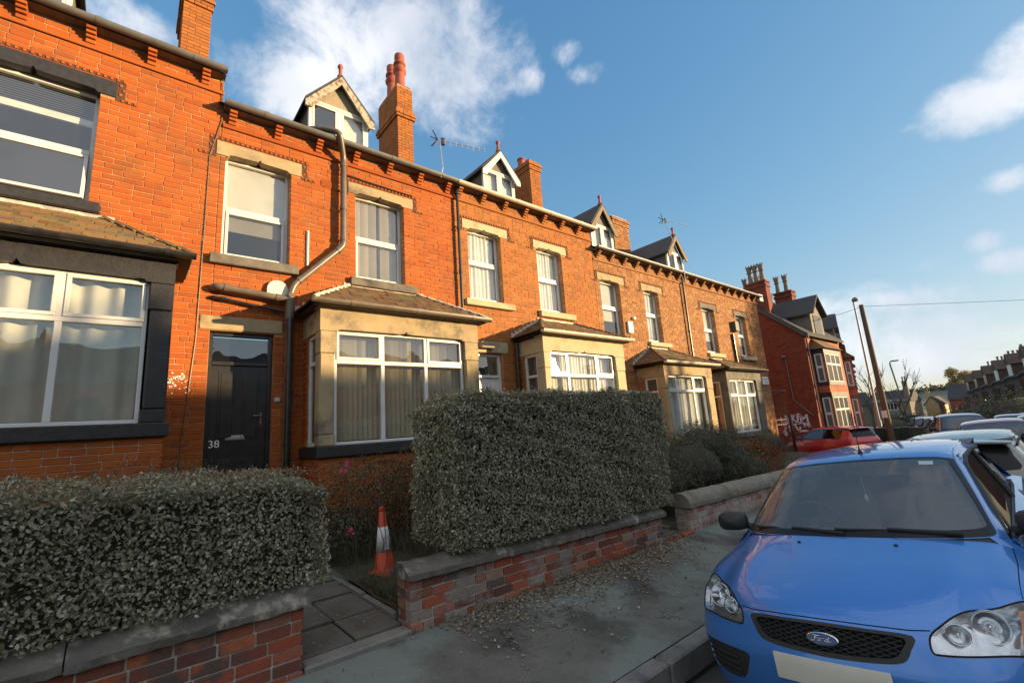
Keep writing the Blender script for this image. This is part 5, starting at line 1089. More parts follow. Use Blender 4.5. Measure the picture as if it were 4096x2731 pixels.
# ------------------------------------------------------------------ cars
FR = np.array([
 [(0,.07,.20),(.2,.08,.20),(.4,.11,.20),(.56,.16,.20),(.70,.24,.20),(.80,.36,.20),(.87,.56,.20),(.89,.80,.20)],
 [(0,.02,.33),(.2,.03,.33),(.4,.06,.33),(.56,.11,.33),(.71,.19,.33),(.82,.32,.33),(.89,.54,.33),(.91,.80,.33)],
 [(0,.0,.50),(.2,.01,.50),(.4,.04,.50),(.57,.09,.50),(.72,.17,.50),(.835,.30,.50),(.905,.52,.50),(.92,.80,.50)],
 [(0,.015,.60),(.2,.025,.60),(.4,.06,.60),(.57,.115,.60),(.72,.20,.60),(.835,.33,.59),(.905,.54,.58),(.92,.80,.58)],
 [(0,.08,.76),(.2,.09,.76),(.4,.13,.755),(.57,.205,.745),(.72,.30,.73),(.83,.41,.715),(.90,.57,.70),(.922,.80,.68)],
 [(0,.22,.835),(.2,.23,.834),(.4,.26,.830),(.56,.33,.828),(.70,.42,.778),(.81,.50,.765),(.892,.63,.74),(.925,.82,.71)],
 [(0,.50,.905),(.2,.505,.903),(.4,.52,.897),(.56,.545,.897),(.69,.58,.852),(.80,.62,.832),(.888,.70,.79),(.925,.84,.74)],
 [(0,.80,.962),(.2,.80,.96),(.4,.805,.954),(.56,.815,.948),(.70,.83,.908),(.81,.85,.87),(.89,.88,.825),(.925,.92,.77)],
 [(0,.97,.995),(.2,.975,.995),(.4,.99,.99),(.56,1.02,.982),(.70,1.09,.962),(.80,1.15,.918),(.885,1.18,.85),(.925,1.2,.79)]])
CB = np.array([
 [(0,.975,.990),(.2,.98,.990),(.4,1.0,.990),(.56,1.035,.988),(.68,1.095,.985),(.745,1.16,.978),(.79,1.23,.955)],
 [(0,1.24,1.14),(.2,1.245,1.139),(.4,1.26,1.135),(.54,1.29,1.128),(.645,1.34,1.118),(.705,1.39,1.105),(.74,1.45,1.075)],
 [(0,1.52,1.295),(.19,1.525,1.293),(.38,1.535,1.288),(.51,1.56,1.28),(.60,1.60,1.268),(.655,1.65,1.25),(.69,1.70,1.215)],
 [(0,1.81,1.432),(.18,1.815,1.43),(.35,1.825,1.424),(.47,1.845,1.415),(.55,1.87,1.402),(.605,1.90,1.382),(.645,1.94,1.34)],
 [(0,2.10,1.475),(.18,2.10,1.473),(.35,2.10,1.466),(.47,2.11,1.456),(.54,2.12,1.444),(.592,2.13,1.426),(.64,2.14,1.375)],
 [(0,2.65,1.495),(.18,2.65,1.493),(.35,2.65,1.485),(.47,2.65,1.473),(.54,2.65,1.46),(.592,2.65,1.442),(.645,2.65,1.39)],
 [(0,3.3,1.47),(.18,3.3,1.468),(.35,3.3,1.46),(.46,3.3,1.448),(.53,3.3,1.435),(.582,3.3,1.417),(.64,3.3,1.36)],
 [(0,3.82,1.40),(.18,3.82,1.398),(.34,3.81,1.39),(.44,3.80,1.38),(.51,3.79,1.365),(.56,3.77,1.345),(.60,3.74,1.30)]])
RR = np.array([
 [(0,3.88,1.385),(.18,3.88,1.383),(.34,3.87,1.378),(.46,3.86,1.368),(.54,3.84,1.350),(.60,3.78,1.31)],
 [(0,4.02,1.22),(.2,4.02,1.22),(.38,4.01,1.215),(.52,3.98,1.205),(.62,3.93,1.19),(.69,3.84,1.15)],
 [(0,4.15,1.02),(.22,4.15,1.02),(.42,4.14,1.015),(.58,4.11,1.005),(.70,4.04,.99),(.80,3.92,.97)],
 [(0,4.24,.86),(.23,4.24,.86),(.44,4.23,.86),(.62,4.19,.85),(.76,4.10,.84),(.865,3.92,.83)],
 [(0,4.27,.66),(.24,4.27,.66),(.46,4.26,.66),(.66,4.21,.66),(.80,4.11,.66),(.905,3.90,.66)],
 [(0,4.34,.52),(.24,4.34,.52),(.48,4.32,.52),(.68,4.27,.52),(.82,4.15,.52),(.92,3.92,.52)],
 [(0,4.33,.36),(.24,4.33,.36),(.48,4.31,.36),(.68,4.26,.36),(.82,4.13,.36),(.915,3.92,.36)],
 [(0,4.25,.22),(.24,4.25,.22),(.48,4.23,.22),(.68,4.18,.22),(.80,4.07,.22),(.89,3.92,.22)]])
def _cr(p0, p1, p2, p3, t):
    t = t[..., None]; return .5 * ((2 * p1) + (-p0 + p2) * t + (2 * p0 - 5 * p1 + 4 * p2 - p3) * t * t + (-p0 + 3 * p1 - 3 * p2 + p3) * t ** 3)
def surf(G, u, v):
    m = G[:, 1:2].copy(); m[..., 0] *= -1; e = 2 * G[:, -1:] - G[:, -2:-1]; E = np.concatenate([m, G, e], 1); E = np.concatenate([2 * E[:1] - E[1:2], E, 2 * E[-1:] - E[-2:-1]], 0)
    u = np.asarray(u, float); v = np.asarray(v, float); sg = np.where(u < 0, -1., 1.); u = np.abs(u); nu = G.shape[1] - 1; nv = G.shape[0] - 1
    i = np.clip(np.floor(u).astype(int), 0, nu - 1); j = np.clip(np.floor(v).astype(int), 0, nv - 1); tu = u - i; tv = v - j
    p = _cr(*[_cr(E[j + k, i], E[j + k, i + 1], E[j + k, i + 2], E[j + k, i + 3], tu) for k in range(4)], tv).copy(); p[..., 0] *= sg; return p
def surf_n(G, u, v):
    e = .01; a = surf(G, u + e, v) - surf(G, u - e, v); b = surf(G, u, v + e) - surf(G, u, v - e); n = np.cross(a, b); n /= np.linalg.norm(n, axis=-1, keepdims=True) + 1e-12; return n
def inpoly(P, poly):
    x, y = P[:, 0], P[:, 1]; ins = np.zeros(len(P), bool); n = len(poly)
    for i in range(n):
        x1, y1 = poly[i]; x2, y2 = poly[(i + 1) % n]
        c = ((y1 > y) != (y2 > y)) & (x < (x2 - x1) * (y - y1) / (y2 - y1 + 1e-15) + x1); ins ^= c
    return ins
def sm(poly, n=6):
    """round a closed outline"""
    P = [Vector(p) for p in poly]; out = []; k = len(P)
    for i in range(k):
        a, b, c, d = P[i - 1], P[i], P[(i + 1) % k], P[(i + 2) % k]
        for t in range(n): t /= n; out.append(tuple(.5 * ((2 * b) + (-a + c) * t + (2 * a - 5 * b + 4 * c - d) * t * t + (-a + 3 * b - 3 * c + d) * t ** 3)))
    return out
def thick_line(pts, w):
    P = [Vector(p) for p in pts]; L_, R_ = [], []
    for i, p in enumerate(P):
        t = (P[min(i + 1, len(P) - 1)] - P[max(i - 1, 0)]).normalized(); n = Vector((-t.y, t.x)); L_.append(tuple(p + n * w)); R_.append(tuple(p - n * w))
    return L_ + R_[::-1]
def patch(G, u0, u1, v0, v1, regions, du=.22, dv=.22):
    """triangulate a surface patch once; regions = {name: [polygons]}; returns {name: (uv, tris)} with 'body' for the rest"""
    us = np.arange(u0, u1 + 1e-6, (u1 - u0) / round((u1 - u0) / du)); vs = np.arange(v0, v1 + 1e-6, (v1 - v0) / round((v1 - v0) / dv)); pts = [(float(a), float(b)) for b in vs for a in us]; edges = []
    def border(l): 
        for a, b in zip(l[:-1], l[1:]): edges.append((a, b))
    nu, nv = len(us), len(vs); border(list(range(nu))); border([nu * (nv - 1) + i for i in range(nu)]); border([nu * i for i in range(nv)]); border([nu * i + nu - 1 for i in range(nv)])
    polys = []
    for nm, pl in regions.items():
        for p in pl:
            b = len(pts); pts += [(float(x), float(y)) for x, y in p]; k = len(p); edges += [(b + i, b + (i + 1) % k) for i in range(k)]; polys.append((nm, p))
    r = delaunay_2d_cdt([Vector(p) for p in pts], edges, [], 0, 1e-5); V = np.array([tuple(v) for v in r[0]]); F = [f for f in r[2]]
    C_ = np.array([V[list(f)].mean(0) for f in F]); own = np.full(len(F), -1)
    for i, (nm, p) in enumerate(polys): own[inpoly(C_, p)] = i
    out = {}
    for f, o in zip(F, own): out.setdefault('body' if o < 0 else polys[o][0], []).append(tuple(f))
    return V, out
def surf_obj(name, G, V, F, m, parent, off=0., rim=None, flip=1):
    used = sorted({i for f in F for i in f}); ix = {a: k for k, a in enumerate(used)}; uv = V[used]; P = surf(G, uv[:, 0], uv[:, 1]); N_ = surf_n(G, uv[:, 0], uv[:, 1]) * flip
    P = P + N_ * off; me = bpy.data.meshes.new(name); me.from_pydata(P.tolist(), [], [tuple(ix[i] for i in f) for f in F]); me.materials.append(m); me.polygons.foreach_set('use_smooth', [True] * len(F)); me.update()
    me.normals_split_custom_set_from_vertices([tuple(n) for n in N_])
    o = bpy.data.objects.new(name, me); COL.objects.link(o); o.parent = parent; return o
def rim_strip(mb, G, poly, o0, o1, flip=1):
    """wall along an outline between two offsets, gives panels their depth"""
    a = np.array(poly); P = surf(G, a[:, 0], a[:, 1]); N_ = surf_n(G, a[:, 0], a[:, 1]) * flip; n = len(a); mb.add([tuple(p) for p in P + N_ * o0] + [tuple(p) for p in P + N_ * o1], [(i, (i + 1) % n, (i + 1) % n + n, i + n) for i in range(n)])
def paint(name, c, flake=.35, rough=.32):
    m, t, b = new_mat(name); b.inputs['Base Color'].default_value = lin(c); b.inputs['Metallic'].default_value = flake; b.inputs['Roughness'].default_value = rough; b.inputs['Coat Weight'].default_value = 1; b.inputs['Coat Roughness'].default_value = .04; b.inputs['Coat IOR'].default_value = 1.5
    nd = t.nodes; lk = t.links; n = nd.new('ShaderNodeTexNoise'); n.inputs['Scale'].default_value = 900; tc_ = nd.new('ShaderNodeTexCoord'); lk.new(tc_.outputs['Object'], n.inputs[0])
    n2 = nd.new('ShaderNodeTexNoise'); n2.inputs['Scale'].default_value = 2.2; n2.inputs['Detail'].default_value = 6; lk.new(tc_.outputs['Object'], n2.inputs[0])
    mr_ = nd.new('ShaderNodeMapRange'); mr_.inputs['To Min'].default_value = rough - .06; mr_.inputs['To Max'].default_value = rough + .12; lk.new(n2.outputs['Fac'], mr_.inputs['Value']); lk.new(mr_.outputs[0], b.inputs['Roughness'])
    bp = nd.new('ShaderNodeBump'); bp.inputs['Strength'].default_value = .04; bp.inputs['Distance'].default_value = .001; lk.new(n.outputs['Fac'], bp.inputs['Height']); lk.new(bp.outputs[0], b.inputs['Normal'])
    return m
BLUE = paint('blue_metallic_paint', (.05, .20, .56), .35, .36); WHITEC = paint('olive_grey_paint', (.17, .165, .14), .3); PINK = paint('dusty_red_paint', (.50, .07, .08), .2); REDC = paint('bright_red_paint', (.50, .012, .015), .1); SILV = paint('silver_paint', (.24, .26, .30), .5)
TRIM = mat('black_plastic_trim', (.018, .019, .018), (.03, .031, .03), scale=40, rough=.6, obj=True, bump=.3, bscale=300); GAP = mat('panel_gap', (.004, .004, .005), rough=.9)
CGLASS = glass_mat('car_glass', tint=(.72, .78, .76), ior=1.4, extra=.0, dust_sheen=.15); SGLASS = glass_mat('car_side_glass', tint=(.25, .29, .28), ior=1.52, extra=.03); LENS = glass_mat('headlight_lens', tint=(.93, .95, .96), ior=1.45, extra=.0)  # the diffuse layer in car_glass stands in for sky mirrored in the windscreen
FRIT = mat('black_glass_border', (.01, .011, .012), rough=.3, spec=.25); REFL = mat('headlight_reflector', (.72, .74, .76), rough=.12, metal=1); REFL2 = mat('headlight_housing', (.72, .74, .75), (.5, .52, .53), scale=22, rough=.2, metal=.85, obj=True, bump=.25, bscale=30)
AMBER = mat('amber_indicator', (.55, .20, .04), rough=.3); INTR = mat('car_interior', (.13, .135, .135), (.10, .105, .105), scale=6, rough=.85, obj=True); SEAT = mat('car_seat_fabric', (.12, .125, .13), (.09, .092, .10), scale=30, rough=.9, obj=True)
PLATE = mat('blank_number_plate', (.62, .60, .50), (.57, .55, .46), scale=3, rough=.5, obj=True); REDL = mat('red_tail_lens', (.42, .012, .012), rough=.12); TYRE = mat('tyre', (.016, .016, .016), rough=.85); RIM = mat('wheel_rim', (.38, .39, .40), rough=.35, metal=.8)
BADGE = mat('badge_blue', (.02, .05, .16), rough=.15); STICK = mat('windscreen_sticker', (.35, .48, .48), rough=.5)
def mir(p): return [(-x, y) for x, y in p][::-1]
def make_car(name, label, loc, rot, body, detail=True, group=None, variant=None):
    t = thing(name, label, 'car', loc, group, rot)
    HL = sm([(2.30,3.42),(2.32,3.78),(2.58,4.08),(2.90,4.42),(3.32,4.76),(3.9,5.08),(4.6,5.40),(5.25,5.52),(5.72,5.3),(5.85,4.7),(5.6,4.0),(5.2,3.5),(4.7,3.36),(3.9,3.38),(3.1,3.36),(2.5,3.36)], 4)
    GRo = sm([(-1.95,3.76),(-1.0,3.83),(0,3.86),(1.0,3.83),(1.95,3.76),(1.86,3.40),(1.70,3.12),(1.40,3.0),(.7,2.93),(0,2.90),(-.7,2.93),(-1.40,3.0),(-1.70,3.12),(-1.86,3.40)], 3)
    GRi = [(x * .90, 3.37 + (y - 3.37) * (.80 if y > 3.37 else .62)) for x, y in GRo]
    PL = sm([(-1.36,2.66),(0,2.70),(1.36,2.66),(1.36,1.62),(0,1.62),(-1.36,1.62)], 1)
    LI = sm([(-1.75,1.28),(0,1.30),(1.75,1.28),(1.65,.55),(0,.5),(-1.65,.55)], 3)
    FP = sm([(2.25,2.08),(2.9,2.14),(3.9,2.1),(4.85,1.98),(5.1,1.6),(4.8,1.05),(3.5,.95),(2.7,1.15),(2.3,1.7)], 3)
    seam = lambda p, w=.022: [thick_line(p, w)]
    hs_ = [(2.34,3.93),(1.9,3.90),(1.0,3.93),(0,3.95),(-1.0,3.93),(-1.9,3.90),(-2.34,3.93)]
    regs = {'headlight_opening': [HL, mir(HL)], 'grille_opening': [GRo], 'lower_grille': [LI], 'fog_pocket': [FP, mir(FP)], 'gap': seam(hs_, .018) + seam([(4.97,5.60),(4.95,6.4),(4.93,7.3),(4.9,7.98)]) + seam([(-4.97,5.60),(-4.95,6.4),(-4.93,7.3),(-4.9,7.98)])}
    V, R_ = patch(FR, -7, 7, 0, 8, regs, .2 if detail else .45, .16 if detail else .4)
    S = lambda nm, G, key, m, off=0., par=None: surf_obj(nm, G, V, R_[key], m, par or t, off, flip=FL) if key in R_ else None
    FL = 1 if surf_n(FR, np.array([0.]), np.array([6.]))[0, 2] > 0 else -1
    bd = S('body', FR, 'body', body); S('panel_gap', FR, 'gap', GAP, -.007, bd)
    S('lower_grille', FR, 'lower_grille', TRIM, -.05); S('fog_light_pocket', FR, 'fog_pocket', TRIM, -.012)
    rm = MB()
    for p, d in ((LI, -.05), (FP, -.012), (mir(FP), -.012)): rim_strip(rm, FR, p, 0, d, FL)
    rm.build('bumper_edge', body, bd)
    # lower grille and fog pocket bars
    if detail:
        bars = MB()
        for v in (.72, .9, 1.08): a = [(u, v) for u in np.linspace(-1.6, 1.6, 20)]; P = surf(FR, np.array([q[0] for q in a]), np.array([q[1] for q in a])); bars.tube([(p[0], p[1] + .03, p[2]) for p in P], .008, 6)
        for s_ in (-1, 1):
            for v in (1.15, 1.35, 1.55, 1.75): P = surf(FR, s_ * np.linspace(2.75, 4.6, 14), np.full(14, v)); Nn = surf_n(FR, s_ * np.linspace(2.75, 4.6, 14), np.full(14, v)) * FL; bars.tube([tuple(p - n * .004) for p, n in zip(P, Nn)], .006, 6)
        bars.build('bumper_bars', TRIM, bd)
    # number plate
    V2, R2 = patch(FR, -1.40, 1.40, 1.6, 2.72, {'plate': [PL]}, .2, .2)
    pl_ = surf_obj('number_plate', FR, V2, R2['plate'], PLATE, t, .014, flip=FL); q = MB(); rim_strip(q, FR, PL, .0, .014, FL); q.build('plate_edge', PLATE, pl_)
    # grille: frame, mesh, badge
    V3, R3 = patch(FR, -2.1, 2.1, 2.8, 3.95, {'outer': [GRo], 'inner': [GRi]}, .15, .12)
    gr = surf_obj('grille', FR, V3, R3['outer'], TRIM, t, .001, flip=FL); q = MB(); rim_strip(q, FR, GRi, .001, -.035, FL); rim_strip(q, FR, GRo, -.01, .001, FL); q.build('grille_frame', TRIM, gr)
    surf_obj('grille_backing', FR, V3, R3['inner'], GAP, gr, -.04, flip=FL)
    if detail:
        q = MB(); r0 = np.array(GRi)
        for sl_ in (1, -1):
            for c in np.arange(-9, 9, .30):
                us = np.linspace(-1.8, 1.8, 50); vs = 3.3 + (us * sl_ - c) * .42; pts = np.stack([us, vs], 1); ok = inpoly(pts, GRi); run = []
                for k in range(len(us)):
                    if ok[k]: run.append(k)
                    if (not ok[k] or k == len(us) - 1) and len(run) > 1:
                        P = surf(FR, us[run], vs[run]); Nn = surf_n(FR, us[run], vs[run]) * FL; q.tube([tuple(p - n * .014) for p, n in zip(P, Nn)], .0036, 4, cap=False); run = []
                    elif not ok[k]: run = []
        o = q.build('grille_mesh', TRIM, gr); o['kind'] = 'stuff'
        c0 = surf(FR, np.array([0.]), np.array([3.42]))[0]; n0 = surf_n(FR, np.array([0.]), np.array([3.42]))[0] * FL; n0 = Vector(n0); ux = Vector((1, 0, 0)); uy = n0.cross(ux).normalized(); uy = uy if uy.z > 0 else -uy
        def oval(a, b_, d): return [tuple(Vector(c0) + ux * a * math.cos(k * math.pi / 20) + uy * b_ * math.sin(k * math.pi / 20) + n0 * d) for k in range(40)]
        bm_ = MB(); A_ = [oval(.078, .0315, -.01), oval(.078, .0315, .010), oval(.072, .0265, .013), oval(.070, .0245, .010)]
        for a, c in zip(A_[:-1], A_[1:]): bm_.add(a + c, [(i, (i + 1) % 40, (i + 1) % 40 + 40, i + 40) for i in range(40)])
        bm_.build('badge', CHROME, gr, smooth=True, sharp=50); bm_ = MB(); bm_.add(oval(.0705, .025, .010), [tuple(range(40))]); bm_.build('badge_field', BADGE, gr)
        wr = MB()
        def stroke(pts, r=.0021): wr.tube([tuple(Vector(c0) + ux * (x * 1.0) + uy * y + n0 * .012) for x, y in pts], r, 6)
        stroke([(-.050, .004), (-.056, .010), (-.050, .0155), (-.036, .0145), (-.022, .0125), (-.010, .0145)]); stroke([(-.030, .0135), (-.034, 0), (-.040, -.011), (-.049, -.013), (-.053, -.008)]); stroke([(-.044, .002), (-.034, .0015), (-.024, .004)], .0017)
        ring = lambda cx, cy, rx, ry: [(cx + rx * math.cos(k * .5236), cy + ry * math.sin(k * .5236)) for k in range(13)]
        stroke(ring(-.015, -.004, .0068, .0062), .0017); stroke([(-.008, -.001), (-.003, .002), (.0, .001), (-.002, -.010)], .0017); stroke([(.001, .001), (.007, .003), (.011, .001)], .0017); stroke([(.005, -.0105), (.011, -.009), (.016, -.004)], .0013)
        stroke(ring(.021, -.004, .0068, .0062), .0017); stroke([(.034, .012), (.030, .0), (.028, -.010), (.034, -.011), (.042, -.006)], .0017)
        wr.build('badge_script', CHROME, gr, smooth=True)
    # headlights
    for sgn, P_ in ((1, HL), (-1, mir(HL))):
        a = np.array(P_); c = a.mean(0); u0, u1, v0, v1 = a[:, 0].min() - .1, a[:, 0].max() + .1, a[:, 1].min() - .1, a[:, 1].max() + .1
        V4, R4 = patch(FR, u0, u1, v0, v1, {'lamp': [P_]}, .2, .16)
        hl = surf_obj('headlight', FR, V4, R4['lamp'], LENS, t, .003, flip=FL)
        hs2 = surf_obj('lamp_housing', FR, V4, R4['lamp'], REFL2, hl, -.05, flip=FL)
        q = MB(); rim_strip(q, FR, P_, .002, -.052, FL); q.build('lamp_surround', REFL2, hl); q = MB()
        q2 = np.array(P_); Pn = surf(FR, q2[:, 0], q2[:, 1]) + surf_n(FR, q2[:, 0], q2[:, 1]) * FL * .001; q.tube([tuple(p) for p in Pn] + [tuple(Pn[0])], .0045, 6); q.build('lamp_seal', GAP, hl)
        if detail:
            for (uc, vc, R0) in ((3.72, 4.28, .070), (2.95, 3.90, .044)):
                p0 = Vector(surf(FR, np.array([sgn * uc]), np.array([vc]))[0]); n0 = Vector(surf_n(FR, np.array([sgn * uc]), np.array([vc]))[0] * FL); ax = (n0 * .45 + Vector((0, -1, 0))).normalized(); e1 = ax.orthogonal().normalized(); e2 = ax.cross(e1)
                q = MB(); prof = [(1.02, -.004), (.98, -.012), (.88, -.03), (.6, -.055), (.25, -.066), (.2, -.062)] ; rows = []
                for rr, dd in prof: rows.append([tuple(p0 - n0 * .018 + ax * (dd + .012) + (e1 * math.cos(k * math.pi / 16) + e2 * math.sin(k * math.pi / 16)) * R0 * rr * (1 + (.015 if k % 2 and rr < .95 else 0))) for k in range(33)])
                q.grid(rows); q.build('reflector', REFL, hl, smooth=True, sharp=25)
                q = MB(); q.tube([tuple(p0 - n0 * .018 - ax * .05), tuple(p0 - n0 * .018 - ax * .012)], [.013, .010], 10); q.build('bulb', CHROME, hl, smooth=True)
                q = MB(); q.tube([rows[0][k] for k in range(33)], .0032, 6); q.build('reflector_ring', REFL2, hl)
            q = MB(); vs = np.linspace(3.6, 5.2, 8); ua = sgn * np.linspace(4.42, 4.72, 8); ub = ua + sgn * .22; P = [surf(FR, ua, vs), surf(FR, ub, vs)]; Nn = [surf_n(FR, ua, vs) * FL, surf_n(FR, ub, vs) * FL]
            q.grid([[tuple(p - n * .02) for p, n in zip(P[i], Nn[i])] for i in (0, 1)]); q.build('indicator', AMBER, hl)
    q = MB(); uu = np.linspace(-4.4, 4.4, 41); pa = surf(FR, uu, np.full(41, 7.97)); pb = surf(CB, uu, np.full(41, .04)); pa[:, 2] -= .004
    q.grid([[tuple(p) for p in pa], [tuple(p * .5 + r_ * .5 - np.array((0, 0, .006))) for p, r_ in zip(pa, pb)], [tuple(p) for p in pb]]); q.build('scuttle', TRIM, t, smooth=True)
    q = MB()
    for s_ in (-1, 1):
        uu = np.linspace(4.38, 5.0, 7) * s_; pa = surf(FR, uu, np.full(7, 7.98)); pb = surf(CB, uu, np.full(7, .0)); q.grid([[tuple(p) for p in pa], [tuple(p) for p in pb]])
    for s_ in (-1, 1): q.add([tuple(surf(FR, np.array([s_ * u_]), np.array([7.98]))[0]) for u_ in (5.0, 5.5, 6.0, 6.5, 7.0)] + [(s_ * .925, 1.22, .80), (s_ * .885, 1.26, .90), (s_ * .79, 1.235, .955), (s_ * .745, 1.165, .976)], [(0, 1, 7, 8), (1, 2, 6, 7), (2, 3, 5, 6), (3, 4, 5)])
    q.build('wing_corner', body, t, smooth=True)
    # cabin: windscreen, roof, pillars
    WS = sm([(-4.93,.10),(-3.5,.03),(0,.03),(3.5,.03),(4.93,.10),(5.0,.5),(4.93,2.0),(4.86,2.86),(4.6,2.97),(0,2.985),(-4.6,2.97),(-4.86,2.86),(-4.93,2.0),(-5.0,.5)], 3)
    WI = sm([(-4.45,.36),(-3.2,.26),(0,.24),(3.2,.26),(4.45,.36),(4.55,.6),(4.25,2.0),(4.1,2.6),(3.8,2.82),(0,2.86),(-3.8,2.82),(-4.1,2.6),(-4.25,2.0),(-4.55,.6)], 3)
    Vc, Rc = patch(CB, -6, 6, 0, 7, {'frame': [WS], 'glass': [WI], 'gap': [thick_line([(4.92,3.05),(4.9,4.2),(4.9,6.9)], .045), thick_line([(-4.92,3.05),(-4.9,4.2),(-4.9,6.9)], .045)]}, .25, .2)
    FC = 1 if surf_n(CB, np.array([0.]), np.array([5.]))[0, 2] > 0 else -1
    rf = surf_obj('roof', CB, Vc, Rc['body'], body, t, 0, flip=FC); surf_obj('roof_strip', CB, Vc, Rc['gap'], TRIM, rf, -.002, flip=FC)
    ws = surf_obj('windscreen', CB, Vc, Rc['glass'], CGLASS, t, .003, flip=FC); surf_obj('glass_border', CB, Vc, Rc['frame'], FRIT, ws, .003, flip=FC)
    q = MB(); rim_strip(q, CB, WS, -.004, .003, FC); q.build('seal', GAP, ws)
    # rear
    RW = sm([(-3.6,.25),(0,.15),(3.6,.25),(3.55,1.0),(3.3,1.8),(0,1.9),(-3.3,1.8),(-3.55,1.0)], 3); TL = sm([(4.25,1.95),(4.9,1.9),(4.95,2.6),(4.95,3.6),(4.4,3.7),(4.2,3.0)], 3); RP = sm([(-1.2,3.95),(1.2,3.95),(1.2,3.45),(-1.2,3.45)], 1)
    Vr, Rr = patch(RR, -5, 5, 0, 7, {'glass': [RW], 'tail': [TL, mir(TL)], 'rp': [RP], 'gap': [thick_line([(-4.15,2.0),(-4.1,4.4),(0,4.5),(4.1,4.4),(4.15,2.0)], .03)]}, .3, .3)
    FRr = 1 if surf_n(RR, np.array([0.]), np.array([4.]))[0, 1] > 0 else -1
    rb = surf_obj('tailgate', RR, Vr, Rr['body'], body, t, 0, flip=FRr); surf_obj('panel_gap', RR, Vr, Rr['gap'], GAP, rb, -.005, flip=FRr); surf_obj('rear_window', RR, Vr, Rr['glass'], FRIT if not detail else SGLASS, t, .002, flip=FRr)
    for s_ in (-1, 1): surf_obj('tail_light', RR, Vr, [f for f in Rr['tail'] if Vr[list(f)][:, 0].mean() * s_ > 0], REDL, t, .008, flip=FRr); surf_obj('number_plate', RR, Vr, Rr['rp'], PLATE, t, .006, flip=FRr)
    sp = MB(); rows = [[(x, y + (.05 * (1 - (x / .6) ** 2)), z - .03 * (x / .6) ** 2) for x in np.linspace(-.60, .60, 13)] for y, z in ((3.78, 1.412), (3.92, 1.41), (4.0, 1.395), (4.0, 1.375), (3.86, 1.365))]; sp.grid(rows); sp.build('spoiler', body, t, smooth=True, sharp=40)
    # sides: lower body with wheel arches, side windows
    for s_ in (-1, 1):
        ys_ = np.unique(np.concatenate([np.linspace(.80, 3.93, 64)])); rows = []
        def arch(y):
            z = .20
            for yc in (.87, 3.50):
                d = .36 ** 2 - (y - yc) ** 2
                if d > 0: z = max(z, .31 + math.sqrt(d) - .0)
            return z
        def top(y): return (.68 + (.79 - .68) * min(1, max(0, (y - .8) / .4)) if y < 1.2 else .79 + .14 * min(1, (y - 1.2) / 2.2))
        sh = FR[-1, -1]
        for y in ys_:
            za = arch(y); f_top = np.interp(y, [.80, .82, .84, .92, 1.2, 2.0, 3.0, 3.93], [.68, .71, .74, .77, .79, .85, .90, .86]); row = []
            for k in range(9):
                z = za + (f_top - za) * k / 8; x = np.interp(z, [.2, .33, .5, .65, .8, .9], [.885, .905, .92, .925, .918, .90]); x = x - .0 + (.012 * math.exp(-((z - .62) / .03) ** 2) if 1.2 < y < 3.2 else 0); row.append((s_ * (x if y < 3.6 else x - (y - 3.6) * .03), y, z))
            rows.append(row)
        q = MB(); q.grid(rows); 
        # shoulder up to the belt line
        ys2 = np.linspace(1.2, 3.93, 20); q.grid([[(s_ * np.interp(k, [0, 1, 2, 3], [np.interp(y, [1.2, 3.93], [.925, .875]), .895 if y < 3 else .86, .85, np.interp(y, [1.2, 3.4, 3.93], [.80, .79, .73])]), y, np.interp(k, [0, 1, 2, 3], [np.interp(y, [1.2, 2, 3, 3.93], [.79, .85, .90, .86]), np.interp(y, [1.2, 2.0, 3.93], [.85, .90, .95]), np.interp(y, [1.2, 2.0, 3.93], [.905, .935, .98]), np.interp(y, [1.2, 2.0, 3.93], [.955, .965, 1.01])])) for k in range(4)] for y in ys2])
        q.build('side_panel', body, t, smooth=True, sharp=30)
        # side glass following the pillar line
        yb = [1.28, 1.45, 1.70, 1.94, 2.14, 2.65, 3.3, 3.55]; topc = [(.775, .965), (.74, 1.075), (.69, 1.215), (.645, 1.34), (.64, 1.375), (.645, 1.385), (.64, 1.355), (.62, 1.30)]
        def low(y): return (np.interp(y, [1.2, 3.4, 3.93], [.80, .79, .73]), np.interp(y, [1.2, 2.0, 3.93], [.955, .965, 1.01]))
        rows = [[(s_ * (low(y)[0] * (1 - f) + tp[0] * f), y + .02 * f, low(y)[1] * (1 - f) + tp[1] * f) for f in (0, .33, .66, 1)] for y, tp in zip(yb, topc)]
        q = MB(); q.grid(rows); gl_ = q.build('side_window', SGLASS, t, smooth=True)
        q = MB(); fr_ = [r_[3] for r_ in rows]; q.tube([(x + s_ * .004, y, z) for x, y, z in fr_], .016, 6); q.tube([(r_[0][0] + s_ * .004, r_[0][1], r_[0][2]) for r_ in rows], .012, 6); q.tube([(r_[0] + s_ * .006, r_[1], r_[2]) for r_ in rows[5]], .02, 6); q.build('window_trim', TRIM, gl_)
        # rear quarter pillar
        q = MB(); q.grid([[(s_ * (low(y)[0] * (1 - f) + tp[0] * f), y - f * dd, low(y)[1] * (1 - f) + tp[1] * f) for f in (0, .33, .66, 1)] for y, tp, dd in ((3.55, (.62, 1.30), 0), (3.75, (.60, 1.30), .02), (3.93, (.60, 1.31), .14))]); q.build('rear_pillar', body, t, smooth=True)
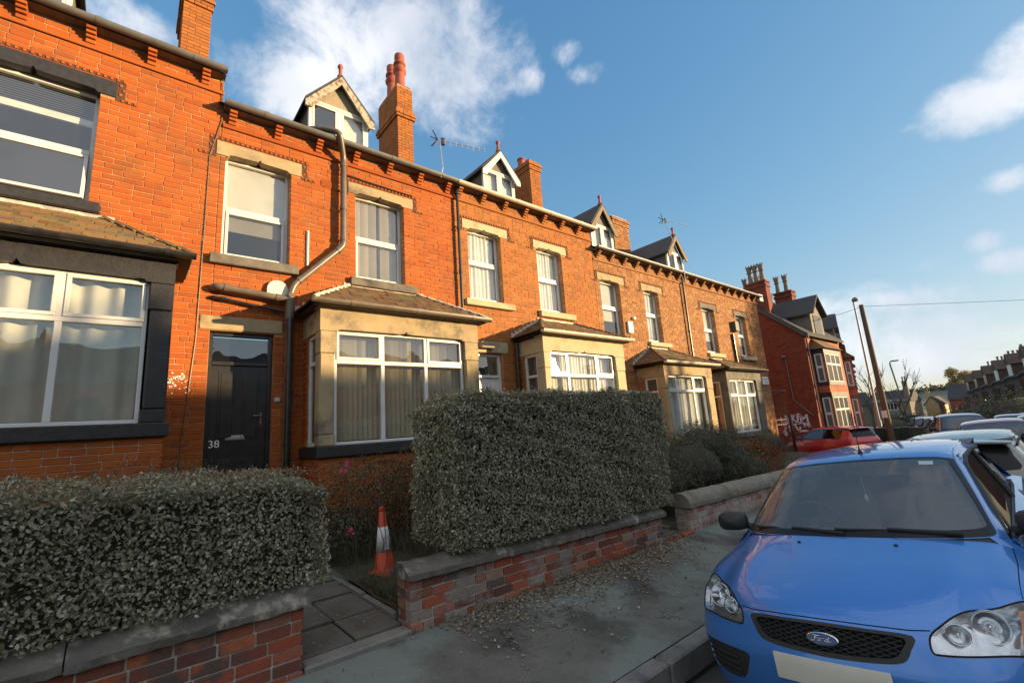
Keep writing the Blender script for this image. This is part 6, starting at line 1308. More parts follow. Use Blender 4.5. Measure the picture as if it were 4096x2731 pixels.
        # wheels
        for yc in (.87, 3.50):
            w = MB(); w.lathe([(.20, -.09), (.29, -.10), (.31, -.08), (.312, .07), (.295, .095), (.20, .10)], (0, 0, 0), 28, axis=0); w.v = [(s_ * .775 + x, yc + y, .312 + z) for x, y, z in w.v]
            wh = w.build('wheel', TYRE, t, smooth=True, sharp=40); w = MB()
            w.lathe([(.205, .08), (.20, .06), (.19, .03), (.05, .045), (.03, .06), (0.0, .06)], (0, 0, 0), 28, axis=0); w.v = [(s_ * (.775 + x), yc + y, .312 + z) for x, y, z in w.v]; w.build('hub_cap', RIM, wh, smooth=True, sharp=30)
            w = MB(); w.grid([[(s_ * x, yc + .362 * math.cos(a), .31 + .362 * math.sin(a)) for x in (.50, .84)] for a in np.linspace(-.3, math.pi + .3, 14)]); w.build('wheel_arch', TRIM, t)
        # mirror
        q = MB(); rows = []
        for k, (r_, d) in enumerate(((.3, -.02), (.9, 0), (1, .05), (.92, .10), (.5, .14), (.05, .15))): rows.append([(s_ * (.955 + .125 * r_ * np.sign(math.cos(a)) * abs(math.cos(a)) ** .6), 1.42 - d, 1.025 + .078 * r_ * np.sign(math.sin(a)) * abs(math.sin(a)) ** .6) for a in np.linspace(0, 2 * math.pi, 21)])
        q.grid(rows); mi_ = q.build('wing_mirror', TRIM, t, smooth=True); q = MB(); q.add([(s_ * .855, 1.43, .96), (s_ * 1.06, 1.43, .97), (s_ * 1.07, 1.43, 1.08), (s_ * .86, 1.43, 1.085)], [(0, 1, 2, 3)]); q.build('mirror_glass', CHROME, mi_); q = MB(); q.tube([(s_ * .80, 1.42, .96), (s_ * .88, 1.40, .99)], .03, 8); q.build('mirror_arm', TRIM, mi_)
        q = MB()
        for yd in ((1.28, 2.55) if detail else (2.0,)): q.tube([(s_ * .929, yd, .35), (s_ * .931, yd, .65), (s_ * .926, yd, .80)], .0035, 4)
        q.build('door_gap', GAP, t)
    # floor and engine blackness, interior
    q = MB(); q.box(-.80, .80, .62, 4.1, .19, .24); q.box(-.6, .6, .3, .95, .24, .58); q.box(-.80, .80, .55, .95, .24, .58); q.add([(-.7, .45, .25), (.7, .45, .25), (.70, .66, .76), (-.70, .66, .76)], [(0, 1, 2, 3)]); q.build('underbody', GAP, t)
    q = MB(); q.grid([[(x, y, z + .012 * math.cos(x * 6)) for x in np.linspace(-.62, .62, 9)] for y, z in ((1.06, .94), (1.2, .955), (1.45, .955), (1.52, .90), (1.55, .7))]); dash = q.build('dashboard', INTR, t, smooth=True)
    q = MB(); q.box(-.88, .88, 1.5, 4.0, .25, .32); 
    for s_ in (-1, 1): q.box(s_ * .87, s_ * .80, 1.3, 3.9, .3, .93)
    q.box(-.62, .62, 2.0, 3.8, 1.39, 1.40); q.build('cabin_lining', INTR, t)
    q = MB(); tor = [(-.36 + .19 * math.cos(a), 1.60 - .06 * math.sin(a), .98 + .165 * math.sin(a)) for a in np.linspace(0, 2 * math.pi, 25)]; q.tube(tor, .014, 8); q.tube([(-.36, 1.60, .98), (-.36, 1.45, .90)], .05, 8); q.tube([(-.53, 1.60, .98), (-.19, 1.60, .98)], .016, 6); q.build('steering_wheel', TRIM, t, smooth=True)
    for s_ in (-1, 1):
        q = MB(); q.box(s_ * .37 - .25, s_ * .37 + .25, 2.0, 2.5, .45, .62, c=.06); 
        q.add([(s_ * .37 + x * (.25 if k < 6 else .22), 2.48 + d + z_ * .22, .6 + z_ * .62) for k, (x, d, z_) in enumerate([(-1, 0, 0), (1, 0, 0), (1, .11, 0), (-1, .11, 0), (-1, 0, .6), (1, 0, .6), (.8, 0, 1), (-.8, 0, 1), (-1, .11, .6), (1, .11, .6), (.8, .09, 1), (-.8, .09, 1)])], [(0, 1, 5, 4), (4, 5, 6, 7), (3, 2, 9, 8), (8, 9, 10, 11), (0, 4, 8, 3), (1, 2, 9, 5), (4, 7, 11, 8), (5, 9, 10, 6), (7, 6, 10, 11)])
        se = q.build('seat', SEAT, t); q = MB(); q.box(s_ * .37 - .12, s_ * .37 + .12, 2.66, 2.75, 1.22, 1.38, c=.035); q.build('headrest', SEAT, se)
    q = MB(); q.box(-.66, .66, 3.3, 3.42, .5, 1.12, c=.04); q.build('rear_bench', SEAT, t)
    if detail:
        q = MB(); q.box(-.11, .11, 1.80, 1.83, 1.30, 1.355, c=.012); q.tube([(0, 1.80, 1.36), (0, 1.78, 1.40)], .01, 6); q.build('rear_view_mirror', TRIM, t)
        q = MB(); q.tube([(.0, 1.79, 1.30), (.002, 1.78, 1.16)], .0015, 4); q.tube([(.0, 1.78, 1.16), (.0, 1.78, 1.13)], [.006, .015], 8); q.tube([(.0, 1.78, 1.13), (.0, 1.78, 1.10)], [.015, .004], 8); q.build('air_freshener', mat('pale_plastic', (.5, .52, .45), rough=.4), t)
        # wipers
        for (a, c) in (((.60, 1.06, 1.012), (-.08, 1.03, 1.035)), ((-.02, 1.0, 1.012), (-.66, 1.12, 1.03))):
            q = MB(); a, c = Vector(a), Vector(c); q.tube([a, a.lerp(c, .5) + Vector((0, 0, .012)), a.lerp(c, .55) + Vector((0, 0, .012))], [.016, .012, .010], 6); q.tube([a.lerp(c, .12) + Vector((0, .02, .006)), c], .010, 6); q.build('wiper', BLK_RUB, t)
        for x in (-.28, .28):
            p = surf(FR, np.array([x / .2]), np.array([7.35]))[0]; n_ = surf_n(FR, np.array([x / .2]), np.array([7.35]))[0] * FL; k = MB(); k.lathe([(.012, -.004), (.012, .004), (.008, .009), (0.0, .010)], tuple(p), 10); k.build('washer_jet', BLK_RUB, t)
        q = MB(); q.lathe([(.022, 0), (.018, .012), (.008, .03), (.004, .06), (.003, .08)], (0, 2.02, 1.466), 10); q.tube([(0, 2.02, 1.54), (0, 2.16, 1.84)], [.0035, .0016], 6); q.build('aerial', BLK_RUB, t, smooth=True)
        uu = np.array([[2.35, 2.58], [2.35, 2.74], [3.1, 2.74], [3.05, 2.58]]); P = surf(CB, uu[:, 0], uu[:, 1]) + surf_n(CB, uu[:, 0], uu[:, 1]) * FC * .0045; q = MB(); q.add([tuple(p) for p in P], [(0, 1, 2, 3)]); q.build('windscreen_sticker', STICK, ws)
    return t
blue = make_car('parked_car', 'blue hatchback parked nearest the camera facing it, with blank front plate', (-1.05, 2.98, -1.895), (math.radians(.7), math.radians(-4.9), math.radians(2.6)), BLUE)
blue.rotation_mode = 'XYZ'
# my fitted rotation is Rz @ Rx @ Ry
blue.rotation_mode = 'QUATERNION'; blue.rotation_quaternion = (Matrix.Rotation(math.radians(2.6), 3, 'Z') @ Matrix.Rotation(math.radians(.7), 3, 'X') @ Matrix.Rotation(math.radians(-4.9), 3, 'Y')).to_quaternion()
proto = make_car('parked_car', 'grey cream hatchback parked tail on behind the blue car', (-1.20, 12.7, -1.98), (0, math.radians(3.2), math.pi + .02), WHITEC, detail=False, group='cars parked along the street')
def car_copy(label, loc, rot, paint_m, scale=(1, 1, 1)):
    c = copy_tree(proto); c['label'] = label; c.location = loc; c.rotation_euler = rot; c.scale = scale
    def rep(o):
        if o.type == 'MESH' and o.data.materials and o.data.materials[0] == WHITEC: o.material_slots[0].link = 'OBJECT'; o.material_slots[0].material = paint_m
        for ch in o.children: rep(ch)
    rep(c); return c
car_copy('dusty red hatchback with its windscreen facing the camera behind the grey cream car', (-1.30, 15.6, -2.08), (0, math.radians(-3), math.radians(3)), PINK)
car_copy('silver tall car parked across from the red brick house, facing the camera', (-2.45, 23.4, -2.24), (0, 0, math.radians(14)), SILV, (1, 1, 1.12))
car_copy('bright red hatchback parked side on below the graffiti wall', (-8.86, 24.7, -2.22), (0, 0, math.radians(-118)), REDC, (.93, .92, .97))
k = 0
for (x, y, z, r_, m_, lb) in ((-4.1, 33, -2.42, 14, SILV, 'silver car in the far parked row, nearest of the row'), (-5.2, 37.5, -2.5, 12, SILV, 'grey car second in the far parked row'), (-6.4, 42, -2.6, 12, WHITEC, 'pale car third in the far parked row'), (-.55, 22.8, -2.2, 5, SILV, 'silver car at the right edge behind the dusty red car'), (-1.7, 30, -2.35, 5, SILV, 'silver roof showing between the far parked cars at the right'), (-1.35, 38, -2.5, 5, SILV, 'farthest pale car roof at the right'), (-7.6, 47, -2.7, 12, SILV, 'last small car of the far row beside the wheelie bins')):
    car_copy(lb, (x, y, z), (0, 0, math.radians(r_)), m_)
# ------------------------------------------------------------------ gable-ended brick house beyond the side street
BR_FLAT = None
def brick_surface(name, c1, c2, mort, axis='y'):
    """for walls too far away for single bricks"""
    m, t, b = new_mat(name); nd = t.nodes; lk = t.links; g = nd.new('ShaderNodeNewGeometry'); sp = nd.new('ShaderNodeSeparateXYZ'); lk.new(g.outputs['Position'], sp.inputs[0]); cb = nd.new('ShaderNodeCombineXYZ'); lk.new(sp.outputs[0 if axis == 'x' else 1], cb.inputs[0]); lk.new(sp.outputs[2], cb.inputs[1])
    bt = nd.new('ShaderNodeTexBrick'); bt.inputs['Scale'].default_value = 1; bt.inputs['Brick Width'].default_value = .23; bt.inputs['Row Height'].default_value = .083; bt.inputs['Mortar Size'].default_value = .006; bt.inputs['Color1'].default_value = lin(c1); bt.inputs['Color2'].default_value = lin(c2); bt.inputs['Mortar'].default_value = lin(mort); lk.new(cb.outputs[0], bt.inputs['Vector'])
    n = nd.new('ShaderNodeTexNoise'); n.inputs['Scale'].default_value = 1.6; n.inputs['Detail'].default_value = 7; lk.new(g.outputs['Position'], n.inputs['Vector']); r = nd.new('ShaderNodeMapRange'); r.inputs['From Min'].default_value = .35; r.inputs['From Max'].default_value = .7; r.inputs['To Min'].default_value = .65; r.inputs['To Max'].default_value = 1.15; lk.new(n.outputs['Fac'], r.inputs['Value'])
    x = nd.new('ShaderNodeMix'); x.data_type = 'RGBA'; x.blend_type = 'MULTIPLY'; x.inputs['Factor'].default_value = 1; lk.new(bt.outputs['Color'], x.inputs[6]); lk.new(r.outputs[0], x.inputs[7]); lk.new(x.outputs[2], b.inputs['Base Color']); b.inputs['Roughness'].default_value = .9; return m
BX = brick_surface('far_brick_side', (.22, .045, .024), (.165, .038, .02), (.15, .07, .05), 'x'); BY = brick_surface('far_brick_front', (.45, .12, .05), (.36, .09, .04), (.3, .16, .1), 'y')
BXD = brick_surface('far_brick_brown', (.16, .09, .065), (.12, .075, .055), (.15, .12, .1), 'y')
Gg = thing('gable_house', 'red brick end house beyond the side street with graffiti on its gable wall', 'house', (-10, 29, -2.2), 'terraced houses beyond the side street')
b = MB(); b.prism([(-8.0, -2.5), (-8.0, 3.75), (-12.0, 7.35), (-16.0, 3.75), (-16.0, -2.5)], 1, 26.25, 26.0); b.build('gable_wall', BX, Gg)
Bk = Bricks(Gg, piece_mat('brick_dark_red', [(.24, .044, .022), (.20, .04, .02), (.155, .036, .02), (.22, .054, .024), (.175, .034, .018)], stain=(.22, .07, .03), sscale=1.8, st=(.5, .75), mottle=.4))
k = 0; z = -2.3
while z < 7.2:
    wr_ = 0 if z < 3.7 else (z - 3.75) / .9; wr_ = max(0, wr_)
    if 4 - wr_ > .3: Bk.course(Vector((-15.9 if False else -12.6, 25.985, 0)), Vector((1, 0, 0)), Vector((0, -1, 0)), z, max(0, wr_ - 3.4), 4.6 - wr_, (), k)
    z += BH; k += 1
Bk.flush()
b = MB(); b.box(-8.25, -8.0, 26.25, 31.6, -2.5, 3.7); b.build('front_wall', BY, Gg)
b = MB()
for s_ in (1,): b.add([(-7.75, 25.85, 3.62), (-12.0, 25.85, 7.45), (-12.0, 31.6, 7.45), (-7.75, 31.6, 3.62), (-7.75, 25.85, 3.74), (-12.0, 25.85, 7.57), (-12.0, 31.6, 7.57), (-7.75, 31.6, 3.74)], [(0, 1, 2, 3), (4, 5, 6, 7), (0, 1, 5, 4), (0, 3, 7, 4)])
b.add([(-12.0, 25.85, 7.45), (-16.25, 25.85, 3.62), (-16.25, 31.6, 3.62), (-12.0, 31.6, 7.45)], [(0, 1, 2, 3)]); b.prism([(-7.75, 3.48), (-7.75, 3.64), (-12, 7.46), (-12, 7.28)], 1, 25.84, 25.97); b.build('roof', SLATE, Gg)
def simple_chimney(par, x0, x1, y0, y1, z0, z1, m, pots, kind='crown', pm=POT_G, hh=.95):
    b = MB(); b.box(x0, x1, y0, y1, z0, z1 - .35); b.box(x0 - .04, x1 + .04, y0 - .04, y1 + .04, z1 - .35, z1 - .22); b.box(x0, x1, y0, y1, z1 - .22, z1 - .1); b.box(x0 - .05, x1 + .05, y0 - .05, y1 + .05, z1 - .1, z1); c = b.build('chimney', m, par)
    for (px, py) in pots:
        q = MB(); q.lathe([(.15, z1), (.13, z1 + .06), (.10, z1 + hh * .6), (.15, z1 + hh * .66), (.11, z1 + hh * .72), (.15, z1 + hh * .9), (.15, z1 + hh), (.09, z1 + hh)], (px, py, 0), 10)
        if kind == 'crown':
            for a in range(6): t = a * 1.047; q.box(px + .14 * math.cos(t) - .02, px + .14 * math.cos(t) + .02, py + .14 * math.sin(t) - .02, py + .14 * math.sin(t) + .02, z1 + hh, z1 + hh + .09)
        q.build('chimney_pot', pm, c, smooth=True, sharp=40)
simple_chimney(Gg, -10.4, -9.35, 26.05, 26.6, 4.8, 7.05, BX, [(-10.15, 26.3), (-9.85, 26.3), (-9.53, 26.3)])
simple_chimney(Gg, -9.9, -9.0, 28.6, 29.2, 5, 6.75, BX, [(-9.75, 28.9), (-9.3, 28.9)])
# front dormer
def far_dormer(par, yc, hw, x, z0, ze, za, xb, wall, roof, win, zr=None):
    b = MB(); b.box(xb, x, yc - hw, yc + hw, z0, ze); b.prism([(yc - hw, ze), (yc + hw, ze), (yc, za)], 0, xb, x); d = b.build('dormer', wall, par)
    r = MB()
    for s_ in (-1, 1): r.prism([(yc, za + .02), (yc + s_ * (hw + .2), ze - .1), (yc + s_ * (hw + .2), ze - .01), (yc, za + .12)], 0, xb - .5, x + .25)
    r.build('dormer_roof', roof, d); w = MB(); w.box(x, x + .03, yc - hw * .6, yc + hw * .6, z0 + .2, ze - .08); w.build('window', win, d)
far_dormer(Gg, 28.3, .9, -7.95, 3.7, 5.0, 5.95, -11.5, DGREY, SLATE, FRIT)
def far_bay(par, y0, y1, levels, x0=-8.0, x1=-7.15, mat_w=BY, roof=True, stone=ST_BLACK):
    zb = levels[0][0]; zt = levels[-1][1]; b = MB(); b.box(x0, x1, y0, y1, -2.6, zt); bb = b.build('bay', mat_w, par)
    for (a, c) in levels:
        s = MB(); s.box(x0, x1 + .04, y0 - .04, y1 + .04, c - .02, c + .22); s.box(x0, x1 + .05, y0 - .04, y1 + .04, a - .18, a); 
        for yy in (y0 + .05, y1 - .16): s.box(x1 - .1, x1 + .03, yy - .02, yy + .18, a, c - .02)
        s.box(x0, x0 + .08, y0 - .02, y0 + .1, a, c); s.build('stonework', stone, bb)
        w = MB(); w.box(x1, x1 + .015, y0 + .16, y1 - .16, a, c - .02); q = w.build('window', FRIT, par)
        w = MB(); n = 3
        for i in range(n):
            ya = y0 + .16 + (y1 - y0 - .32) * i / n; yb = y0 + .16 + (y1 - y0 - .32) * (i + 1) / n; pane_frame(w, x1 + .03, ya, yb, a, a + (c - a) * .62, .05, .03); pane_frame(w, x1 + .03, ya, yb, a + (c - a) * .62, c - .02, .05, .03)
        w.build('window_frame', UPVC, q)
        # side light facing the camera
        w = MB(); xs0, xs1 = x0 + .09, x1 - .08
        for (za, zb_) in ((a, a + (c - a) * .52), (a + (c - a) * .52, c - .02)):
            w.box(xs0, xs1, y0 - .035, y0 - .005, zb_ - .06, zb_); w.box(xs0, xs1, y0 - .035, y0 - .005, za, za + .06); w.box(xs0, xs0 + .06, y0 - .035, y0 - .005, za + .06, zb_ - .06); w.box(xs1 - .06, xs1, y0 - .035, y0 - .005, za + .06, zb_ - .06)
        s2 = w.build('side_window', UPVC, par); w = MB(); w.add([(xs0, y0 - .015, a), (xs1, y0 - .015, a), (xs1, y0 - .015, c), (xs0, y0 - .015, c)], [(0, 1, 2, 3)]); w.build('pane', mat('net_behind_glass', (.15, .15, .14), (.10, .10, .095), scale=4, rough=.08) if 'net_behind_glass' not in bpy.data.materials else bpy.data.materials['net_behind_glass'], s2)
    if roof: r = MB(); r.add([(x1 + .2, y0 - .2, zt + .22), (x1 + .2, y1 + .2, zt + .22), (x0, y1 - .3, zt + .85), (x0, y0 + .3, zt + .85), (x0, y0 - .2, zt + .22), (x0, y1 + .2, zt + .22)], [(0, 1, 2, 3), (0, 3, 4), (1, 5, 2)]); r.build('bay_roof', TILE_BR, bb)
far_bay(Gg, 26.7, 29.2, [(-1.15, .55), (1.3, 2.75)], x1=-7.5)
b = MB(); b.tube([(-7.93, 26.1, 3.7), (-7.93, 26.1, -.2)], .04, 8); b.build('drainpipe', TWIG, Gg)
b = MB(); b.tube([(-9.0, 25.95, 2.7), (-8.95, 25.95, .5), (-8.2, 25.95, -.3)], .03, 6); b.lathe([(.0, 0), (.12, .03), (.10, .12), (0, .14)], (-9.05, 25.9, 2.68), 10); b.build('security_lamp', DGREY, Gg)
# graffiti: spray strokes in shallow relief
GR = mat('graffiti_paint', (.62, .60, .66), (.48, .4, .48), scale=9, rough=.6)
b = MB()
def spray(pts, r=.045):
    P = [(-9.72 + x * 1.42, z) for x, z in pts]; out = []
    for i in range(len(P) - 1):
        for t in range(5): out.append((P[i][0] + (P[i + 1][0] - P[i][0]) * t / 5, P[i][1] + (P[i + 1][1] - P[i][1]) * t / 5))
    out.append(P[-1]); V_ = thick_line(out, r); n = len(V_); h_ = n // 2
    b.add([(x, 25.966, z) for x, z in V_], [(i, i + 1, n - 2 - i, n - 1 - i) for i in range(h_ - 1)])
spray([(0, -.30), (.05, -.72)]); spray([(.17, -.2), (.17, -.70)]); spray([(0, -.62), (.12, -.55), (.17, -.55)]); spray([(.27, -.24), (.24, -.72), (.27, -1.05)])
spray([(.27, -.45), (.38, -.26), (.48, -.24), (.40, -.36), (.34, -.58), (.36, -.70)]); spray([(.42, -.42), (.52, -.68)], .03); spray([(.58, -.16), (.53, -.66)]); spray([(.64, -.16), (.66, -.62)]); spray([(.64, -.2), (.73, -.46), (.86, -.24), (.86, -.62), (.96, -1.05)])
spray([(.03, -.72), (.2, -.66), (.44, -.70), (.5, -.66), (.66, -.62), (.82, -.72), (.97, -1.0), (.9, -1.07), (.72, -1.02), (.5, -1.05)]); spray([(.12, -.78), (.08, -1.0), (.14, -1.2)], .04); spray([(.44, -.75), (.5, -.95), (.54, -1.05), (.6, -.8)], .04); spray([(.72, -.72), (.74, -.85)], .03); spray([(.02, -1.0), (.1, -1.25)], .04); spray([(.24, -1.38), (.4, -1.34), (.6, -1.4), (.78, -1.3)], .035); spray([(.78, -1.05), (.84, -1.25)], .03)
b.build('graffiti', GR, Gg)
# the row continuing beyond: one thing per house
def row_house(label, y0, x, zd, group, mw=BY, bays=True, L_=5.4, stone=ST_GREY, ang=.24):
    h = thing('terraced_house', label, 'house', (x, y0, 0), group, rot=(0, 0, ang)); x = 0; y0 = 0
    b = MB(); b.box(x - 8, x, y0, y0 + L_ - .01, -3.5 + zd, 3.6 + zd); b.build('wall', mw, h)
    b = MB(); b.prism([(x + .3, 3.5 + zd), (x + .3, 3.62 + zd), (x - 4, 7.2 + zd), (x - 8.3, 3.62 + zd), (x - 8.3, 3.5 + zd)], 1, y0 - .02, y0 + L_ - .03); b.build('roof', SLATE, h)
    simple_chimney(h, x - 4.6, x - 3.3, y0 - .3, y0 + .3, 5.5 + zd, 8.0 + zd, mw, [(x - 4.3, y0), (x - 3.9, y0), (x - 3.5, y0)], hh=.7)
    far_dormer(h, y0 + 2.4, .9, x - .1, 3.5 + zd, 4.9 + zd, 5.8 + zd, x - 3, DGREY, SLATE, FRIT)
    if bays:
        far_bay(h, y0 + 1.2, y0 + 3.7, [(-1.15 + zd, .55 + zd), (1.3 + zd, 2.75 + zd)], x0=x, x1=x + .45, mat_w=mw, stone=stone)
    return h
names = ['second', 'third', 'fourth', 'fifth', 'sixth', 'farthest']
for i in range(6): row_house(f'{names[i]} brick house with stacked bays in the row receding beyond the graffiti house', 31.65 + i * 5.42 * .971, -8.05 - i * 5.42 * .238, -.10 * (i + 1), 'terraced houses beyond the side street', stone=ST_BUFF if i % 2 else ST_GREY)
# ------------------------------------------------------------------ opposite side of the street (behind the camera's right shoulder): it casts the shade
opp = ['with its door opposite the tall hedge', 'opposite the numbered black door', 'opposite the cream bay', 'opposite the fourth house', 'opposite the last near house', 'opposite the side street', 'beyond the side street', 'beyond the lamp column', 'farthest down']
OPH = []
for i, (y0, zr) in enumerate([(-9, 5.35), (-3, 5.3), (3, 5.3), (9, 5.25), (15, 5.15), (21, 5.0), (27.2, 4.25), (33.2, 3.6), (39.2, 3.2), (45.2, 3.0), (51.2, 2.8)]):
    h = thing('terraced_house', 'brick house on the shaded side of the street, ' + (['well behind the camera', 'just behind the camera'] + opp)[i], 'house', (12, y0 + 3, -2), 'houses on the shaded side of the street'); ze = zr - 2.3
    b = MB(); b.box(10.2, 17.8, y0, y0 + 5.98, -3, ze); b.build('wall', BY, h); b = MB(); b.prism([(9.9, ze - .1), (14, zr), (18.1, ze - .1)], 1, y0, y0 + 5.98); b.build('roof', SLATE, h)
    w = MB()
    for (ya, za) in ((1.0, -.6), (3.6, -.6), (1.0, 1.6), (3.6, 1.6)): w.box(10.14, 10.2, y0 + ya, y0 + ya + 1.2, za - 1.0, min(za + .6, ze - .2))
    w.build('window', FRIT, h)
    simple_chimney(h, 13.4, 14.6, y0 + 5.7, y0 + 6.2, zr - .6, zr + (.25 if y0 < 25 else .8), BY, [(13.7, y0 + 5.95), (14.3, y0 + 5.95)], hh=.35 if y0 < 25 else .6)
# street tree on the shaded side whose shadow falls on the end house
def tree(name, label, loc, h, crown, n, m, seed, size=(.05, .1), trunk=.16, group=None, bare=False, spread=.5, kind='tree'):
    t = thing(name, label, 'tree', loc, group); r = random.Random(seed); x, y, z = loc; b = MB(); tips = []
    def limb(p, d, L_, rad, k):
        pts = [p]; q = p.copy(); dd = d.copy()
        for i in range(4):
            dd = (dd + Vector((r.uniform(-.16, .16), r.uniform(-.16, .16), r.uniform(-.02, .14)))).normalized(); q = q + dd * L_ / 4; pts.append(q.copy())
        b.tube(pts, [rad * (1 - .12 * i) for i in range(5)], 6 if k > 1 else 5)
        if k == 0: tips.append(q); return
        for i in range(3 if k > 1 or bare else 2): j = r.choice((2, 3, 4)); limb(pts[j], (dd + Vector((r.uniform(-1, 1), r.uniform(-1, 1), r.uniform(-.1, .7))) * spread).normalized(), L_ * r.uniform(.55, .8), rad * .55, k - 1)
    limb(Vector(loc), Vector((0, 0, 1)), h * .42, trunk, 3); b.build('trunk', TWIG, t, smooth=True)
    if not bare:
        g = np.random.default_rng(seed); Ps = []; Ns = []
        for tp in tips:
            k = n // len(tips); d = g.normal(0, 1, (k, 3)); rr = crown * g.uniform(.2, 1, (k, 1)) ** .6; d /= np.linalg.norm(d, axis=1, keepdims=True); Ps.append(np.array(tp) + d * rr); Ns.append(d)
        leaf_mesh('crown', np.concatenate(Ps), np.concatenate(Ns), size, m, t, seed=seed, kind='stuff')
    return t
tree('street_tree', 'bare street tree on the shaded side whose shadow crosses the end house', (6.2, 33.5, -2.6), 9, 1.2, 20000, LEAF_D, 3, spread=.6, size=(.08, .15))
# ------------------------------------------------------------------ street furniture
lampm = mat('lamp_column_grey', (.30, .31, .30), (.24, .25, .24), scale=3, rough=.5); WOODP = mat('telegraph_pole_wood', (.085, .055, .035), (.12, .08, .05), scale=2, rough=.85, stretch=(8, 8, .6))
l = thing('street_lamp', 'tall grey street lamp column left of the telegraph pole', 'street lamp', (-8.25, 37.8, -2.5)); b = MB(); b.tube([(-8.25, 37.8, -2.5), (-8.25, 37.8, -1.0)], .11, 12); b.tube([(-8.25, 37.8, -1.0), (-8.25, 37.8, 7.05)], [.075, .05], 12); b.build('column', lampm, l, smooth=True, sharp=35); b = MB(); b.lathe([(.0, 7.32), (.12, 7.27), (.2, 7.12), (.17, 7.02), (0, 7.0)], (-8.15, 37.8, 0), 14); b.build('lantern', DGREY, l, smooth=True)
tp = thing('telegraph_pole', 'brown wooden telegraph pole with a small white notice', 'pole', (-6.87, 33, -2.4)); b = MB(); b.tube([(-6.80, 33, -2.5), (-6.88, 33, 5.85)], [.165, .115], 14); b.build('pole', WOODP, tp, smooth=True, sharp=35); b = MB(); b.box(-6.98, -6.74, 32.78, 32.8, -.75, -.35); b.build('notice', UPVC, tp)
def wire(label, a, c, sag, r=.012):
    a, c = Vector(a), Vector(c); b = MB(); b.tube([a.lerp(c, t) - Vector((0, 0, sag * 4 * t * (1 - t))) for t in np.linspace(0, 1, 24)], r, 5); return tag(b.build('overhead_wire', GUT_BLACK), label, 'wire')
wire('thin overhead wire running from the pole top to the graffiti house', (-6.87, 33, 5.75), (-7.85, 27.2, 4.49), .06); wire('thin overhead wire crossing the sky from the pole top to the right', (-6.87, 33, 5.75), (10.2, 52.3, 5.0), .05)
l = thing('street_lamp', 'small distant street lamp right of the telegraph pole', 'street lamp', (-10.0, 56, -3)); b = MB(); b.tube([(-9.9, 56, -3), (-10.45, 56, 3.75)], .06, 8); b.tube([(-10.45, 56, 3.75), (-10.4, 56, 3.95), (-10.1, 56, 4.0)], .05, 8); b.build('column', DGREY, l); b = MB(); b.box(-10.35, -9.75, 55.9, 56.1, 3.93, 4.05, c=.03); b.build('lantern', DGREY, l)
BIN = mat('bin_plastic', (.03, .05, .04), (.04, .045, .04), scale=3, rough=.5)
for x, y, lb, mm in ((-6.85, 33.9, 'black wheelie bin nearest the telegraph pole', BIN), (-6.45, 34.4, 'green wheelie bin between two others near the parked row', BIN), (-5.7, 33.6, 'wheelie bin with brown lid beside the parked row', BIN), (-7.5, 34.5, 'dark wheelie bin behind the lamp column', BIN)):
    t = thing('wheelie_bin', lb, 'bin', (x, y, -2.42), 'wheelie bins on the pavement'); b = MB(); z = -2.42; b.add([(x - .22, y - .25, z), (x + .22, y - .25, z), (x + .22, y + .2, z), (x - .22, y + .2, z), (x - .28, y - .33, z + 1.0), (x + .28, y - .33, z + 1.0), (x + .28, y + .3, z + 1.0), (x - .28, y + .3, z + 1.0)], [(0, 1, 5, 4), (1, 2, 6, 5), (2, 3, 7, 6), (3, 0, 4, 7), (4, 5, 6, 7)]); b.build('bin_body', mm, t)
    b = MB(); b.box(x - .3, x + .3, y - .36, y + .33, z + 1.0, z + 1.06, c=.02); b.build('lid', TRIM if 'brown' not in lb else TWIG, t)
# railings and gate by the end house
rl = thing('iron_fence', 'rusty iron railings and gate beside the end house', 'fence', (-7.6, 21.6, -1.9))
RUST = mat('rusty_iron', (.07, .03, .025), (.12, .05, .035), scale=9, rough=.8)
for k in range(9):
    b = MB(); y = 21.0 + .19 * k; b.tube([(-8.1, y, -2), (-8.1, y, .95)], .009, 5); b.build('railing_bar', RUST, rl)
for z in (-.55, -.35, .9): b = MB(); b.box(-8.12, -8.08, 20.95, 22.7, z - .02, z + .02); b.build('rail', RUST, rl)
b = MB(); b.box(-8.15, -8.05, 22.6, 22.7, -2.2, -.15); b.build('gate_post', GUT_BLACK, rl)
tag((lambda b: (b.box(-9.6, -8.2, 22.7, 22.8, -2.3, -1.5), b.build('timber_panel', mat('weathered_timber', (.13, .11, .09), (.2, .17, .13), scale=6, rough=.9)))[1])(MB()), 'weathered timber panel standing beside the gate post', 'panel')
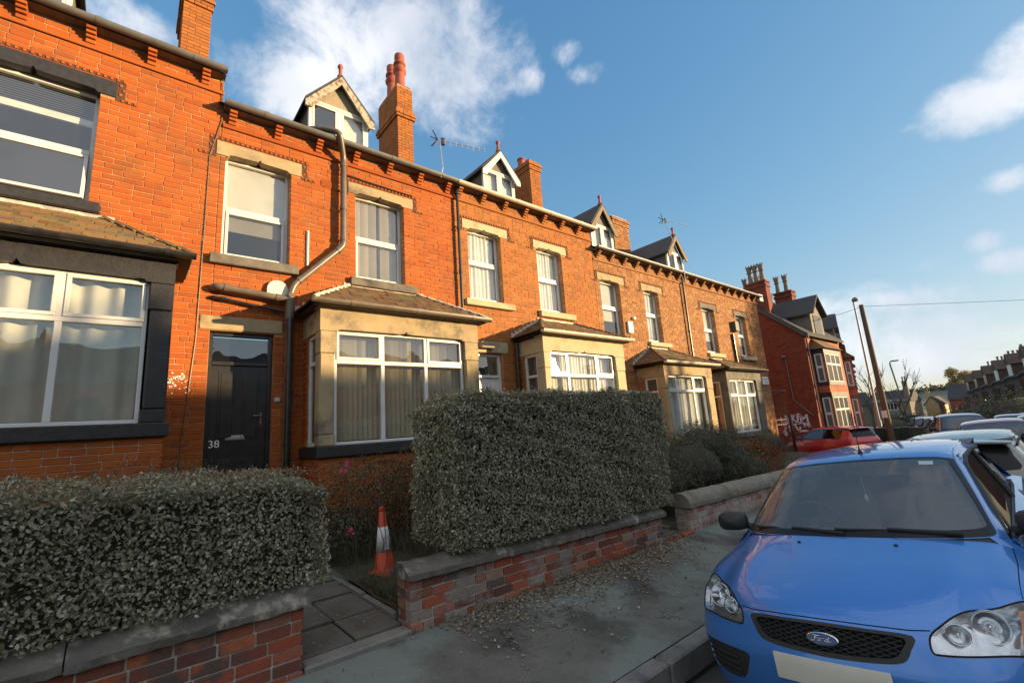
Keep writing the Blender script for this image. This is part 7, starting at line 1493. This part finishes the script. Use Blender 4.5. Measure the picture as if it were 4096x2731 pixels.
# ------------------------------------------------------------------ distant houses
STN = mat('millstone_grit_far', (.13, .115, .09), (.18, .16, .125), scale=.8, rough=.95); FARROOF = mat('far_slate', (.035, .033, .034), (.05, .046, .045), scale=1, rough=.9); FARW = mat('far_window_white', (.55, .56, .56), rough=.4)
def far_house(name, label, x0, x1, y0, y1, zb, ze, zr, wall, ridge='x', wins=(), chs=(), group=None, roof=FARROOF, hip=0):
    h = thing(name, label, 'house', ((x0 + x1) / 2, (y0 + y1) / 2, zb), group); b = MB(); b.box(x0, x1, y0, y1, zb, ze)
    ym, xm = (y0 + y1) / 2, (x0 + x1) / 2
    if ridge == 'x':
        if not hip: b.prism([(y0, ze), (y1, ze), (ym, zr - .1)], 0, x0, x1)
        b.build('wall', wall, h); b = MB(); b.add([(x0 - .2, y0 - .3, ze - .15), (x1 + .2, y0 - .3, ze - .15), (x1 + .2 - hip, ym, zr), (x0 - .2 + hip, ym, zr), (x0 - .2, y1 + .3, ze - .15), (x1 + .2, y1 + .3, ze - .15)], [(0, 1, 2, 3), (3, 2, 5, 4), (0, 3, 4), (1, 5, 2)]); b.build('roof', roof, h)
    else:
        b.prism([(x0, ze), (x1, ze), (xm, zr - .1)], 1, y0, y1); b.build('wall', wall, h); b = MB()
        for s_, xe in ((-1, x0), (1, x1)): b.add([(xe + s_ * .3, y0 - .2, ze - .2), (xe + s_ * .3, y1 + .2, ze - .2), (xm, y1 + .2, zr), (xm, y0 - .2, zr)], [(0, 1, 2, 3)])
        b.build('roof', roof, h)
    for (wx, wz, ww, wh) in wins:
        b = MB(); b.box(wx, wx + ww, y0 - .06, y0 - .01, wz, wz + wh); w = b.build('window', FARW, h); b = MB(); n = 2 if ww < 1.4 else 3
        for i in range(n): b.box(wx + .1 + (ww - .1) * i / n, wx + (ww - .1) * (i + 1) / n, y0 - .09, y0 - .061, wz + .12, wz + wh - .12)
        b.build('pane', FRIT, w)
    for (cx, cy, cw, cz, np_) in chs: simple_chimney(h, cx, cx + cw, cy, cy + .7, ze, cz, wall, [(cx + cw * (i + .5) / np_, cy + .35) for i in range(np_)], hh=.8, kind='plain')
    return h
far_house('stone_house', 'wide grey stone house facing the camera left of the telegraph pole base', -34, -24.5, 110, 120, -5, .2, 2.7, STN, hip=2, wins=((-27.5, -1.3, 1.3, 1.4), (-30.5, -1.3, 1.3, 1.4)), chs=((-29, 114, 1.0, 3.6, 2),))
far_house('stone_house', 'grey stone house with two white windows right of the telegraph pole', -24.4, -18.6, 108, 118, -5, .4, 2.45, STN, wins=((-22.0, -1.2, 1.6, 1.4), (-21.6, -3.6, 1.9, 1.3)), chs=((-24, 112, 1.2, 3.3, 2), (-19.2, 108.5, .7, 3.9, 2)))
far_house('stone_house', 'small ochre gabled house right of the stone houses', -18.4, -16.4, 120, 130, -5, -.6, .9, mat('far_ochre_render', (.42, .30, .14)), ridge='y', chs=((-18.2, 121, .6, 1.9, 1),))
far_house('white_house', 'white gabled cottage in the distance', -16.6, -14.9, 140, 150, -6, -1.2, .5, mat('far_white_render', (.55, .5, .46)), ridge='y')
far_house('brick_house', 'far brick house beyond the white cottage', -16.0, -13.4, 150, 160, -6, -.6, 1.3, BXD, ridge='x', hip=.5, chs=((-15.2, 154, .7, 2.4, 2),))
far_house('brick_house', 'square red brick house with dark roof and a rooflight, left of the dark terrace', -14.6, -11.4, 118, 128, -5, .1, 2.95, mat('far_red_brick', (.30, .08, .045), (.24, .07, .04), scale=2, rough=.9), wins=((-14.1, -2.9, .5, 1.3), (-13.3, -2.9, .5, 1.2)))
b = MB(); b.add([(-12.4, 119.2, .55), (-11.7, 119.2, .55), (-11.7, 120.3, 1.2), (-12.4, 120.3, 1.2)], [(0, 1, 2, 3)]); b.v = [(x, y - .1, z + .12) for x, y, z in b.v]; b.build('rooflight', FARW, bpy.data.objects['brick_house.001'])
# dark terrace on the right, seen against the light
tg = 'houses of the dark terrace on the right'
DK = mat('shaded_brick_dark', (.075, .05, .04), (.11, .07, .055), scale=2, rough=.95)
for i in range(7):
    f = i / 7; p0 = Vector((-10.6 + 1.52 * i, 104 - 6.1 * i)); 
    h = thing('terraced_house', ['far left end house of the dark terrace', 'second house of the dark terrace from its far end', 'third house of the dark terrace from its far end', 'fourth house of the dark terrace with four pots', 'fifth house of the dark terrace with a white dormer', 'sixth house of the dark terrace with a tall white dormer', 'nearest house of the dark terrace at the picture edge'][i], 'house', (p0.x, p0.y, -4), tg, rot=(0, 0, math.radians(14)))
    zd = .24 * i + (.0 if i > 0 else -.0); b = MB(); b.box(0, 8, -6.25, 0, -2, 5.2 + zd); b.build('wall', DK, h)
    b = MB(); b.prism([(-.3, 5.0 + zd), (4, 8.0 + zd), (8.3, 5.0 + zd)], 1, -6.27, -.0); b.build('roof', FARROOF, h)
    simple_chimney(h, 3.0, 4.6, -.4, .4, 6.6 + zd, 8.75 + zd, DK, [(3.3, 0), (3.75, 0), (4.2, 0)], hh=.8, kind='plain')
    b = MB(); b.box(-.1, 2.6, -4.4, -2.4, 5.0 + zd, 6.6 + zd); b.prism([(-4.6, 6.5 + zd), (-2.2, 6.5 + zd), (-3.4, 7.7 + zd)], 0, -.3, 3.4); dm = b.build('dormer', DK, h)
    b = MB(); b.box(-.16, -.11, -4.2, -2.6, 5.2 + zd, 6.5 + zd); b.build('dormer_window', FARW if i > 2 else FRIT, dm)
    for (ya, za) in ((-5.4, .6), (-2.6, .6), (-5.4, 2.9), (-2.6, 2.9)): b = MB(); b.box(-.05, 0.01, ya, ya + 1.2, za + zd, za + 1.5 + zd); b.build('window', FRIT, h)
    b = MB(); b.box(-.8, 0, -2.9, -.6, -2, 4.3 + zd); b.build('bay', DK, h)
# distant trees and hedges
tree('bare_tree', 'bare branching tree above the stone houses, left of the lamp column', (-18.5, 82, -4), 12.0, .5, 0, LEAF_G, 41, bare=True, trunk=.2, spread=.75)
tree('bare_tree', 'bare upright tree behind the telegraph pole', (-15.2, 84, -4), 11.0, .5, 0, LEAF_G, 45, bare=True, trunk=.18, spread=.6)
GOLD = piece_mat('golden_leaf', [(.30, .24, .11), (.22, .18, .08), (.36, .28, .13)], mottle=.1, bump=0, trans=.3)  # golden leaf tones, picked per leaf
tree('broadleaf_tree', 'round golden tree rising behind the dark terrace', (-19.0, 190, -4), 14, 1.3, 5200, GOLD, 47, size=(.25, .5), trunk=.25, spread=.8)
for i, (x, y, z, rx, ry, rz, m_, lb) in enumerate([(-5.2, 60, -2.2, 3.2, 5, 2.2, LEAF_G, 'grey green tree mass in front of the dark terrace, right of the red brick house'), (-2.6, 52, -1.9, 2.6, 5, 2.4, LEAF_D, 'dark bush below the dark terrace at the right'), (-6.6, 66, -2.2, 1.6, 3, 1.8, LEAF_R, 'reddish bush at the foot of the dark terrace'), (-10.5, 62, -2.6, 1.6, 3, 1.1, LEAF_D, 'clipped dark hedge near the distant white sign'), (-9.2, 48, -2.4, 1.2, 3.4, 1.3, LEAF_D, 'dark hedge behind the lamp column'), (-12.5, 70, -2.6, 2.4, 3, 1.3, LEAF_G, 'pale hedge in front of the stone houses'), (-7.4, 60, -2.7, 1.2, 2, .9, LEAF_D, 'low bush left of the parked cars')]):
    shrub(lb, [((x, y, z), (rx, ry, rz)), ((x + rx * .5, y - ry * .3, z - .2), (rx * .7, ry * .6, rz * .75))], 5200, (.12, .24), m_, 60 + i, cat='bush', name='distant_bush', z0=-4.2, stems=False)
b = MB(); b.box(-9.6, -8.5, 58, 58.05, -1.85, -1.35); b.box(-9.1, -9.02, 58.06, 58.1, -3.2, -1.4); tag(b.build('white_sign', FARW), 'white board sign standing by the far hedge', 'sign')
# hill
b = MB(); rows = []
for j in range(8):
    row = []
    for i in range(60):
        x = -520 + i * 17; row.append((x, 420 + j * 45, -8 + (12.5 + 3.0 * math.sin(i * .21 + 1) + 1.5 * math.sin(i * .53)) * math.sin(min(j, 5) / 5 * math.pi / 2) * (1 + .1 * j)))
    rows.append(row)
b.grid(rows); o = b.build('hill', GRASSM, smooth=True); o['kind'] = 'structure'
shp = np.random.default_rng(2); P = np.stack([shp.uniform(-230, 60, 9000), shp.uniform(560, 640, 9000), shp.uniform(3, 10.5, 9000)], 1); 
P[:, 2] = -8 + (12.5 + 3.0 * np.sin((P[:, 0] + 520) / 17 * .21 + 1) + 1.5 * np.sin((P[:, 0] + 520) / 17 * .53)) * 1.3 + shp.exponential(1.1, 9000) - .8
w_ = leaf_mesh('far_woodland', P, shp.normal(0, 1, (9000, 3)), (1.2, 3.0), LEAF_G, None, aspect=.8, seed=4, kind='stuff')
bpy.context.view_layer.update()
